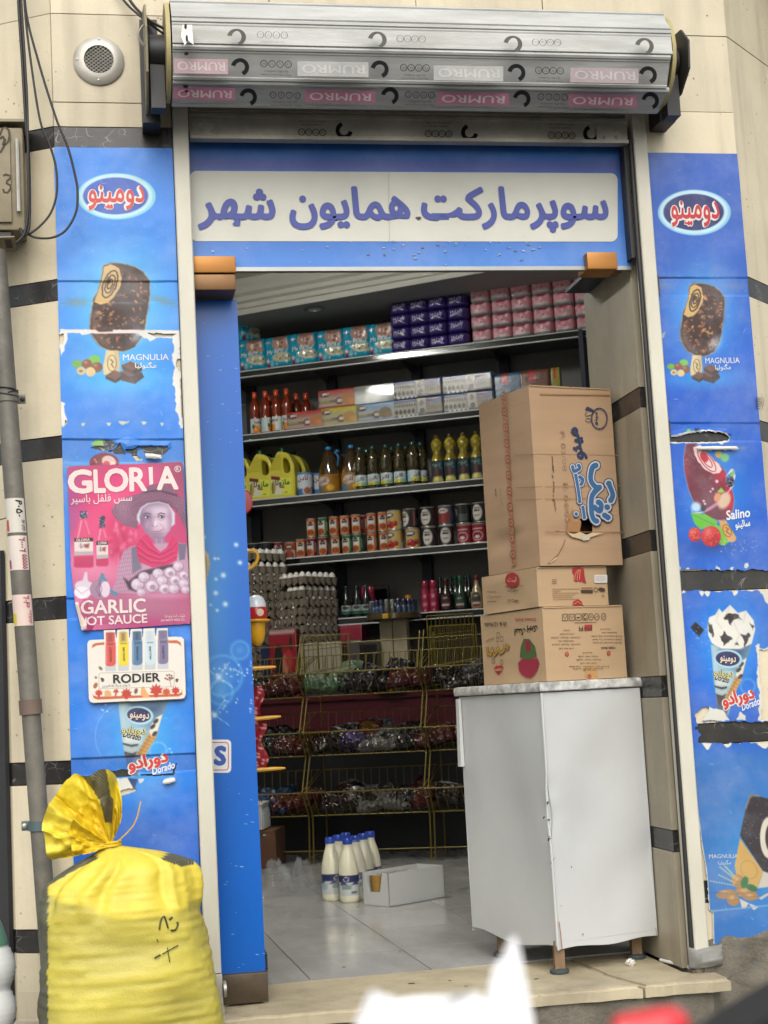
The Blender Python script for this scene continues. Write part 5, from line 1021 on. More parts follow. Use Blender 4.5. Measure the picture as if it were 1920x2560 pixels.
def sticker(y0,y1,bg,lines,seed):
    za,zb=onY(60,y0,-.078)[2],onY(60,y1,-.078)[2];th=np.linspace(-75,62,34);nz=40;P=np.zeros((nz,34,3));img=np.ones((nz,34,3))*np.array(bg,float)
    for j in range(nz):
        z=zb+(za-zb)*j/(nz-1);c=pxy(z)
        for i,a in enumerate(th):P[j,i]=c+np.array([(pr_*1.02)*math.sin(R2D(a)),-(pr_*1.02)*math.cos(R2D(a)),0])
    u=np.linspace(0,1,34)[None];v=np.linspace(0,1,nz)[:,None];rs=np.random.default_rng(seed)
    for (u0,u1,v0,v1,c) in lines:
        m=(u>u0)&(u<u1)&(v>v0)&(v<v1);img[m]=c
    cc=np.minimum(lin(img)*KALB,.85);m=MB();m.grid(P,np.concatenate([cc,np.ones((nz,34,1))],-1));s_=part('sticker',m,PRINT,pipe,60)
    return s_,za,zb
def onpipe(th_,z,r=pr_*1.04):c=pxy(z);return c+np.array([r*math.sin(R2D(th_)),-r*math.cos(R2D(th_)),0])
def pipetext(s_,t,za,zb,th0,h,col,bold=.03):# runs down the pipe, letters wrap round it
    V,F=glyphs(t,0,3);w=V[:,0].max();P=[]
    for q in range(4):
        for x,y,zl in V:
            x+=bold*math.cos(q*1.57);y+=bold*math.sin(q*1.57);P.append(onpipe(th0+math.degrees(y*h/pr_),zb+(za-zb)*x/w,pr_*1.035+.0001*q))
    m=MB();m.add(P,[tuple(i+q*len(V) for i in f) for q in range(4) for f in F],col);stuff(part('sticker_print',m,PRINT,s_))
r1,z1a,z1b=sticker(1244,1330,(224,218,204),[(.05,.22,.04,.36,(196,84,84))],1);pipetext(r1,'۰۵۰۹',z1a-.006,z1a-.052,6,.026,S(30,28,30));pipetext(r1,'۰۹۱۹۸۷۱',z1b+.034,z1b+.002,30,.016,S(30,28,30),.02)
r2,z2a,z2b=sticker(1338,1424,(232,220,208),[(.05,.2,.04,.3,(170,66,104))],2);pipetext(r2,'۲۰۰۰۲',z2a-.006,z2a-.045,8,.026,S(176,62,84));pipetext(r2,'۵۵۵۵۵',z2b+.042,z2b+.003,20,.022,S(176,62,84))
r3,z3a,z3b=sticker(1486,1564,(236,212,200),[(.02,.26,.04,.4,(222,206,60))],3);pipetext(r3,'۶۹۰۲',z3a-.004,z3a-.036,8,.024,S(190,66,84));pipetext(r3,'۰۹۱۹۲۳۶',z3b+.042,z3b+.003,30,.015,S(190,66,84),.02)
# cables: a bundle down the left edge, two loops, and two up to the shutter
CB=M('black_cable',(.02,.019,.018,1),rough=.5,var=.1)
def cable(px,yy,r,label,group=None):
    ys=yy if hasattr(yy,'__len__') else [yy]*len(px)
    mb=MB();mb.tube(bez([onY(x,y,q) for (x,y),q in zip(px,ys)],70),r,8);return single('cable',mb,CB,label,'cable',group,60)
cable([(40,-140),(47,20),(56,160),(64,300),(71,380),(74,480),(73,560),(66,585),(58,590),(50,570)],-.075,.0042,'thickest black cable hanging straight down beside the beige electrical box')
cable([(46,-140),(54,20),(62,150),(68,260),(70,400),(70,520),(62,580),(46,602),(38,606)],-.082,.0036,'black cable hanging beside the beige electrical box, its cut end sticking out below')
cable([(56,-140),(62,20),(78,160),(100,300),(124,362),(140,420),(142,480),(128,530),(100,565),(70,586),(60,580)],-.068,.0032,'black cable in the smaller loop over the cream wall left of the blue banner')
cable([(58,-140),(64,20),(95,150),(140,295),(170,370),(188,440),(194,480),(190,530),(165,575),(130,594),(90,594),(68,584)],-.062,.0034,'black cable in the larger loop hanging across the blue banner')
cable([(290,-60),(330,8),(365,44),(392,62),(420,75)],[-.03,-.04,-.1,-.16,-.18],.0045,'upper of two black cables running into the left end of the shutter')
cable([(270,-60),(312,4),(350,40),(378,62),(408,84)],[-.03,-.035,-.08,-.13,-.17],.0038,'lower of two black cables running into the left end of the shutter')
# ------------------------------------------------------------------ white metal cabinet with a stone top
FA=R2D(16);fe=np.array([math.cos(FA),math.sin(FA),0]);fn_=np.array([math.sin(FA),-math.cos(FA),0])  # along the front, and out of it
FO=np.array([.443,.137,0]);FW,FD=.357,.52
WM=M('white_sheet_metal',S(216,219,218),rough=.42,var=.07,vs=2.5,bump=.16,bs=5,dirt=.3,ds=3.4,dcol=(.45,.43,.38,1))
cab=thing('cabinet','dented white metal cabinet on wooden feet with a rough stone top, in the doorway','cabinet',FO+fe*FW/2-fn_*FD/2)
body=MB();Z0,Z1=.072,.826
def face(o,d,w,n,seed,dents,wavy):
    nu,nv=36,64;P=np.zeros((nv,nu,3));wn_=vnoise((nv,nu),14,seed)-.5
    for j in range(nv):
        for i in range(nu):
            u,v=i/(nu-1),j/(nv-1);z=Z0+(Z1-Z0)*v;h=.011*wn_[j,i]*4*u*(1-u)*min(1,6*v*(1-v))
            for (du,dv,r,dep) in dents:h-=dep*math.exp(-(((u-du)*w)**2+((v-dv)*(Z1-Z0))**2)/r**2)
            P[j,i]=o+d*(u*w)+n*h+np.array([0,0,z+(wavy(u) if v==0 else 0)])
    return P
fr_=face(FO,fe,FW,fn_,3,[(.35,.45,.10,.012),(.75,.70,.12,.010),(.7,.25,.12,.009),(0,.52,.05,.008),(.0,.62,.03,.006),(.98,.3,.06,.006)],lambda u:.004*math.sin(u*9))
sd_=face(FO-fn_*FD,fn_,FD,-fe,5,[(.6,.5,.14,.014),(.99,.52,.05,.008),(.3,.3,.12,.008)],lambda u:.010*math.sin(u*7+1)+.012*max(0,.35-u))
body.grid(fr_);body.grid(sd_);body.grid(face(FO+fe*FW,-fn_,FD,fe,7,[],lambda u:0));body.grid(face(FO-fn_*FD+fe*FW,-fe,FW,-fn_,8,[],lambda u:0))
q=[FO,FO+fe*FW,FO+fe*FW-fn_*FD,FO-fn_*FD];body.add([(p[0],p[1],Z0+.02) for p in q],[(0,1,2,3)]);body.add([(p[0],p[1],Z1) for p in q],[(0,1,2,3)])
part('body',body,WM,cab,35)
mb=MB();P=[fr_[j,0]+(fn_-fe)*.0025 for j in range(64)];mb.tube(P,.004,7);part('corner_trim',mb,WM,cab,50)
cp=Pl(FO,fn_);kc=crop(1180,1900,2.242);mb=MB();r_=random.Random(11)
for (x,y,w,h,n) in ((424,238,13,11,5),(405,322,5,8,3),(432,335,8,14,3),(432,442,12,22,7),(455,640,8,16,3),(480,1045,8,30,3),(620,978,4,4,2),(500,815,3,3,1),(560,600,3,3,1)):
    for k in range(n):
        c=kc(x+r_.uniform(-w,w)*.7,y+r_.uniform(-h,h)*.7);s_=r_.uniform(.8,2.2)
        cp.poly(mb,[(c[0]+s_*r_.uniform(.5,1.4)*math.cos(a),c[1]+s_*r_.uniform(.6,1.8)*math.sin(a)) for a in np.linspace(0,6.28,7)[:-1]],r_.choice([S(40,38,36),S(60,56,50),S(70,64,60)]),lift=.0045)
cp.line(mb,[kc(488,905),kc(498,980),kc(505,1060)],2.2,S(176,120,80),lift=.0045);cp.line(mb,[kc(440,580),kc(468,545)],.9,S(90,90,88),lift=.004);cp.line(mb,[kc(1028,940),kc(1040,990)],1.2,S(110,108,104),lift=.003)
stuff(part('chipped_paint',mb,PRINT,cab))
MARB=M('speckled_stone',S(226,226,220),rough=.6,var=.45,vs=34,bump=.5,bs=60,dirt=.8,ds=30,dcol=(.09,.095,.09,1))
top=MB();ov=.008;tp=[FO-fe*ov+fn_*ov,FO+fe*(FW+.022)+fn_*ov*.6,FO+fe*(FW+.022)-fn_*(FD+.014),FO-fe*ov-fn_*(FD+.014)]
nb_=16;V=[];pts=[]
for a,b in zip(tp,tp[1:]+tp[:1]):
    for k in range(nb_):t=k/nb_;p=a+(b-a)*t+np.array([random.uniform(-.002,.002),random.uniform(-.002,.002),0]);pts.append(p)
n_=len(pts);cx=sum(pts)/n_
rows=[(0,.829),(.0035,.832),(.003,.848),(0,.856),(-.010,.858)]
for d_,z in rows:V+=[p+(p-cx)/np.linalg.norm(p-cx)*(d_+random.uniform(-.0012,.0012))+np.array([0,0,z]) for p in pts]
F=[(j*n_+i,j*n_+(i+1) % n_,(j+1)*n_+(i+1) % n_,(j+1)*n_+i) for j in range(4) for i in range(n_)]+[tuple(range(n_))[::-1],tuple(range(4*n_,5*n_))]
top.add(V,F);part('stone_top',top,MARB,cab,45)
WOOD=M('raw_wood',S(150,122,92),rough=.8,var=.3,vs=14,bump=.5,bs=60,stretch=(3,3,.4),dirt=.4,ds=10);RUB=M('dark_rubber',(.045,.06,.062,1),rough=.6,var=.15)
for p in (np.array([.450,.165,0]),np.array([.372,.54,0]),np.array([.735,.30,0]),np.array([.655,.72,0])):
    lg=MB();lg.prism([(p[0]+x,p[1]+y,.014) for x,y in ((-.016,-.014),(.014,-.016),(.017,.013),(-.013,.016))],(.001,0,.082));l_=part('leg',lg,WOOD,cab)
    ft_=MB();ft_.lathe([(.001,0),(.027,0),(.029,.004),(.028,.011),(.018,.015),(.001,.015)],(p[0],p[1],.001),22);part('rubber_foot',ft_,RUB,l_,40)
mb=MB();p=onZ(1146,1740,.80);mb.prism([FO-fn_*FD-fe*.004+np.array([0,0,.60]),FO-fn_*FD-fe*.018+np.array([0,0,.60]),FO-fn_*FD-fe*.012+np.array([0,0,.82]),FO-fn_*FD-fe*.004+np.array([0,0,.82])],fn_*.02);part('loose_edge',mb,WM,cab)
# ------------------------------------------------------------------ cardboard boxes
CARD=M('cardboard',S(188,156,122),rough=.85,var=.09,vs=5,bump=.08,bs=120,dirt=.10,ds=5,dcol=(.28,.18,.09,1),stretch=(.4,.4,5))
CARDL=M('cardboard_tan',S(198,168,130),rough=.85,var=.06,vs=5,bump=.06,bs=110,stretch=(.4,.4,4));CARDI=M('dark_backing',S(70,50,36),rough=.95,var=.2);TAPE=M('clear_tape',S(204,158,104),rough=.25,var=.04,coat=.6)
def carton(name,label,O,w,d,z0,z1,mat,seed,hole=None,dents=(),lip=.0):
    t=thing(name,label,'box',O+fe*w/2-fn_*d/2+np.array([0,0,z0]));rs=np.random.default_rng(seed);res=.012
    def fc(o,dr,L,n,hole=None):
        nu,nv=max(6,int(L/res)),max(8,int((z1-z0)/res));u=np.linspace(0,1,nu)[None,:,None];v=np.linspace(0,1,nv)[:,None,None]
        P=o+dr*u*L+np.array([0,0,1.])*(z0+(z1-z0)*v);wv=(vnoise((nv,nu),9,seed+nu)-.5)*.006*np.minimum(1,8*v[...,0]*(1-v[...,0]))*np.minimum(1,8*u[...,0]*(1-u[...,0]));P=P+wv[...,None]*n
        for (pu,pv,ru,rv,dep) in dents:P=P-(dep*np.exp(-((u-pu)/ru)**2-((v-pv)/rv)**2))*n
        keep=None
        if hole is not None:
            X,Y=proj(P);keep=~np.array([[_inpoly(X[j,i],Y[j,i],hole) for i in range(nu)] for j in range(nv)])
        return P,keep
    m=MB();P,kp=fc(O,fe,w,fn_,hole);m.grid(P,keep=kp);P2,_=fc(O-fn_*d,fn_,d,-fe);m.grid(P2);m.grid(fc(O+fe*w,-fn_,d,fe)[0]);m.grid(fc(O+fe*w-fn_*d,-fe,w,-fn_)[0])
    q=[O,O+fe*w,O+fe*w-fn_*d,O-fn_*d];m.add([(p[0],p[1],z0+.001) for p in q],[(3,2,1,0)]);part('carton',m,mat,t,40)
    mm=MB();g=.0025;dA=[(0,.5),(.5,1)]
    for a,b in dA:mm2=MB();c4=[O+fe*(a*w+g)+fn_*.003,O+fe*(b*w-g)+fn_*.003,O+fe*(b*w-g)-fn_*(d+.003),O+fe*(a*w+g)-fn_*(d+.003)];mm2.prism([(p[0],p[1],z1) for p in c4],(0,0,.004));part('flap',mm2,mat,t)
    return t
def _inpoly(x,y,P):
    c=False
    for (ax,ay),(bx,by) in zip(P,P[1:]+P[:1]):
        if (ay>y)!=(by>y) and x<ax+(y-ay)*(bx-ax)/(by-ay):c=not c
    return c
kx=crop(1200,950,2.765)
B3=FO+fe*.052-fn_*.05;b3=carton('cardboard_box','tan cheese snack carton at the bottom of the stack, its printing upside down',B3,.296,.385,.860,1.083,CARDL,31)
B2=B3+fe*-.004-fn_*.012;b2=carton('cardboard_box','flat tan cup noodle carton with a white sticker, in the middle of the stack',B2,.258,.342,1.089,1.208,CARDL,32)
B1=B2+fe*.008+fn_*.012;H1=[kx(*p) for p in ((608,1010),(640,960),(690,950),(700,985),(770,985),(772,1050),(740,1070),(690,1045),(640,1062),(600,1050))]
b1=carton('cardboard_box','tall brown sweets carton with a torn hole and blue print, on top of the stack',B1,.306,.318,1.214,1.778,CARD,33,[kx(*p) for p in ((655,1035),(690,985),(772,985),(772,1052),(735,1068),(690,1045))],dents=((.3,.17,.25,.05,.006),(.55,.2,.3,.03,.004)))
mb=MB();o=B1+fe*.12-fn_*.05;mb.prism([o+np.array([0,0,1.24]),o+fe*.15+np.array([0,0,1.24]),o+fe*.15+np.array([0,0,1.45]),o+np.array([0,0,1.45])],-fn_*.002);part('hole_backing',mb,CARDI,b1)  # dark brown sheet set behind the torn hole
q1,q1l=Pl(B1,fn_),Pl(B1,-fe);mb=MB();BL,BLD=S(64,112,160),S(54,66,96);Q=lambda pts:[kx(*p) for p in pts]
# scribbled torn layer round the hole
q1.poly(mb,Q([(640,880),(650,1000),(690,960),(700,985),(690,1048),(600,1052),(605,1000),(622,940)]),S(176,128,84),lift=.0034)
r_=random.Random(4)
q1.poly(mb,Q([(600,1052),(650,1065),(690,1050),(735,1070),(775,1055),(850,1058),(770,1085),(720,1110),(690,1098),(640,1085)]),S(222,196,156),lift=.0036);q1.poly(mb,Q([(700,1075),(765,1070),(755,1105),(712,1112)]),S(206,202,180),lift=.0042)
q1.line(mb,Q([(520,1042),(560,1050),(600,1052)]),1.5,S(110,74,46),lift=.0036);q1.line(mb,Q([(590,1100),(575,1145),(545,1200),(490,1255),(470,1268)]),1.6,S(120,84,54),lift=.0036);q1.line(mb,Q([(530,1230),(480,1265)]),2.5,S(232,206,160),lift=.0036)
for y in (512,735,820):q1.line(mb,Q([(432 if y<600 else 450,y),(1000,y+(8 if y<600 else -4))]),1.3,S(180,134,88),lift=.0034)
q1.line(mb,Q([(415,97),(985,105)]),3.2,S(176,128,84),lift=.0034);q1.line(mb,Q([(455,1050),(1022,1052)]),2,S(160,116,76),lift=.0034)
for c_,r0,w_ in (((825,268),56,2.2),((825,268),50,1.1)):q1.ell(mb,kx(*c_),r0/2.765,r0*1.32/2.765,BLD,w=w_,lift=.0034)
q1.line(mb,Q([(770,240),(740,250),(725,245),(740,215),(728,205),(742,185),(780,205),(790,215)]),1.8,BLD,lift=.0034,closed=True);q1.line(mb,Q([(770,270),(740,265),(728,280),(745,292),(770,285)]),1.6,BLD,lift=.0034);q1.poly(mb,Q([(738,185),(785,208),(780,222),(732,205)]),BLD,lift=.0034)
q1.text(mb,fa('مینو'),kx(808,312),kx(812,222),8,BLD,lift=.0034,bold=.02,nb=4)
# big brand word, running down the box
q1.text(mb,fa('مینو'),kx(716,545),kx(668,322),25,BLD,lift=.0034,bold=.05,nb=7);q1.line(mb,Q([(672,455),(664,498)]),4.5,BLD,lift=.0036)
strokes=[[(800,590),(775,610),(765,690),(800,740),(825,742)],[(825,742),(775,800),(770,900),(785,960),(805,975)],[(790,880),(830,905),(838,860),(820,845)],[(890,715),(918,790),(905,830)],[(878,878),(880,880)],[(862,935),(885,950)],[(640,600),(650,630),(690,610),(682,590)],[(662,660),(680,760),(690,840)],[(700,720),(712,690),(690,670)],[(712,880),(722,950)],[(664,925),(666,927)]]
cnt=0
for col,wd in ((BLD,27),(S(206,204,208),22),(BL,14)):
    for pts in strokes:
        w_=wd*(.62 if pts[0][0]<720 else 1);Pq=bez([kx(*p) for p in pts],14);cnt+=1
        q1.line(mb,Pq,w_,col,lift=.0034+cnt*.00002)
        for e_ in (Pq[0],Pq[-1]):cnt+=1;q1.ell(mb,e_,w_/2,w_/2,col,lift=.0034+cnt*.00002,n=14)
q1.text(mb,fa('محتوی ۳۰ بسته ۶ گرمی'),kx(522,905),kx(502,528),7,S(70,52,44),lift=.0034,bold=.02,nb=4)
q1.text(mb,'P: 03/08   E: 04/02',kx(555,350),kx(590,985),13,S(172,134,104),lift=.0034,res=2)
q1l.line(mb,[kx(165,75),kx(178,300),kx(205,800),kx(238,1285)],15,S(196,148,102),lift=.0036)
for k in range(22):# red tape print down the side
    t=k/21;x=160+72*t+4*math.sin(t*5);y=110+1150*t
    if k % 2==0:q1l.ell(mb,kx(x,y),6.6,9.2,S(160,58,66),w=2.0,lift=.0042,n=16);q1l.ell(mb,kx(x,y),2,3,S(160,58,66),lift=.0042,n=8)
    else:q1l.line(mb,Q([(x-14,y-30),(x+14,y-22),(x-8,y),(x+16,y+24),(x-12,y+30)]),2.0,S(160,58,66),lift=.0042);q1l.line(mb,Q([(x+16,y-30),(x-12,y-10),(x+14,y+10)]),1.4,S(160,58,66),lift=.0043)
q1l.text(mb,'EXCON',kx(104,754),kx(108,805),5,S(60,46,40),lift=.0036,bold=.04,nb=4);q1l.text(mb,'04.12.1402',kx(138,752),kx(144,862),4,S(120,90,66),lift=.0036)
for k,y in enumerate((520,745,830)):q1l.line(mb,Q([(245,y),(430,y-8)]),1.2,S(150,108,72),lift=.0036)
stuff(part('print',mb,PRINT,b1))
q2,q2l=Pl(B2,fn_),Pl(B2,-fe);mb=MB();RD=S(178,52,62);DKT=S(86,64,50)
q2l.ell(mb,kx(222,1383),17.5,19,RD,lift=.0034);q2l.text(mb,fa('لبت'),kx(192,1395),kx(252,1393),12,S(220,178,130),lift=.004,bold=.03,nb=5);q2l.line(mb,Q([(170,1428),(300,1422)]),1.2,RD,lift=.0034)
q2l.text(mb,fa('محتوی ۱۲ عدد'),kx(190,1462),kx(262,1458),6,DKT,lift=.0034,bold=.02,nb=4);q2l.text(mb,'12 Cups',kx(192,1536),kx(268,1532),7,DKT,lift=.0034,bold=.02,nb=4)
for y,t in ((1468,'Cup Soup'),(1503,'Cup Macaroni'),(1536,'Noodles')):q2l.text(mb,t,kx(62,y),kx(145 if 'M' in t else 112,y-2),4,DKT,lift=.0034);q2l.rect(mb,*kx(52,y-8),*kx(57,y-2),DKT,lift=.0034)
q2l.text(mb,fa('لبت'),kx(384,1318),kx(402,1317),8,RD,lift=.0034)
q2.poly(mb,Q([(640,1300),(690,1292),(718,1310),(722,1350),(734,1404),(712,1400),(706,1390),(694,1398),(682,1388),(670,1396),(648,1390),(650,1350),(636,1330)]),RD,lift=.0034)
for a in (0,1,2):q2.line(mb,Q([(655+a*16,1385),(660+a*15,1340),(680+a*8,1310)]),1.3,S(222,176,124),lift=.0040)
q2.poly(mb,[(x,y) for x,y in rrect(*kx(790,1346),*kx(880,1402),2)],S(226,222,216),lift=.0036)
for i in range(3):q2.line(mb,Q([(800,1360+i*12),(868,1360+i*12)]),.8,S(160,160,160),lift=.004)
for i,(a,b) in enumerate(((500,690),(500,560),(500,680),(500,660),(500,640),(505,690))):q2.line(mb,Q([(a,1445+i*14),(b,1444+i*14)]),1.1,S(150,112,76),lift=.0034)
for i in range(3):q2.line(mb,Q([(498,1380+i*12),(530,1380+i*12)]),1.2,DKT,lift=.0034)
q2.rect(mb,*kx(698,1450),*kx(780,1472),DKT,lift=.0034);q2.ell(mb,kx(842,1448),9,4.6,DKT,lift=.0034,rot=12);q2.ell(mb,kx(800,1450),4.8,5,DKT,w=1.5,lift=.0034);q2.line(mb,Q([(700,1438),(778,1436)]),2,S(140,104,72),lift=.0034);q2.text(mb,'V.',kx(842,1500),kx(866,1499),6,DKT,lift=.0034)
q2.poly(mb,Q([(640,1556),(645,1530),(675,1516),(702,1530),(712,1560)]),RD,lift=.0034);q2.line(mb,Q([(650,1552),(675,1530),(700,1550)]),1.2,S(222,176,124),lift=.004)
q2.poly(mb,Q([(625,1288),(725,1288),(725,1300),(625,1300)]),S(200,156,104),lift=.003)
stuff(part('print',mb,PRINT,b2))
q3,q3l=Pl(B3,fn_),Pl(B3,-fe);mb=MB()
q3l.text(mb,'Cheese Snack',kx(388,1645),kx(240,1650),7.5,RD,lift=.0034,bold=.02,nb=4);q3l.text(mb,'10 & 12 Packs',kx(182,1672),kx(30,1680),10,DKT,lift=.0034,bold=.03,nb=4)
q3l.text(mb,fa('اسنک پنیری'),kx(396,1712),kx(236,1722),17,S(50,40,36),lift=.0034,bold=.035,nb=5)
for col,w_,lf_ in ((DKT,15,.0034),(S(192,150,66),10.5,.0040)):
    for pts in ([(50,1845),(55,1895),(75,1900),(82,1850)],[(82,1850),(98,1905),(118,1880),(116,1845)],[(116,1845),(140,1890),(165,1870),(170,1830)],[(170,1830),(190,1860),(200,1830)]):q3l.line(mb,Q(pts),w_*.72,col,lift=lf_+.000002*pts[0][0])
for x,y,r in ((125,1762,5),(150,1790,5),(120,1795,4),(92,1945,4.5),(150,1950,4.5)):q3l.ell(mb,kx(x,y),r*.8,r*1.3,DKT,w=1.4,lift=.0034,n=14)
q3l.text(mb,fa('مزمز'),kx(100,1780),kx(40,1800),8,S(140,90,60),lift=.0034)
q3l.poly(mb,Q([(96,1990),(110,1975),(150,1972),(162,1985),(150,2018),(130,2040),(108,2022)]),RD,lift=.0034);q3l.text(mb,'mm',kx(152,1992),kx(106,1996),6,S(220,178,130),lift=.004,bold=.03,nb=4)
# a plain red and green bird-like blot in place of the mascot
q3l.poly(mb,Q([(262,1955),(290,1930),(320,1925),(350,1930),(395,1920),(410,1960),(390,2020),(350,2062),(320,2055),(290,2040),(270,2010)]),S(168,52,74),lift=.0034);q3l.poly(mb,Q([(280,1850),(300,1790),(340,1790),(380,1840),(392,1910),(330,1935),(275,1915)]),S(86,110,66),lift=.0036);q3l.poly(mb,Q([(310,1800),(345,1805),(350,1870),(320,1880)]),S(160,44,62),lift=.0040)
icx=[(588,1640),(635,1640),(680,1638),(727,1637),(768,1636),(808,1636),(855,1635)]
for i,c in enumerate(icx):
    c=kx(*c)
    if i in (4,5,6):q3.ell(mb,c,6.0,8.2,DKT,w=1.5,lift=.0034,n=16);q3.line(mb,[(c[0]-3,c[1]+3),(c[0]+2,c[1]-3),(c[0]+3,c[1]+3)],1.3,DKT,lift=.0036)
    else:
        q3.line(mb,rrect(c[0]-6.8,c[1]-8,c[0]+6.8,c[1]+8,1.5),1.4,DKT,lift=.0034,closed=True)
        if i==2:q3.poly(mb,[(c[0]-5,c[1]),(c[0]+5,c[1]),(c[0],c[1]+4)],DKT,lift=.0036)
        elif i==3:q3.ell(mb,c,4,5,DKT,w=2,lift=.0036,a0=20,a1=300,n=14)
        else:q3.line(mb,[(c[0]-4,c[1]-4),(c[0],c[1]+4),(c[0]+4,c[1]-4)],1.6,DKT,lift=.0036)
q3.line(mb,Q([(655,1678),(805,1674)]),1.3,DKT,lift=.0034)
q3.poly(mb,Q([(722,1692),(776,1690),(776,1732),(722,1734)]),S(186,60,64),lift=.0034);q3.text(mb,'M+FI',kx(772,1700),kx(684,1704),11,S(96,76,60),lift=.004,bold=.02,nb=4)
for i,(a,b,y) in enumerate(((575,620,1735),(555,650,1760),(490,690,1785),(540,648,1808),(500,690,1832),(545,648,1860),(832,900,1726),(842,945,1750),(770,980,1775),(775,980,1798),(780,975,1820))):
    q3.text(mb,'ادرنس مشهد شهرک صنعتی' and ('Kardin Industrial City Sanati' if a>760 else 'nsmla dzqw ptkal'),kx(b,y-10),kx(a,y-9),4.6,S(116,84,58),lift=.0034,res=1)
q3.text(mb,'CHEESE SNACK',kx(935,1843),kx(835,1846),5.5,DKT,lift=.0034,bold=.02,nb=4)
for x,y in ((890,1888),(601,1895),(757,2050)):q3.ell(mb,kx(x,y),5,6,RD,lift=.0034,n=16);q3.ell(mb,kx(x,y),2.4,3,S(214,172,116),w=1,lift=.004,n=12)
for i,(a,b,y) in enumerate(((712,776,1890),(678,815,1915),(662,832,1938),(690,805,1962),(612,890,1985),(640,850,2000),(712,800,2010))):q3.text(mb,'hcmn olasr tadik',kx(b,y-10),kx(a,y-9),4.4,S(116,84,58),lift=.0034,res=1)
q3.poly(mb,Q([(728,1980),(806,1978),(818,2092),(735,2096)]),S(198,154,102),lift=.003)
stuff(part('print',mb,PRINT,b3))
# ================================================================== INSIDE: SHELVING AND GOODS
NAVY=M('navy_steel',(.02,.026,.05,1),rough=.45,var=.1);SHELFM=M('shelf_steel',(.16,.165,.165,1),rough=.4,var=.08,metal=.2)
RAILC=M('price_rail',(.075,.08,.08,1),rough=.08,metal=.9,var=.1);WHT=M('rail_lip',(.62,.64,.64,1),rough=.4,var=.04)
ZS=[2.842,2.452,2.053,1.687,1.312]
shv=thing('wall_shelving','dark steel wall shelving with five long shelves along the back of the shop','shelving',sh(.2,.2))
for k,z in enumerate(ZS):
    a,b=-1.25,1.42 if k<2 else 1.35
    mb=MB();q=[sh(a,.004),sh(b,.004),sh(b,.42),sh(a,.42)];mb.prism([(p[0],p[1],z-.006) for p in q],(0,0,.006));s_=part('shelf',mb,SHELFM,shv)
    mb=MB();q=[sh(a,-.004),sh(b,-.004),sh(b,.004),sh(a,.004)];mb.prism([(p[0],p[1],z-.037) for p in q],(0,0,.037));part('price_rail',mb,RAILC,s_)
    for zz in (z-.004,z-.041):
        mb=MB();q=[sh(a,-.010),sh(b,-.010),sh(b,.006),sh(a,.006)];mb.prism([(p[0],p[1],zz) for p in q],(0,0,.0065));part('rail_lip',mb,WHT,s_)
    for s0 in (-.84,-.30,.25,.80,1.3):
        mb=MB();mb.prism([sh(s0,.42,z-.006),sh(s0,.06,z-.006),sh(s0,.06,z-.02),sh(s0,.42,z-.06)],SE*.004);mb.prism([sh(s0,.02,z-.036),sh(s0+.06,.02,z-.036),sh(s0+.06,.05,z-.036),sh(s0,.05,z-.036)],(0,0,.006));part('bracket',mb,SHELFM,s_)
for s0 in (-.85,-.31,.24,.79,1.33):
    mb=MB();q=[sh(s0,.38),sh(s0+.06,.38),sh(s0+.06,.42),sh(s0,.42)];mb.prism([(p[0],p[1],.003) for p in q],(0,0,2.9));part('upright',mb,NAVY,shv)
BACKP=M('shelf_back',(.19,.19,.18,1),rough=.5,var=.12)
mb=MB();q=[sh(-1.3,.424),sh(1.45,.424),sh(1.45,.432),sh(-1.3,.432)];mb.prism([(p[0],p[1],.003) for p in q],(0,0,2.86));part('back_panel',mb,BACKP,shv)
mb=MB();q=[sh(1.36,.42),sh(1.36,-.10),sh(1.385,-.10),sh(1.385,.42)];mb.prism([(p[0],p[1],.003) for p in q],(0,0,2.82));part('end_panel',mb,NAVY,shv)
# lamp on the shop ceiling, the one mirrored in the price rail and the foil boxes
EM=bpy.data.materials.new('lamp_diffuser');EM.use_nodes=True;b_=EM.node_tree.nodes['Principled BSDF'];b_.inputs['Emission Color'].default_value=(1,.97,.90,1);b_.inputs['Emission Strength'].default_value=LAMP
lamp=thing('ceiling_lamp','lit white batten lamp on the shop ceiling, mirrored in the shelf rail','ceiling lamp',(-.52,2.4,3.3))
mb=MB();mb.box((-.52,2.4,3.308),(.08,1.3,.022),bev=.004);part('housing',mb,WHT,lamp);mb=MB();mb.box((-.52,2.4,3.288),(.06,1.26,.016));part('diffuser',mb,EM,lamp)

GLOSS=M('glossy_print',attr=True,rough=.22,var=.04,vs=30,coat=.4);FOIL=M('wrapped_print',attr=True,rough=.2,var=.08,vs=30,coat=.35,bump=.12,bs=35);MATT=M('matt_print',attr=True,rough=.5,var=.05,vs=30)
KI=1.12
def C8(*c):return S(*c,k=KI)
def tint(fn,nu,nv):
    u=np.linspace(0,1,nu)[None,:]+np.zeros((nv,1));v=np.linspace(0,1,nv)[:,None]+np.zeros((1,nu));I=np.zeros((nv,nu,3));fn(I,u,v)
    c=np.minimum(lin(np.clip(I,0,255))*KI,.85);return np.concatenate([c,np.ones((nv,nu,1))],-1)
def E_(u,v,cx,cy,rx,ry):return np.clip((1-np.hypot((u-cx)/rx,(v-cy)/ry))*8+.5,0,1)
def R_(u,v,x0,y0,x1,y1,s=60):return np.clip((np.minimum(np.minimum(u-x0,x1-u),np.minimum(v-y0,y1-v)))*s+.5,0,1)
def pt(I,m,c):I[:]=I*(1-m[...,None])+np.array(c,float)*m[...,None]
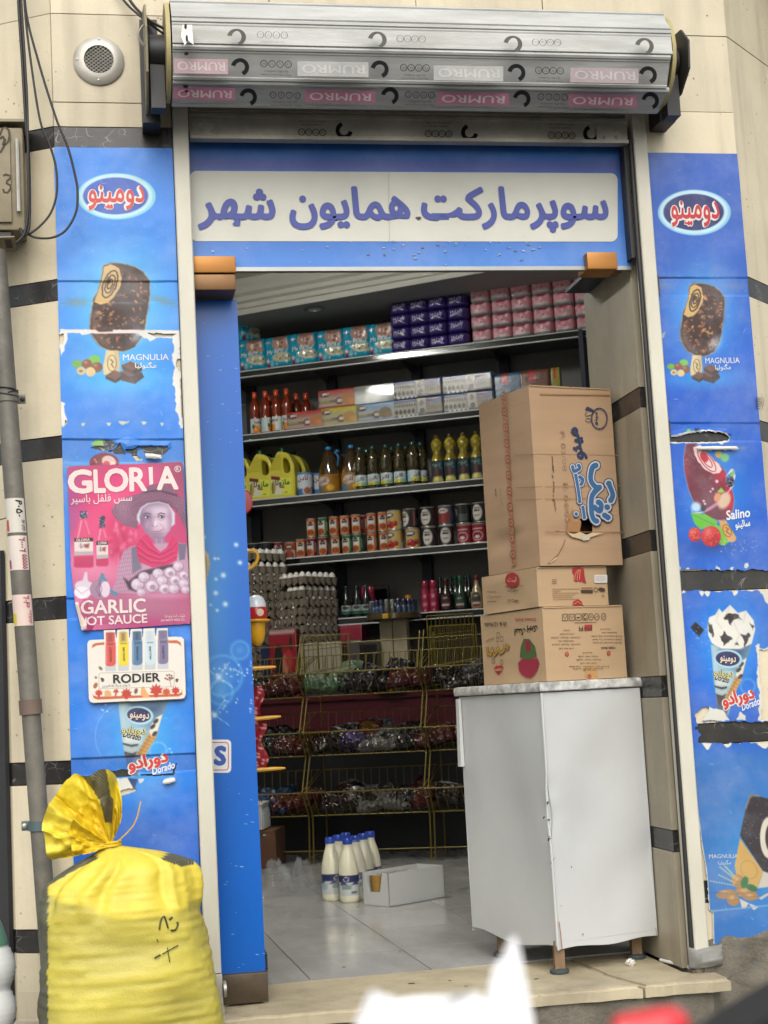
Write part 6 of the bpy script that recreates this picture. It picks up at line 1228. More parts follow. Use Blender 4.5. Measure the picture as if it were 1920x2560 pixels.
def pillow(mb,w,h,d,fn,nu=14,nv=14,p=4.0,seed=0,crinkle=.004,backcol=(120,120,120)):
    c=tint(fn,nu,nv);u=np.linspace(-1,1,nu)[None,:];v=np.linspace(-1,1,nv)[:,None]
    bul=(np.maximum(0,1-np.abs(u)**p)*np.maximum(0,1-np.abs(v)**p))**.5;n=(vnoise((nv,nu),2.5,seed)-.5)*crinkle*2
    X=u*w/2*(1-.04*np.abs(v)**3)+0*v;Z=(v+1)/2*h+0*u
    mb.grid(np.stack([X,-d/2*bul-n*bul,Z],-1),c);mb.grid(np.stack([X,d/2*bul,Z],-1)[:,::-1],np.tile(np.append(np.minimum(lin(np.array(backcol))*KI,.85),1),(nv,nu,1)))
    return mb
def brick_pack(mb,w,h,d,fn,nu=18,nv=14,side=(120,120,120),topc=None,bev=.0):
    c=tint(fn,nu,nv);u=np.linspace(-1,1,nu)[None,:];v=np.linspace(-1,1,nv)[:,None]
    rr=bev;e=np.maximum(np.abs(u)*w/2-(w/2-rr),0)/max(rr,1e-6),np.maximum(np.abs(v)*h/2-(h/2-rr),0)/max(rr,1e-6)
    off=rr*(1-np.sqrt(np.maximum(0,1-np.clip(np.hypot(e[0],e[1]),0,1)**2))) if rr else 0*u*v
    P=np.stack([u*w/2+0*v,-d/2+off+0*u*v,(v+1)/2*h+0*u],-1);mb.grid(P,c)
    sc_=np.append(np.minimum(lin(np.array(side))*KI,.85),1);tc_=sc_ if topc is None else np.append(np.minimum(lin(np.array(topc))*KI,.85),1)
    x,y0,y1=w/2,-d/2+rr,d/2
    for q,cc in (([(-x,y0,0),(-x,y0,h),(-x,y1,h),(-x,y1,0)],sc_),([(x,y0,0),(x,y1,0),(x,y1,h),(x,y0,h)],sc_),([(-x,y0,h),(x,y0,h),(x,y1,h),(-x,y1,h)],tc_),([(-x,y0,0),(-x,y1,0),(x,y1,0),(x,y0,0)],sc_),([(-x,y1,0),(-x,y1,h),(x,y1,h),(x,y1,0)],sc_)):mb.add(q,[(0,1,2,3)],cc)
    return mb
class Lo(Pl):# a printing frame in a prototype's own coordinates, metres: front faces -Y
    def __init__(s,y):s.y=y;s.n=np.array([0,-1.,0])
    def at(s,p,lift=0.0):return np.array([p[0],s.y-lift,p[1]])
    def word(s,mb,t,x0,z0,x1,z1,h,col,bold=.0,lift=.0012,slant=0.,nb=4,res=2):
        V,F=glyphs(t,0,res)
        if bold:F=[tuple(i+q*len(V) for i in f) for q in range(nb) for f in F];V=np.vstack([V+np.array([bold*math.cos(6.28*q/nb),bold*math.sin(6.28*q/nb),q*.9]) for q in range(nb)])
        A=np.array([x0,z0]);d=np.array([x1-x0,z1-z0]);L=np.linalg.norm(d);d /= L;up=np.array([-d[1],d[0]]);k=L/max(V[:,0].max(),.1);kv=h/max(V[:,1].max(),.3)
        xy=A+V[:,:1]*k*d+V[:,1:2]*kv*(up+slant*d);P=np.stack([xy[:,0],s.y-lift-V[:,2]*.00004,xy[:,1]],1);return mb.add(P,F,col)
def wrapword(mb,t,r,z,h,ang,col,bold=.02,lift=.0008,nb=4):
    V,F=glyphs(t,0,2);w=V[:,0].max();k=h/max(V[:,1].max(),.5);FF=[tuple(i+q*len(V) for i in f) for q in range(nb) for f in F];VV=np.vstack([V+np.array([bold*math.cos(6.28*q/nb),bold*math.sin(6.28*q/nb),q*.9]) for q in range(nb)])
    th=R2D(ang)+(VV[:,0]-w/2)*k/r;rr=r+lift+VV[:,2]*.00004
    return mb.add(np.stack([rr*np.sin(th),-rr*np.cos(th),z+VV[:,1]*k],1),FF,col)
def cylprint(mb,r,z0,z1,fn,nu=44,nv=12):# colour wrapped round a cylinder; u = .5 is the front
    c=tint(fn,nu,nv);t=np.linspace(-math.pi,math.pi,nu)[None,:];v=np.linspace(0,1,nv)[:,None]
    rr=r(v) if callable(r) else r
    return mb.grid(np.stack([rr*np.sin(t)+0*v,-rr*np.cos(t)+0*v,z0+(z1-z0)*v+0*t],-1),c)
def s_at(px,py,d=0.0):p=onP(px,py,sh(0,d),SN);return float(np.dot(p-SO,SE))
ORD=['first','second','third','fourth','fifth','sixth','seventh','eighth','ninth','tenth','eleventh','twelfth','thirteenth','fourteenth','fifteenth','sixteenth','seventeenth','eighteenth']
USED=set()
def put(proto,s,d,z,label,group=None,extra=0.0):
    loc=sh(s,d,z);rz=-TH+R2D(extra)
    if proto.name not in USED:
        USED.add(proto.name);proto.location=tuple(float(x) for x in loc);proto.rotation_euler=(0,0,rz);proto['label']=label
        if group:proto['group']=group
        return proto
    return copy_tree(proto,loc,rz,label,group)
# ---- top shelf: diaper packs
def dia(I,u,v):
    I[:]=(30,168,204);pt(I,R_(u,v,.0,.0,.10,1,30)*.5,(60,190,220));pt(I,E_(u,v,.62,.76,.30,.23),(196,158,146));pt(I,E_(u,v,.62,.93,.26,.10),(150,118,104));pt(I,E_(u,v,.82,.62,.12,.10),(196,156,144))
    pt(I,E_(u,v,.52,.74,.035,.02)+E_(u,v,.70,.76,.035,.02),(60,46,44));pt(I,E_(u,v,.64,.65,.05,.025),(150,70,70));pt(I,E_(u,v,.66,.33,.33,.14),(206,202,176));pt(I,E_(u,v,.84,.28,.14,.12),(200,196,170))
    for a,b in ((.5,.34),(.62,.28),(.72,.36),(.85,.27),(.93,.34)):pt(I,E_(u,v,a,b,.03,.025),(60,110,80))
    pt(I,R_(u,v,.10,.06,.22,.27,40),(150,50,84));pt(I,E_(u,v,.16,.24,.06,.045),(226,220,222));pt(I,R_(u,v,.25,.06,.36,.25,40),(130,200,214));pt(I,R_(u,v,.06,.78,.26,.83,60),(214,190,206));pt(I,E_(u,v,.48,.14,.05,.03),(216,216,210))
dp0=thing('diaper_pack','x','diaper pack');mb=MB();pillow(mb,.178,.204,.10,dia,26,26,7,2,.005,(40,150,186));part('wrapper',mb,FOIL,dp0,60,False)
mb=MB();fr=Lo(-.050);fr.word(mb,'My Baby',-.062,.088,.046,.100,.026,C8(226,236,240),.03,.003,.15);stuff(part('lettering',mb,MATT,dp0,None,False))
dg='diaper packs on the top shelf';dxs=[(636,928),(701,921),(764,913),(831,904),(897,894),(959,886)];dn=['under the stacked pack at the far left','with its top seam crumpled up','third from left in its row','fourth from left in its row','above the bright rail glare','tight against the purple packs']
for i,((x,y),n) in enumerate(zip(dxs,dn)):put(dp0,s_at(x,y,.07),.07+.01*(i % 2),ZS[0]+.002,'turquoise diaper pack '+n,dg,[3,-4,2,0,1,-3][i])
put(dp0,s_at(612,930,.10),.16,ZS[0]+.207,'turquoise diaper pack lying on another at the far left',dg,62)
# ---- pad packs: purple and pink
def padA(I,u,v):I[:]=(58,44,116);pt(I,R_(u,v,0,0,1,.18,8)*.5,(36,28,84));pt(I,E_(u,v,.5,.8,.5,.2)*.4,(84,70,150))
def padB(I,u,v):
    I[:]=(216,156,168);pt(I,E_(u,v,.5,1.0,.28,.24),(186,50,92));pt(I,R_(u,v,0,0,1,.20,14),(140,166,160));pt(I,E_(u,v,.5,.30,.40,.12)*.8,(218,178,186));pt(I,E_(u,v,.52,.46,.025,.04),(70,40,60))
pa0=thing('pad_pack','x','pad pack');mb=MB();pillow(mb,.133,.079,.15,padA,16,12,6,4,.004,(50,40,100));part('wrapper',mb,FOIL,pa0,60,False)
mb=MB();Lo(-.076).word(mb,'MyLady',-.036,.030,.036,.042,.024,C8(186,180,216),.02,.003,.2);stuff(part('lettering',mb,MATT,pa0,None,False))
pb0=thing('pad_pack','x','pad pack');mb=MB();pillow(mb,.122,.083,.15,padB,16,12,8,5,.005,(200,130,146));part('wrapper',mb,FOIL,pb0,60,False)
a0,a1=s_at(988,884,.08),s_at(1176,862,.08);rows=['bottom row','second row up','third row up','top row']
for r in range(4):
    for c in range(4):put(pa0,a0+(a1-a0)*(c+.5)/4+random.uniform(-.004,.004),.08+random.uniform(-.006,.006),ZS[0]+.001+r*.0765,'shiny purple pad pack, %s, %s column from left of the purple stack' % (rows[r],ORD[c]),'purple pad packs stacked on the top shelf',random.uniform(-3,3))
b0=s_at(1182,858,.08);nc=9
for r in range(4):
    for c in range(nc):put(pb0,b0+.006+.062+c*.122,.08+random.uniform(-.008,.008),ZS[0]+.001+r*.080,'pink pad pack, %s, %s column from left of the pink stack' % (rows[r],ORD[c]),'pink pad packs stacked on the top shelf',random.uniform(-4,4))
# ---- bottles: a lathe body, a label, a cap
def bottle(name,cat,prof,bodyc,mat,capz,capr,capc,label=None,lz=(0,1),lr=.03,word=None,wcol=None,wz=0,wh=.02,capm=None,sx=1,sy=1):
    t=thing(name,'x',cat);mb=MB();mb.lathe(prof,n=24,col=bodyc,sx=sx,sy=sy);part('body',mb,mat,t,50,False)
    mb=MB();z0,z1=capz;mb.lathe([(capr*.96,z0),(capr,z0+.002),(capr,z1-.004),(capr*.85,z1)],n=16,col=capc);part('cap',mb,capm or GLOSS,t,40,False)
    if label is not None:
        mb=MB();cylprint(mb,lr,lz[0],lz[1],label);l_=part('label',mb,MATT,t,60,False)
        if word:mb=MB();[wrapword(mb,w,lr,z,h,a,c,b) for (w,z,h,a,c,b) in word];stuff(part('lettering',mb,MATT,l_,None,False))
    return t
BOT=M('bottle_plastic',attr=True,rough=.1,var=.05,coat=.7,spec=.6)
ora=lambda z,a:lin((128,44,18))*KI if z<.2 else lin((110,36,16))*KI
def sunl(I,u,v):
    I[:]=(200,214,212);pt(I,E_(u,v,.45,.25,.09,.30),(216,128,40));pt(I,E_(u,v,.56,.2,.07,.26),(226,150,60));pt(I,E_(u,v,.38,.45,.05,.16),(70,110,60));pt(I,R_(u,v,.62,.1,.78,.9),(222,226,224));pt(I,R_(u,v,0,.0,.3,1)*.5,(180,196,200))
sy0=bottle('syrup_bottle','bottle',[(.001,0),(.027,0),(.031,.006),(.031,.10),(.029,.108),(.031,.116),(.031,.165),(.028,.195),(.018,.215),(.0135,.225),(.0135,.23),(.001,.23)],ora,BOT,(.226,.264),.0155,C8(206,76,40),sunl,(.012,.098),.0316,[('Sunich',.068,.017,20,C8(120,30,70),.03)])
for i,(x,y,d,ex,n) in enumerate(((640,1088,.05,40,'leftmost'),(667,1084,.05,95,'second from left, label turned away'),(694,1080,.05,-45,'third from left'),(720,1076,.05,5,'fourth from left, its label facing out'),(744,1072,.22,60,'behind the red tea box, nearer the tall ones'),(768,1070,.24,160,'behind the red tea box, farther right'),(676,1084,.2,10,'standing behind the front four'))):put(sy0,s_at(x,y,d),d,ZS[1]+.001,'orange syrup bottle with orange cap, '+n,'orange syrup bottles on the second shelf',ex)
# ---- tea bag boxes and foil boxes
def tea(bg,top,obj):
    def f(I,u,v):
        I[:]=tuple(np.array(bg)*.86);pt(I,np.clip((v-.55)*3,0,1),top);pt(I,R_(u,v,.0,.28,.52,.46,50),(110,104,84));pt(I,R_(u,v,.03,.31,.28,.43,50),(150,140,96));pt(I,E_(u,v,.16,.76,.12,.15),(70,30,40));pt(I,E_(u,v,.16,.80,.07,.07),(214,200,196))
        pt(I,E_(u,v,.52,.34,.10,.20),(92,50,46));pt(I,E_(u,v,.53,.36,.06,.11),(206,196,186));pt(I,E_(u,v,.74,.42,.16,.30),obj);pt(I,E_(u,v,.83,.28,.09,.16),tuple(np.array(obj)*1.12));pt(I,R_(u,v,0,0,1,.10,30),top)
    return f
def boxproto(name,cat,w,h,d,fn,side,topc,mat=None,words=(),nu=34,nv=18):
    t=thing(name,'x',cat);mb=MB();brick_pack(mb,w,h,d,fn,nu,nv,side,topc,.003);part('carton',mb,mat or FOIL,t,40,False)
    if words:mb=MB();[Lo(-d/2).word(mb,*q) for q in words];stuff(part('lettering',mb,MATT,t,None,False))
    return t
tw=[(fa('گلستان'),-.098,.078,-.055,.078,.014,C8(226,216,200),.02,.001)]
t1=boxproto('tea_box','tea box',.252,.107,.13,tea((196,176,160),(172,62,56),(176,112,62)),(150,52,48),(170,70,60),words=tw)
t2=boxproto('tea_box','tea box',.246,.107,.13,tea((196,190,156),(190,176,58),(176,132,70)),(150,140,50),(190,180,70),words=tw)
t3=boxproto('tea_box','tea box',.246,.107,.13,tea((186,196,206),(112,152,190),(120,100,74)),(90,120,150),(170,180,190),words=tw)
put(t1,s_at(776,1071,.07),.07,ZS[1]+.001,'red tea box lying in front of the syrup bottles','tea boxes on the second shelf')
put(t2,s_at(860,1062,.07),.07,ZS[1]+.001,'yellow tea box with a pear, under a red one','tea boxes on the second shelf');put(t1,s_at(858,1062,.07),.07,ZS[1]+.109,'red tea box in shiny wrap on top of the yellow one','tea boxes on the second shelf')
put(t3,s_at(948,1050,.07),.07,ZS[1]+.001,'pale blue tea box under the silver box','tea boxes on the second shelf')
FOILM=M('silver_foil',(.72,.74,.76,1),rough=.16,metal=.9,var=.08,vs=14,bump=.2,bs=14)
sb=thing('foil_box','x','box');mb=MB();mb.box((0,0,.054),(.246,.13,.108),bev=.004);part('carton',mb,FOILM,sb,40,False)
put(sb,s_at(947,1050,.07),.068,ZS[1]+.109,'plain silver foil box mirroring a lamp, on the pale blue tea box')
def arch(I,u,v):
    I[:]=(70,84,124);pt(I,R_(u,v,.0,.12,.46,.80,60),(158,154,140));pt(I,R_(u,v,.50,.12,1,.62,60),(136,126,110));pt(I,R_(u,v,.48,.2,.66,.98,60),(166,160,146));pt(I,E_(u,v,.57,.7,.045,.16),(90,86,84))
    for k in range(9):pt(I,E_(u,v,.03+.05*k,.66,.015,.10),(70,66,62));
    for k in range(5):pt(I,E_(u,v,.06+.085*k,.32,.03,.13),(44,44,48));pt(I,R_(u,v,.1+.09*k,.02,.15+.09*k,.16,50),(210,208,196))
    pt(I,E_(u,v,.58,.27,.05,.16),(40,40,44))
    for k in range(7):pt(I,R_(u,v,.68+.045*k,.30,.695+.045*k,.56,90),(70,66,60))
    pt(I,R_(u,v,.5,.0,1,.16,20),(60,62,66))
br0=boxproto('sweets_box','sweets box',.30,.108,.15,arch,(150,156,164),(150,156,170),nu=60,nv=26,words=[(fa('گز اصفهان'),.05,.082,.11,.088,.013,C8(170,60,60),.02,.001)])
for i,(x,y,lv) in enumerate(((1055,1038,0),(1054,1038,1),(1180,1020,0),(1179,1020,1))):put(br0,s_at(x,y,.08),.08,ZS[1]+.001+lv*.109,'sweets box printed with a bridge of arches, %s of the %s pair' % (['lower','upper'][lv],['left','right'][i//2]),'bridge printed sweets boxes on the second shelf')
def choc(bg,a,b):
    def f(I,u,v):I[:]=bg;pt(I,R_(u,v,.3,.68,.55,1,40),(176,36,44));pt(I,E_(u,v,.5,.2,.5,.3),a);pt(I,E_(u,v,.25,.35,.2,.12),b);pt(I,R_(u,v,.1,.46,.6,.52,40)*.6,(190,196,200))
    return f
for k,(x,y,bg,a,b,n,w) in enumerate(((1273,1005,(36,86,122),(30,34,46),(60,120,160),'blue biscuit box with a red corner, behind the tall carton',.17),(1341,995,(104,62,40),(60,34,26),(196,150,96),'brown biscuit box with a red corner, behind the tall carton',.17),(1394,988,(150,140,50),(90,100,40),(190,180,90),'narrow yellow green box at the right end of the second shelf',.05))):
    bx_=boxproto('biscuit_box','biscuit box',w,.20,.05,choc(bg,a,b),bg,bg,words=(([(fa('سلامت'),-.03,.150,.025,.150,.016,C8(220,200,200),.02,.001)]) if w>.1 else ()));put(bx_,s_at(x,y,.06),.06,ZS[1]+.001,n,None)
# ---- oil jugs, tins and bottles
def jugproto():
    t=thing('oil_jug','x','oil jug');YC=C8(206,196,62);YD=C8(186,172,44);mb=MB();w,d=.160,.10
    out=[(-.080,0),(.080,0),(.080,.165),(.078,.19),(.066,.225),(.050,.255),(.030,.272),(.0,.280),(-.018,.282),(-.030,.272),(-.046,.245),(-.068,.205),(-.078,.180),(-.080,.165)]
    hole=[(.010,.165),(.016,.148),(.040,.146),(.054,.158),(.056,.190),(.044,.222),(.026,.240),(.012,.240),(.008,.222)]
  # a shell with the grip hole really cut through: outline and hole bridged, extruded through the depth with a rounded front
    bm=bmesh.new();vo=[bm.verts.new((x,0,z)) for x,z in out];vh=[bm.verts.new((x,0,z)) for x,z in hole];eo=[bm.edges.new((vo[i],vo[(i+1) % len(vo)])) for i in range(len(vo))];eh=[bm.edges.new((vh[i],vh[(i+1) % len(vh)])) for i in range(len(vh))]
    r=bmesh.ops.triangle_fill(bm,use_beauty=True,use_dissolve=False,edges=eo+eh)
    for f in [f for f in bm.faces if _inpoly(f.calc_center_median().x,f.calc_center_median().z,hole)]:bm.faces.remove(f)
    ex=bmesh.ops.extrude_face_region(bm,geom=bm.faces[:]);ev=[g for g in ex['geom'] if isinstance(g,bmesh.types.BMVert)]
    for v in bm.verts:v.co.y=d/2
    for v in ev:v.co.y=-d/2
    bmesh.ops.recalc_face_normals(bm,faces=bm.faces[:]);es=[e for e in bm.edges if len(e.link_faces)==2 and e.calc_face_angle()>.9]
    bmesh.ops.bevel(bm,geom=es,offset=.011,segments=3,affect='EDGES',clamp_overlap=True);bm.verts.index_update()
    mb.add([v.co[:] for v in bm.verts],[tuple(v.index for v in f.verts) for f in bm.faces],YC);bm.free()
    part('jug',mb,M('jug_plastic',attr=True,rough=.3,var=.05,coat=.2),t,50,False)
    mb=MB()
    for k in range(9):z=.172+k*.010;x0=-.074+max(0,(z-.18))*.45;mb.add([(x0,-d/2-.0015,z),(.0,-d/2-.0015,z+.002),(.0,-d/2-.003,z+.005),(x0,-d/2-.003,z+.003)],[(0,1,2,3)],YD)
    stuff(part('ribs',mb,GLOSS,t,None,False))
    mb=MB();mb.lathe([(.014,.279),(.017,.281),(.017,.305),(.014,.309),(.001,.309)],(-.012,0,0),18,C8(30,84,50));part('cap',mb,GLOSS,t,40,False)
    def lab(I,u,v):I[:]=(206,214,70);pt(I,np.clip((.9-v-u*.25)*9,0,1)*R_(u,v,.0,.0,.55,1,30),(206,208,186));pt(I,R_(u,v,0,.80,.45,1,40),(110,30,34));pt(I,E_(u,v,.12,.40,.09,.36),(176,140,60));pt(I,E_(u,v,.05,.35,.05,.3),(80,110,50));pt(I,R_(u,v,.42,.38,.66,.46,40),(176,50,44));pt(I,R_(u,v,.66,.1,.8,.16,40),(30,34,40))
    mb=MB();c=tint(lab,26,24);u=np.linspace(-.070,.058,26)[None,:];v=np.linspace(.022,.14,24)[:,None];mb.grid(np.stack([u+0*v,-d/2-.0012+0*u*v,v-(u+.07)*.2*(v/.14)+0*u],-1),c);lb_=part('label',mb,MATT,t,None,False)
    mb=MB();Lo(-d/2-.0012).word(mb,fa('مازولا'),-.042,.080,.050,.078,.034,C8(36,60,36),.03,.001);stuff(part('lettering',mb,MATT,lb_,None,False));return t
jg=jugproto();og='yellow corn oil jugs on the third shelf'
for x,y,d,ex,n in ((606,1256,.07,0,'half hidden behind the blue door panel'),(660,1250,.07,2,'front, nearer the door panel'),(715,1244,.07,-2,'front, beside the blue tin'),(683,1246,.22,0,'behind, between the two front jugs'),(742,1240,.22,0,'behind, its handle showing above the tin')):put(jg,s_at(x,y,d),d,ZS[2]+.001,'yellow corn oil jug with green cap, '+n,og,ex)
def tinl(I,u,v):I[:]=(60,110,170);pt(I,R_(u,v,.2,.42,.8,.95,30),(196,204,216));pt(I,E_(u,v,.5,.52,.30,.22),(196,204,216));pt(I,E_(u,v,.6,.18,.10,.20),(206,196,180));pt(I,E_(u,v,.6,.18,.08,.15),(150,96,70))
tin=thing('oil_tin','x','tin');mb=MB();mb.lathe([(.001,0),(.047,0),(.047,.004),(.046,.006),(.046,.136),(.047,.138),(.047,.142),(.043,.142),(.042,.139),(.001,.139)],n=28,col=C8(96,140,180));part('body',mb,GLOSS,tin,40,False)
mb=MB();cylprint(mb,.0463,.007,.135,tinl,60,20);l_=part('label',mb,MATT,tin,60,False);mb=MB();wrapword(mb,fa('لادن'),.0463,.094,.028,2,C8(116,40,60),.03);stuff(part('lettering',mb,MATT,l_,None,False))
put(tin,s_at(764,1240,.06),.06,ZS[2]+.001,'blue and white shortening tin standing beside the yellow jugs','shortening tins on the third shelf');put(tin,s_at(794,1236,.15),.15,ZS[2]+.001,'blue and white shortening tin half hidden behind the first','shortening tins on the third shelf',30)
OIL=M('oil_bottle',attr=True,rough=.08,var=.15,vs=14,coat=.8,spec=.7)
amb=lambda z,a:lin((150,100,22) if z<.15 and math.sin(a*1.5+z*30)>-.2 else (62,44,22))*KI
def bigl(I,u,v):I[:]=(150,106,30);pt(I,E_(u,v,.44,.62,.10,.26),(196,186,176));pt(I,R_(u,v,.2,0,.42,.3,20),(70,120,160));pt(I,E_(u,v,.56,.22,.06,.18),(206,160,40))
big=bottle('oil_bottle','oil bottle',[(.001,0),(.060,0),(.066,.008),(.066,.05),(.064,.12),(.058,.16),(.046,.205),(.034,.24),(.022,.262),(.016,.268),(.001,.268)],amb,OIL,(.268,.288),.018,C8(46,130,186),bigl,(.012,.115),.0668,[(fa('لادن'),.068,.024,-22,C8(120,34,60),.03)],sy=.85)
mb=MB();mb.tube(bez([(.050,0,.16),(.062,-.01,.20),(.058,-.01,.235),(.035,0,.25)],16),.006,8,C8(40,110,170));part('handle',mb,GLOSS,big,60,False)
for x,y,d,ex,n in ((826,1230,.08,0,'large, front, with blue cap'),(848,1228,.20,-10,'large, behind, its blue handle showing'),(882,1224,.10,20,'large, partly behind the green capped row')):put(big,s_at(x,y,d),d,ZS[2]+.001,'amber cooking oil bottle, '+n,'large amber oil bottles on the third shelf',ex)
drk=lambda z,a:lin((46,40,20) if math.sin(a*7+z*160)*math.sin(a*3-z*90)<.6 else (96,82,36))*KI
def ladl(I,u,v):I[:]=(150,192,206);pt(I,R_(u,v,.28,.28,.72,1,20),(190,204,206));pt(I,E_(u,v,.42,.12,.10,.22),(206,196,60));pt(I,E_(u,v,.6,.1,.08,.2),(150,180,110));pt(I,E_(u,v,.43,.10,.03,.08),(70,56,20));pt(I,R_(u,v,.5,.72,.54,.80,60),(60,70,80))
lad=bottle('oil_bottle','oil bottle',[(.001,0),(.033,0),(.037,.006),(.037,.016),(.034,.02),(.0365,.024),(.0365,.092),(.034,.097),(.038,.106),(.039,.13),(.035,.155),(.038,.175),(.032,.205),(.020,.23),(.013,.24),(.001,.24)],drk,OIL,(.240,.260),.0155,C8(22,72,66),ladl,(.026,.090),.0372,[(fa('لادن'),.058,.020,0,C8(110,34,64),.03)])
for i,(x,y,d,ex) in enumerate(((904,1222,.05,8),(936,1219,.05,14),(969,1216,.05,-4),(1002,1213,.05,6),(1036,1210,.05,55),(921,1219,.16,0),(984,1214,.16,10),(1020,1211,.17,0),(1056,1208,.10,62))):put(lad,s_at(x,y,d),d,ZS[2]+.001,'dark oil bottle with green cap and pale label, '+(['first','second','third','fourth','fifth'][i]+' in the front row from left' if i<5 else ['behind the gap after the first','behind the gap after the third','behind the fifth','last at right, beside the gold bottles'][i-5]),'dark oil bottles on the third shelf',ex)
gol=lambda z,a:lin((176,160,44) if (math.sin(a*4+z*150)>.1 and z>.17) or z<.17 and math.sin(a*3+1)>.2 else (116,100,24))*KI
def goll(I,u,v):I[:]=(30,52,60);pt(I,R_(u,v,.55,0,.75,1,20),(44,74,96));pt(I,E_(u,v,.5,.42,.14,.16),(74,40,40));pt(I,E_(u,v,.5,.08,.16,.16),(190,180,90));pt(I,E_(u,v,.47,.14,.05,.08),(216,206,130))
gbt=bottle('oil_bottle','oil bottle',[(.001,0),(.034,0),(.037,.008),(.037,.135),(.034,.145),(.026,.170),(.0245,.182),(.030,.203),(.0355,.222),(.034,.236),(.024,.255),(.014,.266),(.001,.266)],gol,OIL,(.266,.284),.014,C8(70,60,26),goll,(.008,.130),.0375,[(fa('غنچه'),.098,.022,0,C8(120,150,130),.02)])
for i,(x,y) in enumerate(((1097,1204),(1130,1201),(1163,1198),(1196,1195))):put(gbt,s_at(x,y,.05),.05,ZS[2]+.001,'gold oil bottle with spiral neck and dark label, %s from left' % ORD[i],'gold spiral oil bottles on the third shelf',[6,-4,3,0][i])
# ---- cans
def canp(r,h,body,fn,rimc=(180,176,168),words=()):
    t=thing('food_can','x','can');mb=MB();mb.lathe([(.001,.002),(r*.94,.002),(r,0),(r*1.01,.003),(r*.985,.005),(r*.985,h-.005),(r*1.01,h-.003),(r,h),(r*.94,h),(r*.92,h-.003),(.001,h-.003)],n=26,col=C8(*rimc));part('can',mb,M('can_metal',attr=True,rough=.25,metal=.5,var=.05),t,40,False)
    mb=MB();cylprint(mb,r*.990,.006,h-.006,fn,52,18);l_=part('label',mb,GLOSS,t,60,False)
    if words:mb=MB();[wrapword(mb,w,r*.99,z,hh,a,C8(*c),b) for (w,z,hh,a,c,b) in words];stuff(part('lettering',mb,MATT,l_,None,False))
    return t
def beans(bg,top):
    def f(I,u,v):I[:]=bg;pt(I,np.clip((v-.86)*20,0,1),top);pt(I,np.clip((.10-v)*20,0,1),top);pt(I,R_(u,v,.36,.30,.64,.84,30),(206,204,198));pt(I,E_(u,v,.5,.72,.10,.12),(52,30,36));pt(I,E_(u,v,.5,.22,.13,.20),(150,66,36));pt(I,E_(u,v,.5,.22,.15,.22)-E_(u,v,.5,.22,.12,.17),(196,150,100));pt(I,R_(u,v,.70,.25,.82,.8,30),(150,150,148));pt(I,R_(u,v,.16,.25,.28,.8,30),(196,196,192))
    return f
bw=[(fa('دلپذیر'),.078,.010,0,(196,180,170),.02)]
cO=canp(.0295,.112,0,beans((176,90,40),(190,98,40)),words=bw);cG=canp(.0295,.112,0,beans((60,112,60),(46,104,54)),words=bw);cR=canp(.0295,.112,0,beans((140,40,44),(120,30,36)),words=bw)
def paste(I,u,v):I[:]=(176,140,74);pt(I,R_(u,v,.3,.0,.7,1,20),(190,160,96));pt(I,E_(u,v,.44,.78,.12,.15),(40,60,96));pt(I,E_(u,v,.44,.79,.09,.08),(206,206,210));pt(I,R_(u,v,.7,.0,.85,.4,20),(190,196,190))
def paste2(I,u,v):
    paste(I,u,v)
    for a,b in ((.40,.24),(.50,.18),(.58,.28),(.46,.32)):pt(I,E_(u,v,a,b,.065,.15),(150,30,36));pt(I,E_(u,v,a-.02,b+.05,.015,.03),(220,160,150))
cY=canp(.0445,.115,0,paste2,words=[(fa('مهرام'),.088,.012,-21,(214,214,216),.02)])
def blk(I,u,v):I[:]=(40,38,40);pt(I,E_(u,v,.5,.5,.115,.44),(196,192,186));pt(I,R_(u,v,.70,.1,.76,.9,30),(130,70,70));pt(I,R_(u,v,.8,.1,.92,.5,30),(90,90,92));[pt(I,R_(u,v,.44+.045*k,.58,.475+.045*k,.78,80),(40,38,38)) for k in range(3)];pt(I,R_(u,v,.44,.68,.56,.71,80),(196,192,186));pt(I,R_(u,v,.44,.34,.56,.38,80)+R_(u,v,.45,.26,.55,.29,80),(110,108,106))
cB=canp(.0455,.116,0,blk,(150,146,136))
def redl(I,u,v):I[:]=(132,34,48);pt(I,E_(u,v,.5,.36,.13,.28),(196,160,160));pt(I,E_(u,v,.5,.36,.105,.22),(120,30,44));pt(I,E_(u,v,.5,.30,.06,.08),(206,190,190));pt(I,R_(u,v,.38,.74,.62,.80,60),(206,170,176));pt(I,R_(u,v,.18,.0,.27,.5,30),(190,190,188))
cK=canp(.045,.112,0,redl)
def mixl(I,u,v):I[:]=(60,76,110);pt(I,R_(u,v,.3,.08,.6,.9,20),(128,52,44));pt(I,E_(u,v,.45,.76,.12,.14),(190,186,180));pt(I,R_(u,v,.40,.72,.5,.8,40),(80,60,60));pt(I,R_(u,v,.66,.2,.76,.7,40),(84,110,150))
cM=canp(.0455,.116,0,mixl)
def darkl(I,u,v):I[:]=(30,32,34);pt(I,R_(u,v,.42,.1,.6,.5,40),(70,78,78));pt(I,E_(u,v,.3,.6,.1,.25),(90,90,92))
cD=canp(.0455,.116,0,darkl)
def wide(I,u,v):I[:]=(176,84,46);pt(I,E_(u,v,.5,.74,.13,.16),(70,50,50));pt(I,E_(u,v,.5,.74,.08,.08),(190,180,170));pt(I,R_(u,v,.30,.0,.70,.48,30),(196,190,180));pt(I,E_(u,v,.5,.16,.14,.34),(140,60,46))
cW=canp(.035,.100,0,wide)
cg='food cans on the fourth shelf';z4=ZS[3]+.001
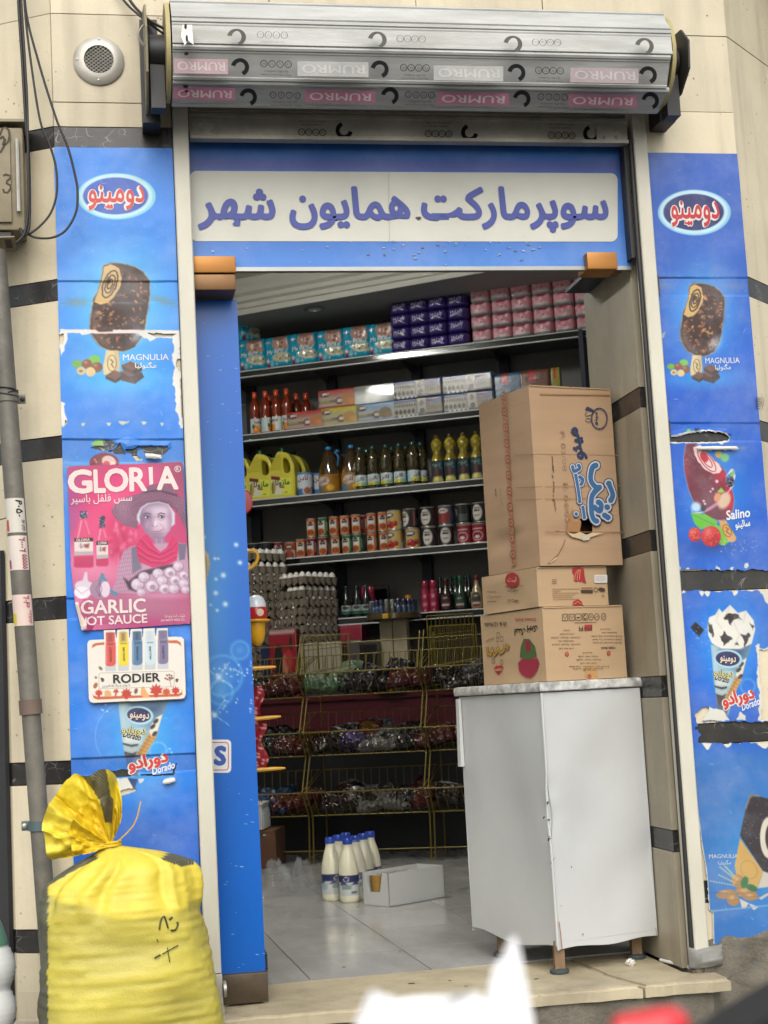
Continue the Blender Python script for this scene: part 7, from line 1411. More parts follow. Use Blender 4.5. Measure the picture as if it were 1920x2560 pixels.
low=[(726,cW,'short orange can','at the left end of the lower row'),(753,cO,'slim orange can','second in the lower row'),(780,cR,'slim red can','third in the lower row'),(809,cR,'slim red can','under the green topped can'),(840,cO,'slim orange can','lower row, left of two green ones'),(869,cG,'slim green can','lower row, left of the green pair'),(896,cG,'slim green can','lower row, right of the green pair'),(932,cO,'orange can','lower row, right of the green pair'),(962,cO,'slim orange can','lower row, left of the yellow cans'),(991,cY,'yellow can with red tomatoes','lower row, left of the yellow pair'),(1035,cY,'yellow can with red tomatoes','lower row, right of the yellow pair'),(1078,cB,'black can with white oval','lower row, beside the yellow cans'),(1119,cB,'black can with white oval','lower row, beside the red cans'),(1166,cK,'dark red can','lower row, left of the red pair'),(1203,cK,'dark red can','lower row, against the carton stack')]
upp=[(779,cO,'slim orange can','at the left end of the upper row'),(808,cG,'slim green can','upper row, second from left'),(836,cO,'slim orange can','upper row, third from left'),(863,cO,'slim orange can','upper row, fourth from left'),(892,cO,'slim orange can','upper row, fifth from left'),(930,cO,'orange can','upper row, sixth from left'),(958,cO,'slim orange can','upper row, left of the yellow can'),(988,cY,'yellow can with red tomatoes','upper row'),(1028,cB,'black can with white oval','upper row, turned to the left'),(1072,cB,'black can with white oval','upper row, middle one'),(1117,cM,'red and blue can','upper row, between black ones'),(1161,cD,'plain dark can','upper row, second from right'),(1203,cB,'black can with white oval','upper row, against the carton stack')]
hts={'cW':.1}
for x,p_,a,b in low:put(p_,s_at(x,1385,.05),.05,z4,'%s, %s on the fourth shelf' % (a,b),cg,random.uniform(-14,14))
for x,p_,a,b in upp:put(p_,s_at(x,1330,.052),.052,z4+.1165,'%s, %s on the fourth shelf' % (a,b),cg,-40 if 'turned' in b else random.uniform(-14,14))
for x,p_,d,z,lb_ in ((848,cR,.13,0,'slim red can, behind the front row near the green pair'),(765,cR,.12,0,'slim red can, behind the second and third of the lower row'),(878,cR,.12,.1165,'slim red can, upper row, behind the fourth and fifth'),(910,cR,.12,.1165,'slim red can, upper row, showing only its side label')):put(p_,s_at(x,1380,d),d,z4+z,lb_+' on the fourth shelf',cg,100)
for x,p_,z,lb_ in ((636,cD,.12,'dark can above the far left egg trays, first from left'),(667,cD,.12,'dark can above the far left egg trays, second from left'),(697,cR,.13,'red can with white label above the far left egg trays')):put(p_,s_at(x,1390,.1),.10,z4,lb_,cg,20)
# ================================================================== LOWER GOODS: BOTTLES, COUNTER, EGGS, WIRE RACK, FLOOR
z5=ZS[4]+.001
def sau(prof,bodyc,capz,capr,capc,lab,lz,lr,words,name='sauce_bottle',cat='bottle',sx=1):return bottle(name,cat,prof,bodyc,BOT,capz,capr,capc,lab,lz,lr,words,sx=sx)
def flat(c):c=lin(c)*KI;return lambda z,a:c
def redlot(I,u,v):I[:]=(142,28,60);pt(I,E_(u,v,.5,.86,.06,.10),(196,140,160));pt(I,R_(u,v,.42,.42,.58,.48,60),(190,120,140));pt(I,R_(u,v,.43,.34,.57,.37,60),(190,120,140));pt(I,R_(u,v,.47,.05,.53,.10,60),(200,160,170))
lot=sau([(.001,0),(.026,0),(.028,.006),(.028,.110),(.024,.122),(.022,.14),(.001,.14)],flat((140,26,58)),(.14,.185),.0225,C8(130,24,54),redlot,(.004,.108),.0283,None)
for i,x in enumerate((1066,1087)):put(lot,s_at(x,1528,.06),.06,z5,'dark red lotion bottle on the fifth shelf, %s of a pair' % ['left','right'][i],'red lotion bottles on the fifth shelf',4)
def badge(bg,oval,band):
    def f(I,u,v):I[:]=bg;pt(I,E_(u,v,.5,.5,.13,.48),tuple(np.array(oval)*1.3));pt(I,E_(u,v,.5,.5,.115,.43),oval);pt(I,R_(u,v,.39,.24,.61,.36,60),(196,190,186));pt(I,E_(u,v,.5,.12,.09,.12),band);pt(I,R_(u,v,.44,.66,.56,.74,60),(170,160,150))
    return f
sp_=[(.001,0),(.030,0),(.034,.006),(.036,.04),(.034,.085),(.026,.115),(.014,.14),(.0125,.165),(.001,.165)]
sbot=[(sau(sp_,flat((40,20,20)),(.165,.19),.014,C8(60,24,26),badge((40,20,20),(62,40,36),(90,24,34)),(.012,.10),.0362,None),1118,.06,'dark brown sauce bottle with an oval label'),(sau(sp_,flat((28,54,40)),(.165,.20),.014,C8(20,84,56),badge((26,52,40),(40,66,52),(90,40,40)),(.012,.09),.0362,[('●',.05,.001,0,C8(20,20,20),0)]),1154,.06,'dark green sauce bottle with a badge label'),(sau(sp_,flat((150,130,96)),(.165,.192),.014,C8(104,30,40),badge((160,140,104),(60,52,46),(120,30,44)),(.010,.10),.0362,None),1195,.05,'cream sauce bottle with a dark red cap')]
for p_,x,d,n in sbot:put(p_,s_at(x,1524,d),d,z5,n+', fifth shelf')
glb=sau([(.001,0),(.024,0),(.026,.005),(.026,.10),(.018,.13),(.010,.15),(.010,.185),(.001,.185)],flat((18,30,26)),(.185,.21),.012,C8(20,70,52),None,(0,1),.03,None)
for i,x in enumerate((1104,1128,1142,1166,1176)):put(glb,s_at(x,1520,.2),.20+.02*(i % 2),z5,'slim dark green glass bottle behind the sauce bottles, %s from left' % ORD[i],'slim dark bottles on the fifth shelf')
def lime(I,u,v):I[:]=(150,160,156);pt(I,R_(u,v,0,0,1,.34,40),(30,92,66));pt(I,E_(u,v,.5,.72,.10,.2),(50,56,56))
lmb=sau([(.001,0),(.028,0),(.031,.006),(.031,.09),(.024,.12),(.014,.15),(.011,.17),(.001,.17)],flat((16,22,22)),(.17,.188),.013,C8(20,40,36),lime,(.024,.074),.0314,None)
for i,x in enumerate((868,895,916)):put(lmb,s_at(x,1543,.06),.06+.015*(i==2),z5,'dark bottle with white and green label, %s at left of the fifth shelf' % ORD[i],'white and green labelled bottles on the fifth shelf',6*i)
for i,x in enumerate((912,927)):put(lot,s_at(x,1540,.15),.17,z5,'dark red bottle behind the green labelled ones, %s of two' % ['left','right'][i],'dark red bottles behind the labelled ones',0)
tb=thing('tablet_screen','black framed screen leaning at the back of the fifth shelf','screen',sh(s_at(935,1500,.3),.3,z5));mb=MB();o=sh(s_at(935,1500,.3),.3,z5)
mb.prism([o-SE*.095,o+SE*.095,o+SE*.095-SN*.012,o-SE*.095-SN*.012],(0,0,.20));part('frame',mb,M('dark_frame',(.03,.033,.035,1),rough=.3,var=0),tb);mb=MB();mb.prism([o-SE*.085+SN*.001+np.array([0,0,.01]),o+SE*.085+SN*.001+np.array([0,0,.01]),o+SE*.085+np.array([0,0,.01]),o-SE*.085+np.array([0,0,.01])],(0,0,.18));part('glass',mb,M('screen_glass',(.006,.007,.009,1),rough=.12,var=0),tb)
# ---- dark red counter in front of the shelving
CRED=M('crimson_laminate',(.10,.016,.026,1),rough=.35,var=.15,vs=3);CZ=.872
ctr=thing('counter','long dark crimson counter behind the wire rack','counter',sh(0,-.15))
mb=MB();q=[sh(-1.25,-.30),sh(1.30,-.30),sh(1.30,-.012),sh(-1.25,-.012)];mb.prism([(p[0],p[1],CZ-.03) for p in q],(0,0,.03));part('top',mb,CRED,ctr)
mb=MB();q=[sh(-1.23,-.285),sh(1.28,-.285),sh(1.28,-.012),sh(-1.23,-.012)];mb.prism([(p[0],p[1],.66) for p in q],(0,0,CZ-.032-.66));part('apron',mb,CRED,ctr);mb=MB();mb.prism([(p[0],p[1],.003) for p in [sh(-1.2,-.20),sh(1.25,-.20),sh(1.25,-.012),sh(-1.2,-.012)]],(0,0,.655));part('base',mb,M('dark_base',(.03,.03,.035,1),rough=.5),ctr)
# ---- eggs
TRAYM=M('egg_tray_pulp',(.20,.17,.13,1),rough=.95,var=.15,vs=20,bump=.4,bs=150);EGGM=M('egg_shell',(.80,.78,.74,1),rough=.45,var=.04)
def traymesh():
    mb=MB();n=37;L=.145;t=np.linspace(-1,1,n);X,Y=np.meshgrid(t*L,t*L);k=6*math.pi;Z=.030+.016*np.cos(X/L*k/2)*np.cos(Y/L*k/2);Z=np.clip(Z,.014,.044)
    mb.grid(np.stack([X,Y,Z],-1));m=6
    for s_ in range(4):
        a=s_*math.pi/2;ca,sa=math.cos(a),math.sin(a)
        R=lambda x,y,z:(x*ca-y*sa,x*sa+y*ca,z)
        V=[];F=[];xs=np.linspace(-L,L,61)
        for j,x in enumerate(xs):ph=abs(math.sin(x/L*math.pi*3));zt=.0485;V+=[R(x,-L-.002,zt),R(x,-L-.003+.014*(1-ph),.001+.025*(1-ph)**1.3)]
        F=[(2*j,2*j+2,2*j+3,2*j+1) for j in range(60)];mb.add(V,F)
    return mb
et0=tag(link('egg_tray',traymesh().mesh('egg_tray',TRAYM,60)),'x','egg tray');EUSED=[False,False]
mb=MB();mb.lathe([(.001,0),(.010,.0015),(.018,.009),(.0215,.021),(.019,.036),(.012,.048),(.005,.0545),(.001,.0555)],n=14);eg0=tag(link('egg',mb.mesh('egg',EGGM,80)),'x','egg')
def single_copy(p,flag,loc,rz,label,group,tilt=0):
    o=p if not EUSED[flag] else p.copy()
    if EUSED[flag]:COL.objects.link(o)
    EUSED[flag]=True;o.location=tuple(float(x) for x in loc);o.rotation_euler=(tilt,tilt*.6,rz);o['label']=label;o['group']=group;return o
def eggstack(c,rot,n,z0,who,full,pitch=.0505):
    ca,sa=math.cos(rot),math.sin(rot)
    for k in range(n):
        up=.026*(k==n-1)
        jx,jy,jr=random.uniform(-.005,.005),random.uniform(-.005,.005),random.uniform(-.03,.03)
        nm='top' if k==n-1 else '%s from the top' % ORD[n-1-k]
        single_copy(et0,0,(c[0]+jx,c[1]+jy,z0+k*pitch+up),rot+jr+(math.pi/2)*(k % 2),'grey pulp egg tray, %s of the %s stack' % (nm,who),'egg trays of the %s stack' % who)
        for i in range(6):
            for j in range(6):
                if not (k==n-1 and full(i,j) or k<n-1 and (j==0 or i==0) and random.random()<.88 and k>n-13):continue
                x,y=-.1205+.0482*i,-.1205+.0482*j
                if k<n-2:x,y=(x+.0241,y) if j==0 else (x,y+.0241)
                if max(x,y)>.13:continue
                single_copy(eg0,1,(c[0]+jx+x*ca-y*sa,c[1]+jy+x*sa+y*ca,z0+k*pitch+up+(.024 if k>n-3 else .012)),random.uniform(0,6),'white egg, %s row, %s along, %s tray, %s stack' % (ORD[j],ORD[i],nm,who),'white eggs in the trays',random.uniform(-.08,.08))
rotE=R2D(37);dA,dB=np.array([math.cos(rotE),math.sin(rotE),0]),np.array([-math.sin(rotE),math.cos(rotE),0])
cA=onP(753,1430,sh(0,-.27),SN);cA=np.array([cA[0],cA[1],0])+(dA+dB)*.147
eggstack(cA,rotE,13,CZ+.001,'front',lambda i,j:True)
cB_=onP(640,1400,sh(0,-.15),SN);cB_=np.array([cB_[0]-.02,cB_[1],0]);eggstack(cB_,R2D(30),16,CZ+.001,'far left',lambda i,j:i+j<7)
# ---- rotating display of small vials
ds0=onP(990,1640,sh(0,-.19),SN);ds0=np.array([ds0[0],ds0[1],CZ]);GOLDD=M('dark_gold_acrylic',(.10,.075,.03,1),rough=.25,metal=.3,var=.2,coat=.5)
dst=thing('display_stand','two tier brown display stand with gold emblems and pale pillar on the counter','display stand',ds0);zt1=onP(990,1541,sh(0,-.19),SN)[2];zt2=onP(990,1640,sh(0,-.19),SN)[2]
mb=MB();mb.lathe([(.001,.002),(.15,.002),(.155,.008),(.155,.030),(.148,.034),(.001,.034)],(ds0[0],ds0[1],CZ),36);part('base',mb,GOLDD,dst,40)
mb=MB();mb.lathe([(.001,0),(.150,0),(.155,.004),(.155,.032),(.150,.036),(.001,.020)],(ds0[0],ds0[1],zt1-.02),36);part('tray',mb,GOLDD,dst,40)
for sx in (-1,1):mb=MB();mb.prism([ds0+SE*(sx*.003)+SN*.04,ds0+SE*(sx*.078)+SN*.03,ds0+SE*(sx*.078)-SN*.03,ds0+SE*(sx*.003)-SN*.03][::sx],(0,0,0.001));V=[ds0+SE*(sx*.003)+SN*.04,ds0+SE*(sx*.078)+SN*.03,ds0+SE*(sx*.078)-SN*.03,ds0+SE*(sx*.003)-SN*.03];mb=MB();mb.prism([v+np.array([0,0,.034]) for v in V],(0,0,zt1-.021-CZ-.034));part('pillar_panel',mb,M('cream_panel',(.36,.31,.21,1),rough=.5,var=.1),dst)
for zz in (zt1-.016,CZ+.006):mb=MB();o=ds0+SN*.158;mb.box((o[0],o[1],zz+.013),(.034,.006,.026),-TH,bev=.002);part('emblem',mb,M('gold_emblem',S(236,186,60),rough=.3,metal=.3,var=.1),dst)
vial=thing('perfume_vial','x','vial');mb=MB();mb.lathe([(.001,0),(.0155,0),(.0165,.003),(.0165,.045),(.014,.048),(.001,.048)],n=14,col=C8(44,62,88));part('glass',mb,BOT,vial,40,False);mb=MB();mb.lathe([(.0135,.048),(.0135,.082),(.012,.084),(.001,.084)],n=14,col=C8(30,36,66));part('cap',mb,GLOSS,vial,40,False)
vial2=thing('perfume_vial','x','vial');mb=MB();mb.lathe([(.001,0),(.0155,0),(.0165,.003),(.0165,.045),(.014,.048),(.001,.048)],n=14,col=C8(60,58,52));part('glass',mb,BOT,vial2,40,False);mb=MB();mb.lathe([(.0135,.048),(.0135,.082),(.012,.084),(.001,.084)],n=14,col=C8(96,98,96));part('cap',mb,GLOSS,vial2,40,False)
for k in range(13):
    a=R2D(180+k*15-TH*57.3*0);p=ds0+SE*(.125*math.cos(a))-SN*(.125*math.sin(a));v_=vial2 if k in (2,6,7) else vial;loc=(p[0],p[1],zt1+.0065)
    l=('grey capped' if v_ is vial2 else 'dark blue')+' perfume vial, %s from left round the upper display tray' % ORD[k]
    if v_.name in USED:copy_tree(v_,loc,0,l,'perfume vials on the display tray')
    else:USED.add(v_.name);v_.location=tuple(float(x) for x in loc);v_['label']=l;v_['group']='perfume vials on the display tray'
spb=sau([(.001,0),(.028,0),(.028,.05),(.020,.075),(.001,.08)],flat((150,160,150)),(.08,.10),.012,C8(140,30,60),None,(0,1),.03,None,'dome_bottle','bottle');p=ds0+SE*.03;spb.location=(float(p[0]),float(p[1]),float(zt1));spb['label']='pale dome bottle with a red knob in the middle of the display tray'
ogb=thing('orange_tube','orange plastic tube standing at the back of the display tray','tube',ds0+SE*.095-SN*.02+np.array([0,0,zt1-CZ]));p=ds0+SE*.085-SN*.02;mb=MB();mb.lathe([(.001,.001),(.019,.001),(.019,.085),(.001,.085)],(p[0],p[1],zt1),16);part('tube',mb,M('orange_plastic',S(220,130,44),rough=.4),ogb,40);mb=MB();mb.lathe([(.018,.0855),(.019,.09),(.019,.115),(.001,.117)],(p[0],p[1],zt1),16);part('lid',mb,M('orange_lid',S(226,150,60),rough=.4),ogb,40)
GRN=M('green_glass_jar',S(36,120,92),rough=.1,coat=.6,var=.2,vs=30)
for i,x in enumerate((953,1005)):p=ds0+SE*(-.06+.115*i)+SN*.088;mb=MB();mb.lathe([(.001,.035),(.040,.035),(.043,.04),(.043,.088),(.038,.092),(.038,.098),(.001,.098)],(p[0],p[1],CZ),22);t=thing('jelly_jar','green jelly tub on the display base, %s of a pair' % ['left','right'][i],'jar',(p[0],p[1],CZ),0,'green tubs on the display base');part('tub',mb,GRN,t,40);mb=MB();mb.lathe([(.040,.0985),(.041,.1035),(.001,.105)],(p[0],p[1],CZ),22);part('lid',mb,M('dark_lid',S(40,70,66),rough=.3),t,40)
# ---- boxes and bags on the counter
def cbox(px0,px1,py0,py1,d,col,name,label,cat,dep=.10,words=(),art=None,mat=None):
    A=onP(px0,py1,sh(0,d),SN);B=onP(px1,py1,sh(0,d),SN);T=onP((px0+px1)/2,py0,sh(0,d),SN);w=float(np.dot(B-A,SE));s0=float(np.dot((A+B)/2-SO,SE));zb=CZ+.001
    t=thing(name,label,cat);mb=MB()
    fn=art or (lambda I,u,v:I.__setitem__(slice(None),col));brick_pack(mb,w,float(T[2])-zb,dep,fn,30,26,tuple(np.array(col)*.8),col,.003);part('carton',mb,mat or GLOSS,t,40,False)
    if words:mb=MB();[Lo(-dep/2).word(mb,*q) for q in words];stuff(part('lettering',mb,MATT,t,None,False))
    o=sh(s0,d+dep/2,zb);t.location=tuple(float(x) for x in o);t.rotation_euler=(0,0,-TH);return t
def rart(I,u,v):I[:]=(138,24,40);pt(I,E_(u,v,.34,.52,.17,.26),(24,22,24));pt(I,E_(u,v,.58,.48,.12,.16),(176,110,90));pt(I,E_(u,v,.72,.56,.14,.14),(170,44,54));pt(I,R_(u,v,0,.95,.95,1,40),(176,168,162));pt(I,E_(u,v,.06,.3,.06,.06),(190,170,120));pt(I,E_(u,v,.80,.80,.05,.12),(40,26,30))
cbox(676,744,1574,1690,-.30,(138,24,40),'snack_display_box','open crimson snack box with a black disc and torn top edge on the counter','box',.16,[('MAX',-.052,.085,-.052,.15,.022,C8(190,180,176),.03,.001)],rart)
cbox(640,676,1556,1612,-.24,(118,40,84),'snack_box','magenta box standing on the counter at the left, behind the yellow toy','box',.10);cbox(644,676,1615,1700,-.30,(30,40,76),'snack_box','dark blue box low at the left end of the counter','box',.08)
cbox(752,856,1606,1672,-.29,(150,146,130),'cheese_box','pale and navy box with small lettering behind the wire grid','box',.12,[('BEL CHOCOLAT',-.07,.028,.06,.030,.012,C8(170,150,140),.02,.001)],lambda I,u,v:(I.__setitem__(slice(None),(150,146,128)),pt(I,R_(u,v,0,0,1,.42,20),(34,36,70))))
cbox(850,905,1562,1600,-.03+.0-.10,(140,34,60),'snack_box','dark pink box with a black window, left of the display stand','box',.09,(),lambda I,u,v:(I.__setitem__(slice(None),(132,26,52)),pt(I,R_(u,v,.2,.0,.9,.6,30),(26,26,36))))
cbox(900,945,1604,1650,-.29,(20,20,22),'gift_box','black box with a small white crown printed on it, on the counter','box',.08,[('Center',-.04,.050,.035,.052,.015,C8(206,206,204),.02,.001),('♛',-.012,.068,.012,.069,.02,C8(206,206,204),.0,.001)])
def snack(col,w=.12,h=.15,d=.045,seed=1,col2=None):
    def f(I,u,v):I[:]=col;pt(I,E_(u,v,.5,.55,.34,.26),col2 or tuple(np.array(col)*1.6));pt(I,R_(u,v,0,.9,1,1,30),(120,120,120));pt(I,R_(u,v,0,0,1,.06,30),tuple(np.array(col)*.6))
    mb=MB();pillow(mb,w,h,d,f,22,24,5,seed,.018,col);m=mb.mesh('snack_bag',FOIL,50);return m
gb=tag(link('snack_bag',snack((150,176,150),.22,.10,.08,5,(40,120,66))),'green and white plastic bag lying on the counter left of the display stand','bag');gb.location=tuple(float(x) for x in onP(895,1622,sh(0,-.24),SN)*[1,1,0]+np.array([0,0,CZ+.07]));gb.rotation_euler=(R2D(-62),R2D(4),-TH)
gm=cbox(868,905,1600,1660,-.28,(70,66,66),'small_box','low grey box under the green and white bag','box',.10)
# ---- yellow wire basket rack
RA=R2D(24);re_=np.array([math.cos(RA),-math.sin(RA),0]);rn=np.array([-math.sin(RA),-math.cos(RA),0]);RO=np.array([.175,3.778,0])
YW=M('yellow_wire',S(132,116,40),rough=.4,var=.15,metal=.2)
def rk(a,d,z):return RO+re_*a+rn*d+np.array([0,0,z])
rack=thing('wire_rack','yellow wire display rack with rows of tilted baskets in front of the counter','rack',rk(.33,-.1,0))
TIER=[(.985,.866),(.680,.557),(.372,.247)]
for a0 in (-.65,0,.65):
    for ti,(zl,zb) in enumerate(TIER):
        mb=MB();W=.630;a1=a0+W
        for (p,q,r) in ((rk(a0,.10,zl),rk(a1,.10,zl),.0042),(rk(a0,0,zb),rk(a1,0,zb),.0040),(rk(a0,-.24,zb+.03),rk(a1,-.24,zb+.03),.003),(rk(a0,-.26,zl+.10),rk(a1,-.26,zl+.10),.003)):mb.cyl(p,q,r,n=6)
        for k in range(1,14):a=a0+W*k/14;mb.cyl(rk(a,.10,zl),rk(a,0,zb),.0021,n=5,caps=False);mb.cyl(rk(a,0,zb),rk(a,-.24,zb+.03),.0021,n=5,caps=False);mb.cyl(rk(a,-.24,zb+.03),rk(a,-.26,zl+.10),.0021,n=5,caps=False)
        for a in (a0,a1):
            for k in range(1,8):t=k/8;mb.cyl(rk(a,.10*(1-t)-.24*t,zl+.02*t),rk(a,-.24*t,zb+.03*t),.0018,n=5,caps=False)
            mb.cyl(rk(a,.10,zl),rk(a,-.26,zl+.10),.003,n=6)
        stuff(part('basket',mb,YW,rack,60))
for a in (-.65,0,.65,1.30):
    for da in (-.012,.010):
        P=[rk(a+da,0,1.18),rk(a+da,.10,.985),rk(a+da,0,.866),rk(a+da,.10,.680),rk(a+da,0,.557),rk(a+da,.10,.372),rk(a+da,0,.247),rk(a+da,0.02,.003)];mb=MB()
        for p,q in zip(P[:-1],P[1:]):mb.cyl(p,q,.0045,n=7)
        part('side_frame',mb,YW,rack,60)
def wgrid(a0,a1,d0,d1,z0,z1,n,ztop=None):
    mb=MB();
    for u in np.linspace(0,1,n):a=a0+(a1-a0)*u;d=d0+(d1-d0)*u;mb.cyl(rk(a,d,z0+.03*u),rk(a,d,z1),.0020 if 0<u<1 else .004,n=6)
    for z,r in ((0,.004),(.62,.0022),(1,.004)):mb.cyl(rk(a0,d0,z0+(z1-z0)*z),rk(a1,d1,z0+.03*(1-z)+(z1-z0)*z),r,n=6)
    stuff(part('wire_panel',mb,YW,rack,60))
wgrid(.012,.245,.03,-.03,.99,1.185,11);wgrid(.70,.93,.03,-.03,.985,1.195,12);wgrid(.665,.90,-.07,-.12,.99,1.255,12)
mb=MB()
for a0 in (-.65,0,.65):
    mb.cyl(rk(a0,.05,1.075),rk(a0+.63,.05,1.075),.0025,n=6)
    for k in range(15):a=a0+.63*k/14;mb.cyl(rk(a,.10,.985),rk(a,.05,1.075),.0020,n=5,caps=False)
stuff(part('top_fence',mb,YW,rack,60))
for a in (0,.65):
    mb=MB();mb.cyl(rk(a,.0,.04),rk(a,-.28,.04),.004,n=6);mb.cyl(rk(a,-.28,.003),rk(a,-.28,1.18),.0045,n=6);part('rear_frame',mb,YW,rack)
mb=MB();mb.cyl(rk(-.65,-.05,.06),rk(1.3,-.05,.06),.004,n=6);mb.cyl(rk(-.65,-.28,1.15),rk(1.3,-.28,1.15),.004,n=6);part('cross_bar',mb,YW,rack)
BAGS=[('dark brown',(40,28,26),None),('crimson',(84,18,26),(110,60,40)),('black',(18,18,22),(60,56,60)),('silver',(120,122,124),(70,72,76)),('purple',(54,42,90),(110,96,150)),('pale green',(120,160,120),(170,190,160)),('blue',(30,70,130),(90,130,170)),('grey and white',(140,138,132),(50,46,46)),('gold and red',(110,36,26),(170,120,50))]
bmesh_=[snack(tuple(np.array(c)*.72),.15,.12,.06,30+i,c2 and tuple(np.array(c2)*.72)) for i,(n,c,c2) in enumerate(BAGS)]
plan={(0,0):(1,2,3,1,2),(1,0):(5,1,2,2),(2,0):(0,2,3,2,6),(0,1):(0,2,1,0),(1,1):(0,3,2,0,7,8,1,4),(2,1):(1,0,2,1),(0,2):(6,3,7,1),(1,2):(0,7,2,7,1,7),(2,2):(6,0,2,6)}
tn=['top','middle','lower'];cn2=['left','middle','right'];rb_=random.Random(12)
for (c_,t_),lst in plan.items():
    zl,zb=TIER[t_];a0=(-.65,0,.65)[c_]
    seq=[lst[i % len(lst)] for i in range(13)]
    for i,b in enumerate(sorted(seq,key=lambda q:(q*7+c_) % 9)):
        row=i % 2;a=a0+.07+.55*(i+.3)/13+rb_.uniform(-.02,.02);d=-.02-.11*row+rb_.uniform(-.015,.015)
        o=link('snack_bag',bmesh_[b]);p=rk(a,d,zb+.012+.035*row+rb_.uniform(0,.03));o.location=tuple(float(x) for x in p);o.rotation_euler=(R2D(rb_.uniform(-75,-35)),R2D(rb_.uniform(-25,25)),-RA+R2D(rb_.uniform(-30,30)))
        tag(o,'%s foil snack bag, %s from left in the %s %s wire basket' % (BAGS[b][0],ORD[i],tn[t_],cn2[c_]),'snack bag','%s snack bags in the %s %s basket' % (BAGS[b][0],tn[t_],cn2[c_]))
# ---- on the floor: milk, carton with pots, film, crate and box
def milkl(I,u,v):
    I[:]=(196,200,198);pt(I,R_(u,v,0,.66,1,1,40),(40,48,92));pt(I,np.clip((np.sin(u*30)*.08+.62-v)*20,0,1)*np.clip((v-.5)*20,0,1),(60,66,100));pt(I,E_(u,v,.52,.80,.05,.12),(200,202,210));pt(I,E_(u,v,.52,.80,.04,.09),(60,66,110));pt(I,R_(u,v,.44,.30,.60,.5,40),(130,150,140));pt(I,E_(u,v,.30,.4,.06,.2),(150,176,190));pt(I,R_(u,v,.6,.1,.7,.2,40),(90,100,104))
milk=thing('milk_bottle','x','milk bottle');MK=C8(226,222,196);mb=MB();mb.lathe([(.001,0),(.036,0),(.041,.006),(.042,.02),(.042,.105),(.0415,.125),(.038,.155),(.030,.19),(.0215,.215),(.0185,.228),(.0185,.238),(.001,.238)],n=26,col=MK);part('bottle',mb,M('milk_plastic',attr=True,rough=.3,var=.04,coat=.25,sss=.0),milk,50,False)
mb=MB();mb.lathe([(.0195,.236),(.021,.238),(.021,.258),(.0195,.262),(.001,.262)],n=20,col=C8(44,76,176));part('cap',mb,GLOSS,milk,40,False);mb=MB();cylprint(mb,.0423,.028,.112,milkl,60,22);part('label',mb,MATT,milk,60,False)
mp=[onZ(834,2252,0)+[0,.03,0],onZ(878,2256,0)+[0,.03,0]];m0=mp[0];mv=np.array([.078,-.035,0]);mw=np.array([.045,.082,0])
for i,(p,n) in enumerate(((m0,'front left'),(mp[1],'front right, beside the carton'),(m0+mw*1.05,'second row, left'),(mp[1]+mw*1.05,'second row, right'),(m0+mw*2.1,'back row, left'),(mp[1]+mw*2.1,'back row, right'),(mp[1]+mw*3.1,'farthest back'))):
    if i==0:milk.location=tuple(float(x) for x in p);milk.rotation_euler=(0,0,.3);milk['label']='white milk bottle with blue cap, '+n;milk['group']='milk bottles on the floor'
    else:copy_tree(milk,p,random.uniform(-1,1),'white milk bottle with blue cap, '+n,'milk bottles on the floor')
FILM=M('clear_film',(.42,.44,.45,1),rough=.06,alpha=.26,spec=1.0,var=.1,bump=.5,bs=22)
mb=MB();n=26;P=np.zeros((n,40,3));c=(mp[0]+mp[1])/2+mw*1.3;rad=.10
for j in range(n):
    for i in range(40):
        a=i/39*2*math.pi*.75+2.2;z=.012+.235*j/(n-1);q=np.array([math.cos(a)*.115,math.sin(a)*.16,0]);f=1+.10*(vnoise((n,40),4,77)[j,i]-.5)-.28*(j/(n-1))**3
        P[j,i]=c+q*f+np.array([0,0,z])
mb.grid(P);single('shrink_wrap',mb,FILM,'clear shrink wrap round the group of milk bottles','plastic wrap',None,60)
mb=MB();fo2=onZ(725,2240,0);nx,ny=54,34;u=np.linspace(-1,1,nx)[None,:];v=np.linspace(-1,1,ny)[:,None];H=(1-np.abs(u)**3)*(1-np.abs(v)**2)*(.02+.13*vnoise((ny,nx),6,41)+.06*vnoise((ny,nx),2.6,42));X=u*.145+.02*(vnoise((ny,nx),5,43)-.5);Y=v*.12+.02*(vnoise((ny,nx),5,44)-.5)
mb.grid(np.stack([fo2[0]+X+.01,fo2[1]+.10+Y,.003+np.maximum(H,0)],-1));single('plastic_film',mb,FILM,'crumpled heap of clear plastic film on the floor left of the milk','plastic film',None,75)
WC=M('white_card',S(240,242,240),rough=.6,var=.05,vs=5,dirt=.1)
ca_,cb_,cc_=onZ(974,2268,0),onZ(898,2260,0),onZ(1112,2243,0);ct=thing('yogurt_carton','white open carton of yellow pots on the floor beside the milk','carton',ca_)
hC=.132;ex_=(cc_-ca_);Lx=np.linalg.norm(ex_);ex_ /= Lx;ey_=np.array([-ex_[1],ex_[0],0]);w2=.155;th_=.004
def wallp(o,d,L,h0,h1,nrm,notch=None):
    mb=MB()
    pts=[o+np.array([0,0,.002]),o+d*L+np.array([0,0,.002])]
    top_=[o+d*L+np.array([0,0,h1])]
    if notch:a,b,zb_=notch;top_+=[o+d*b+np.array([0,0,h1+(h0-h1)*(1-b/L)]),o+d*(b-.018)+np.array([0,0,zb_]),o+d*(a+.018)+np.array([0,0,zb_]),o+d*a+np.array([0,0,h0])]
    top_+=[o+np.array([0,0,h0])];mb.prism(pts+top_,nrm*th_);part('side',mb,WC,ct)
wallp(ca_,ex_,Lx,hC,hC,ey_);wallp(ca_+ey_*w2,-ey_,w2,hC,hC,ex_,(.02,.12,.055));wallp(ca_+ex_*Lx,ey_,w2,hC,hC,-ex_);wallp(ca_+ex_*Lx+ey_*w2,-ex_,Lx,hC,hC,-ey_)
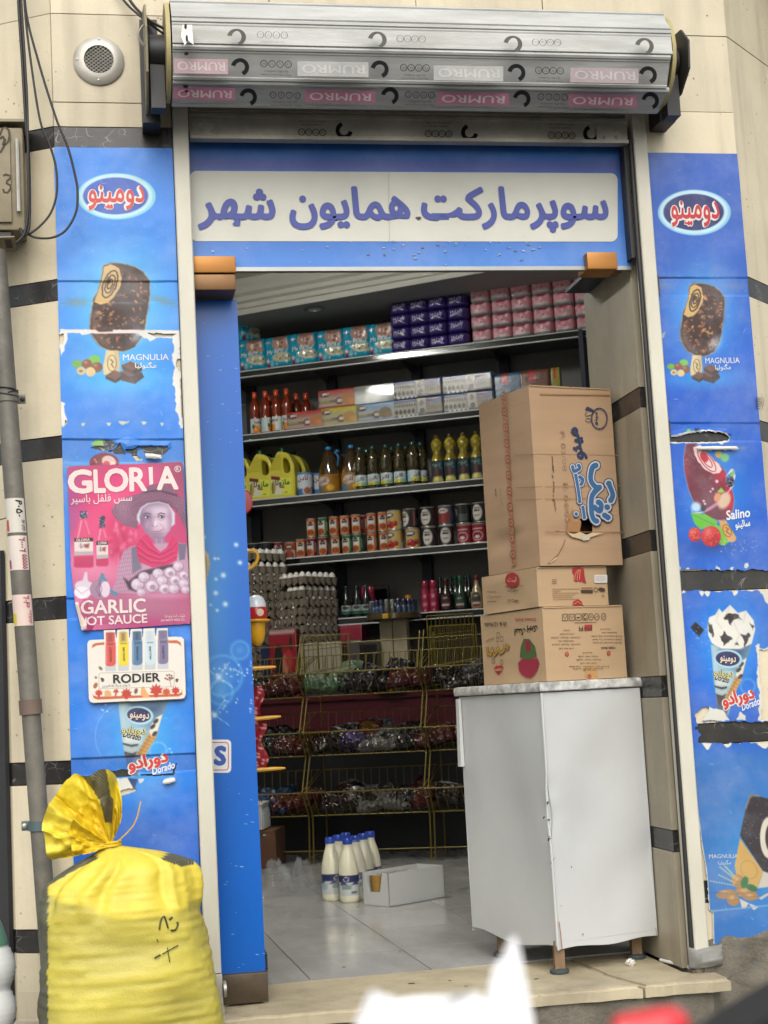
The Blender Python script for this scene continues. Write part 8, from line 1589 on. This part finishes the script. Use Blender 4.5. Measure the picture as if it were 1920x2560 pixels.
mb=MB();mb.prism([p+np.array([0,0,.001]) for p in (ca_,ca_+ex_*Lx,ca_+ex_*Lx+ey_*w2,ca_+ey_*w2)],(0,0,.003));part('bottom',mb,WC,ct)
POT=M('yellow_pot',S(220,176,90),rough=.35,var=.15,vs=40);LIDM=M('foil_lid',(.62,.62,.60,1),rough=.25,metal=.6,var=.15,vs=30,bump=.3)
for i in range(3):
    for j in range(2):
        p=ca_+ex_*(.046+.066*i if i<9 else 0)+ey_*(.042+.070*j);mb=MB();mb.lathe([(.001,.005),(.023,.005),(.031,.114),(.0325,.116),(.0325,.119)],p,18);t=thing('yogurt_pot','yellow pot with foil lid in the white carton, %s row, %s from the front' % (['nearer','farther'][j],ORD[i]),'pot',p,0,'yellow pots in the white carton');part('cup',mb,POT,t,40);mb=MB();mb.lathe([(.033,.1195),(.033,.1205),(.001,.121)],p,18);part('lid',mb,LIDM,t)
lb0=onZ(690,2190,0);mb=MB();mb.box((lb0[0]-.08,lb0[1]+.55,.10),(.34,.26,.19),-.3,bev=.004);single('cardboard_box',mb,M('dull_brown_card',S(120,84,60),rough=.85,var=.15),'dull brown carton on the floor at the left, behind the film','box')
wc0=(lb0[0]-.12,lb0[1]+.52,.195);t=thing('plastic_crate','white ribbed plastic crate on the brown carton at the left','crate',wc0,-.3);mb=MB();mb.box((0,0,.064),(.27,.20,.125),bev=.004);part('body',mb,WC,t,40,False);mb=MB();[mb.box((-.12+.022*k,-.103,.056),(.006,.006,.10)) for k in range(12)];[mb.box((.138,-.08+.022*k,.056),(.006,.006,.10)) for k in range(8)];stuff(part('ribs',mb,WC,t,None,False));mb=MB();mb.box((0,0,.132),(.285,.215,.012),bev=.003);part('rim',mb,WC,t,40,False)
# ---- toys hanging on a peg board just behind the blue panel
YT=M('yellow_toy',S(240,178,30),rough=.3,var=.06,coat=.3);RT=M('red_toy',S(206,40,46),rough=.3,var=.05,coat=.3);TY=.72
pb=thing('peg_stand','toy stand behind the blue door panel, its yellow pegs sticking out to the right','display stand',(-.50,TY,0));mb=MB();mb.box((-.50,TY+.02,.86),(.20,.02,1.6));part('board',mb,M('peg_board',S(120,120,120),rough=.6),pb);mb=MB();mb.box((-.50,TY+.03,.03),(.26,.24,.055),bev=.005);part('foot',mb,BLACKP,pb)
for (xa,ya,xb,yb) in ((638,1671,690,1667),(645,1798,702,1791),(652,1924,713,1920)):
    a,b=onY(xa-40,ya+3,TY-.03),onY(xb,yb,TY-.03);mb=MB();mb.tube([a+(b-a)*t for t in np.linspace(0,1,10)],[.006,.0065,.0068,.007,.007,.0068,.0066,.006,.005,.003],10);mb.cyl(a,a+np.array([0,.05,0]),.006,n=8);part('peg',mb,YT,pb,60)
def disp(cx,cy,lab):
    p=onY(cx,cy,TY-.05);t=thing('toy_dispenser',lab,'toy',p);mb=MB();mb.lathe([(.001,-.115),(.012,-.113),(.022,-.10),(.027,-.08),(.028,-.045),(.028,-.040),(.044,-.037),(.046,-.033),(.044,-.029),(.030,-.027),(.001,-.027)],p,26);part('handle',mb,YT,t,50)
    mb=MB();mb.lathe([(.001,-.0265),(.034,-.0265),(.036,-.022),(.036,.006),(.034,.010),(.001,.010)],p,26);part('body',mb,RT,t,40);mb=MB();mb.lathe([(.034,.011),(.033,.026),(.026,.042),(.014,.050),(.001,.052)],p,24);part('dome',mb,M('clear_dome',(.75,.82,.88,1),rough=.06,alpha=.75,spec=.8,var=.2,vs=60),t,60)
    mb=MB();mb.lathe([(.001,0),(.012,0),(.012,.002),(.001,.003)],n=18);facing(mb,p+np.array([.010,-.0355,-.008]));part('badge',mb,M('cream_badge',S(240,220,190),rough=.5,var=.1),t)
disp(640,1527,'red and yellow toy dispenser with a clear dome, peeping out behind the blue panel')
c=onY(628,1400,TY-.04);mb=MB();a=np.linspace(-1.9,2.0,24);mb.tube([c+np.array([.034*math.cos(t)-.012,0,.030*math.sin(t)+.010*math.cos(t)]) for t in a],.0062,9);single('toy_hoop',mb,YT,'yellow plastic hoop handle showing past the edge of the blue panel','toy',None,60)
p=onY(611,1255,TY-.02);mb=MB();mb.lathe([(.001,0),(.030,0),(.034,.004),(.030,.010),(.001,.012)],n=26,sx=.8,sy=1.2);facing(mb,p);single('toy_paddle',mb,RT,'red toy disc showing beside the blue panel above the hoop','toy',None,40)
mb=MB();nz=50;P=np.zeros((nz,10,3));
for j in range(nz):
    q=onY(648+j*.25,1715+j*4.2,TY-.01);
    for i in range(10):P[j,i]=q+np.array([-.06+.0075*i+.010*math.sin(j*.33)*(i/9),-.01*math.sin(i*1.1+j*.2),0])
dots=np.tile(lin((128,22,34))*KI,(nz*10,1));rr_=np.random.default_rng(3);dots[rr_.random(nz*10)<.16]=lin((190,150,140))*KI;mb.grid(P,np.hstack([dots,np.ones((nz*10,1))]));single('spotted_cloth',mb,MATT,'dark red spotted cloth hanging below the toys behind the blue panel','cloth',None,60)
# ================================================================== ON THE PAVEMENT AND IN THE CAR
# yellow woven sack, tied at the neck
SKM=M('woven_sack',attr=True,rough=.5,var=.07,vs=7,bump=.22,bs=160,coat=.05)
sack=thing('grain_sack','full yellow woven sack tied at the neck, standing before the blue banner','sack',(-.845,-.33,GZ))
ns_=170;SY_=-.33;nk=onY(277,2112,-.36)
OUT=[(2108,262,292,.016),(2116,256,302,.018),(2124,246,345,.026),(2134,226,398,.045),(2146,200,440,.062),(2160,170,474,.078),(2178,140,491,.092),(2200,108,497,.106),(2225,95,500,.118),(2260,96,505,.130),(2320,98,514,.140),(2400,100,528,.146),(2480,98,543,.150),(2560,98,556,.150),(2700,100,572,.148),(2790,108,574,.14),(2812,130,560,.12)]
ZL=np.array([onY(320,o[0],SY_-.08)[2] for o in OUT]);XL=np.array([onY(o[1],o[0],SY_)[0] for o in OUT]);XR=np.array([onY(o[2],o[0],SY_)[0] for o in OUT]);RYs=np.array([o[3] for o in OUT])
ZL=GZ+.002+(ZL-ZL[-1])*(ZL[0]-GZ-.002)/(ZL[0]-ZL[-1]);zN=ZL[0]
def sec(z):f=lambda A:float(np.interp(z,ZL[::-1],A[::-1]));xl_,xr_=f(XL),f(XR);return (xl_+xr_)/2,(xr_-xl_)/2,f(RYs)
zsh=float(ZL[9]);lev=np.concatenate([np.linspace(ZL[-1],ZL[-4],14)[:-1],np.linspace(ZL[-4],zsh,70)[:-1],np.linspace(zsh,zN,46)]);nz_=len(lev);P=np.zeros((nz_,ns_,3));Cc=np.zeros((nz_,ns_,3))
wa=np.repeat(vnoise((nz_,ns_//5),2.4,51),5,1)[:,:ns_];wa=(wa+np.roll(wa,2,1)+np.roll(wa,4,1)+np.roll(wa,-2,1))/4;wr=vnoise((nz_,ns_),16,53);wf=vnoise((nz_,ns_),3.2,54);ang_=vnoise((1,ns_),7,57)[0]
for j,z in enumerate(lev):
    cx,rx,ry=sec(z);q=max(0,(z-zsh+.02)/(zN-zsh+.02));e=.80+.2*min(1,q*1.6)
    for i in range(ns_):
        a=2*math.pi*i/ns_;ca,sa=math.cos(a),math.sin(a);x=rx*math.copysign(abs(ca)**e,ca);y=ry*math.copysign(abs(sa)**e,sa)
        fold=math.sin(a*9+4*ang_[i])+.6*math.sin(a*17+1.7+5*ang_[i]);pl_=.0065*fold*math.sin(min(1,q*1.15)*math.pi)**.7 if q>0 else 0
        h=(wr[j,i]-.5)*.022*(1-q)+(wa[j,i]-.5)*.0045*(1-q)+(wf[j,i]-.5)*.0022
        P[j,i]=(cx+x+(pl_+h)*ca,SY_-.03*q+y+(pl_+h)*sa,z)
PXs,PYs=proj(P)
for j,z in enumerate(lev):
    q=max(0,(z-zsh+.02)/(zN-zsh+.02))
    for i in range(ns_):
        a=2*math.pi*i/ns_;x,y=PXs[j,i],PYs[j,i];yt=2286-30*((x-300)/210)**2+(wr[j,i]-.5)*46;t=np.clip((yt-y)/9,0,1)
        bw_=np.array([208,194,84])*(.90+.16*wr[j,i]+.05*wf[j,i])+np.array([6,2,-20])*(wa[j,i]-.5);tw_=np.array([244,222,78])*(.95+.07*wf[j,i]);c=bw_*(1-t)+tw_*t
        if math.sin(a)<.25 and ((x<120+(wf[j,i]-.5)*5 and y>2214) or _inpoly(x,y,[(80,2236),(118,2216),(180,2180),(246,2146),(230,2126),(150,2150),(80,2205)]) or _inpoly(x,y,[(402,2148),(425,2125),(490,2140),(484,2160),(470,2162),(452,2166)])):c=(np.array([112,112,88]) if (i+j) % 2 else np.array([74,74,58]))*(1 if y>2214 else (1.1 if (i+j) % 2 else .75))
        Cc[j,i]=c
mb=MB();cc=np.minimum(lin(np.clip(Cc,0,255))*KALB,.85);mb.grid(P,np.concatenate([cc,np.ones((nz_,ns_,1))],-1),wrap=True);part('bag',mb,SKM,sack,60)
# the gathered mouth above the knot
fan=[(197,.115),(188,.145),(176,.165),(160,.178),(145,.187),(130,.195),(116,.198),(104,.196),(94,.188),(84,.174),(77,.135),(70,.080),(60,.045)]
fa_=np.array([f[0] for f in fan])[::-1];fr2=np.array([f[1] for f in fan])[::-1];na,nr_=150,40;P=np.zeros((nr_,na,3));Cc=np.zeros((nr_,na,3));fnz=vnoise((nr_,na),6,61);fnz2=vnoise((nr_,na),2.5,62);fnz3=vnoise((1,na),11,63)[0]-.5
for i in range(na):
    ph=60+(197-60)*i/(na-1);L=np.interp(ph,fa_,fr2)*(1+.03*math.sin(ph*.21)+.025*(fnz[20,i]-.5))
    for j in range(nr_):
        s_=j/(nr_-1);r=.010+L*.93*s_;ph2=ph+14*fnz3[i];fold=s_**.8*(.030*math.sin(ph2*.105+.6)+.015*math.sin(ph2*.24+1))*(.6+.4*s_)*(1-.35*s_*s_);b=R2D(ph)
        P[j,i]=nk+np.array([r*math.cos(b),-.012*s_+fold+(fnz[j,i]-.5)*.026*s_,r*math.sin(b)+.010*math.sin(ph*.23)*s_*s_+(fnz2[j,i]-.5)*.004])
        dark=92-10*(1-s_)<ph<92+24*(s_-.2) and s_>.34
        v=.96+.08*fnz2[j,i];c=np.array([250,222,48])*v+np.array([0,6,24])*s_*(ph>140)
        Cc[j,i]=(np.array([132,124,78]) if (i+j) % 2 else np.array([56,52,38])) if dark else c
mb=MB();cc=np.minimum(lin(np.clip(Cc,0,255))*KALB,.85);cc=np.concatenate([cc,np.ones((nr_,na,1))],-1);mb.grid(P,cc);part('gathered_mouth',mb,SKM,sack,70)
P2=P.copy();sc_x=.62;P2=nk+(P-nk)*np.array([.60,1,.66]);
for i in range(na):ph=60+(197-60)*i/(na-1);P2[:,i,1]+=-.020-.016*np.sin(np.linspace(0,1,nr_)*2.6)*math.sin(ph*.13+2+2*fnz3[i])
Cc2=np.where((np.arange(na)[None,:,None]>26)&(np.arange(na)[None,:,None]<46)&(np.linspace(0,1,nr_)[:,None,None]>.45),np.array([92,84,48]),np.array([250,214,36])*(.92+.14*fnz[...,None]));cc2=np.minimum(lin(np.clip(Cc2,0,255))*KALB,.85)
mb=MB();mb.grid(P2,np.concatenate([cc2,np.ones((nr_,na,1))],-1));part('front_fold',mb,SKM,sack,70)
mb=MB();t=np.linspace(0,13,60);mb.tube([nk+np.array([.024*math.cos(a),.022*math.sin(a),-.006+.0011*a]) for a in t],.0038,6);mb.tube(bez([nk+np.array([.02,-.02,.01]),nk+np.array([.06,-.03,.05]),nk+np.array([.078,-.03,.105])],12),.0016,5);part('tie',mb,M('yellow_twine',S(240,196,30),rough=.6),sack,60)
def on_sack(px,py):
    d=ray(px,py);best=None
    for t in np.linspace(3.4,4.6,1400):
        p=CAM+d*t/np.dot(d,CF);
        if p[2]>zN:continue
        cx,rx,ry=sec(p[2])
        if abs((p[0]-cx)/rx)**2.5+abs((p[1]-SY_)/ry)**2.5<1.04:return p-d/np.linalg.norm(d)*.005
    return None
kk=crop(0,1900,2.592);mb=MB()
for pts,r in (([(1033,1100),(1040,1050),(1052,1020),(1066,1016),(1078,1050),(1090,1090)],.0022),([(1108,1104),(1135,1100),(1152,1070),(1148,1050)],.0024),([(1098,1035),(1116,1018)],.003),([(1000,1285),(1020,1272),(1040,1262)],.0022),([(1050,1258),(1100,1230),(1155,1200)],.0014),([(1085,1215),(1092,1260),(1100,1310)],.0012),([(1015,1160),(1025,1182)],.0012)):
    q=[on_sack(*kk(*p)) for p in pts];q=[p for p in q if p is not None]
    if len(q)>1:mb.tube(bez(q,20) if len(q)>2 else q,r,5)
stuff(part('pen_marks',mb,M('ink',S(70,66,30),rough=.6),sack))
# ribbed white bottles wrapped together, at the left edge of the picture
wb=thing('water_bottles','bulging white ribbed plastic bottle with a green label at the left edge','bottle',onY(-20,2560,-.28)*np.array([1,1,0])+np.array([0,0,GZ]));wo=onY(-26,2500,-.28);pr=[]
zz=np.linspace(GZ+.002,.36,90);zA,zB_=onY(10,2470,-.28)[2],onY(10,2365,-.28)[2]
for z in zz:r=.050+.016*abs(math.sin((z-zA)*math.pi/(zB_-zA)))+.0016*math.sin(z*420) if z<zB_ else .058-.05*max(0,(z-.22)/.16)**1.6;pr.append((max(r,.012),z))
mb=MB();mb.lathe(pr,(wo[0],wo[1],0),40,lambda z,a:lin((232,234,230))*KALB if z<zB_ else (lin((96,140,116))*KALB if z<onY(10,2295,-.28)[2] else lin((206,214,222))*KALB));part('body',mb,M('white_plastic',attr=True,rough=.3,var=.05),wb,70);mb=MB();mb.lathe([(.013,.355),(.015,.36),(.015,.385),(.001,.388)],(wo[0],wo[1],0),16);part('cap',mb,WHT,wb,40)
# black sheet put in for the dark gap on the turned wall, far left
d2=np.array([math.cos(R2D(58)),-math.sin(R2D(58)),0]);n2=np.array([-math.sin(R2D(58)),-math.cos(R2D(58)),0]);zt=onY(6,1375,.08)[2];e0=np.array([*P1L,0])-d2*.006+n2*.004
mb=MB();mb.prism([e0,e0-d2*.5,e0-d2*.5+n2*.012,e0+n2*.012],(0,0,1));V=mb.v[0];V[:,2]=np.where(V[:,2]<.5,GZ+.002,zt);single('dark_gap_sheet',mb,M('gap_black',(.02,.02,.022,1),rough=.4,var=.2),'black metal door frame at the far left edge of the wall','door frame')
# litter on the step, and the white drain stub by the right rail
mb=MB();p=onZ(1577,2415,0);bm=bmesh.new();bmesh.ops.create_icosphere(bm,subdivisions=3,radius=.012)
for v in bm.verts:v.co*=1+.45*math.sin(v.co.x*900)*math.cos(v.co.z*700+v.co.y*800)
bm.verts.index_update();mb.add([(v.co.x+p[0],v.co.y+p[1],v.co.z*.8+.0105) for v in bm.verts],[tuple(v.index for v in f.verts) for f in bm.faces]);bm.free();single('paper_scrap',mb,PAPER,'small crumpled white paper ball on the step under the cabinet','litter')
a,b=onZ(1652,2400,.006),onZ(1722,2418,.006);mb=MB();mb.cyl(a,b,.0055,.005,8);single('white_stick',mb,PAPER,'thin white stick lying on the step by the right rail','litter',None,50)
mb=MB();rl_=random.Random(8)
for k,(x,y,r) in enumerate(((1030,2459,.011),(1125,2452,.006),(860,2418,.006),(894,2268,.006),(1000,2380,.005),(1340,2448,.008),(880,2338,.004),(1165,2466,.005))):
    p=onZ(x,y,.0);mb.prism([(p[0]+r*rl_.uniform(.7,1.2)*math.cos(t),p[1]+r*.8*rl_.uniform(.6,1.2)*math.sin(t),.0004) for t in np.linspace(0,6.28,8)[:-1]],(0,0,.0008))
o=single('dirt_spots',mb,BLACKP,'x','litter');del o['label'],o['category'];o['kind']='stuff'
q=onY(1770,2392,-.02);mb=MB();nn=18;P=np.zeros((nn,nn,3));u=np.linspace(-1,1,nn)[None,:];v=np.linspace(-1,1,nn)[:,None];H=np.sqrt(np.maximum(0,1-u**2))*np.sqrt(np.maximum(0,1-v**2));nz2=vnoise((nn,nn),3,9)
P=np.stack([q[0]-.005+u*.052+0*v,-.015-.034*H*(.7+.5*nz2)+0*u,q[2]+v*.032+0*u+.008*(nz2-.5)],-1);mb.grid(P);part('mortar_lump',mb,M('grey_mortar',S(150,150,144),rough=.9,var=.2,bump=.4),bld,70)
# ---- the car the photograph is taken from: sill with white sheets built as the window reflection, a red pen, window corner
CARB=M('car_trim',(.012,.012,.013,1),rough=.45,var=.1);car=thing('car_door','black car door sill and window corner at the lower right edge of the view','car door',(-.6,-4.0,GZ-.14))
def nearP(px,py,y):return onY(px,py,y)
yS=-3.86;zS=min(nearP(0,2560,-3.77)[2],nearP(1920,2560,-3.77)[2])-.012;mb=MB();mb.box((-.55,-3.88,zS-.012),(1.9,.20,.024),bev=.008);part('sill',mb,CARB,car,40)
mb=MB();mb.prism([(-1.5,-3.79,GZ+.10),(.4,-3.79,GZ+.10),(.4,-3.80,zS-.02),(-1.5,-3.80,zS-.02)],(0,.04,0));part('outer_panel',mb,M('car_paint',(.25,.25,.26,1),rough=.3,coat=.6,var=0),car)
mb=MB();mb.prism([(-1.5,-3.97,GZ+.10),(.4,-3.97,GZ+.10),(.4,-3.96,zS-.02),(-1.5,-3.96,zS-.02)],(0,.02,0));mb.box((-.55,-3.88,GZ-.02),(1.88,.16,.24));part('inner_panel',mb,CARB,car)
mb=MB();pts=[(1690,2690),(1770,2640),(1850,2590),(1935,2536),(2050,2466),(2170,2410),(2160,2760),(1640,2760)];mb.prism([nearP(x,y,-3.87) for x,y in pts],(0,.03,0));part('window_corner',mb,CARB,car)
PW=M('reflection_white',(.84,.85,.87,1),rough=.8,var=.02)
def sheet(name,pts,y,bend,label):
    t=MB();F_=[nearP(x,yy,y) for x,yy in pts];z0=zS+.0005
    V=[np.array([p[0],p[1]+bend*.05*(p[2]-zS)+.002*math.sin(p[0]*260),max(p[2],z0)]) for p in F_];t.prism(V,(0,.0006,0));return single(name,t,PW,label,'paper')  # opaque sheets stand in for a translucent reflection in the car window
sheet('reflection_sheet',[(850,2700),(886,2560),(905,2512),(930,2474),(960,2488),(1000,2504),(1050,2494),(1130,2488),(1200,2484),(1330,2700)],-3.915,.12,'white paper standing on the car sill, lower and wider one, out of focus')
sheet('reflection_sheet',[(1190,2700),(1222,2492),(1236,2420),(1256,2392),(1270,2352),(1284,2338),(1296,2372),(1316,2470),(1330,2540),(1352,2700)],-3.905,.10,'white paper corner standing upright on the car sill, taller one, out of focus')
RDM=M('red_pen_plastic',S(236,60,66),rough=.3,coat=.5,var=0);rp_=thing('red_pen','short red pen lying on the car sill, out of focus','pen',nearP(1630,2560,-3.925));a,b=nearP(1540,2588,-3.925),nearP(1722,2552,-3.925);mb=MB();mb.tube([a+(b-a)*t for t in np.linspace(0,1,12)],[.0050,.0055,.0055,.0055,.0055,.0055,.0055,.0055,.0054,.0050,.0040,.0015],14);part('cap',mb,RDM,rp_,70);mb=MB();e=a+(a-b)*.9;e[2]=zS+.005;mb.tube([a+(e-a)*t for t in np.linspace(0.01,1,6)],.0046,12);part('barrel',mb,M('pen_barrel',(.7,.7,.7,1),rough=.3),rp_,70)
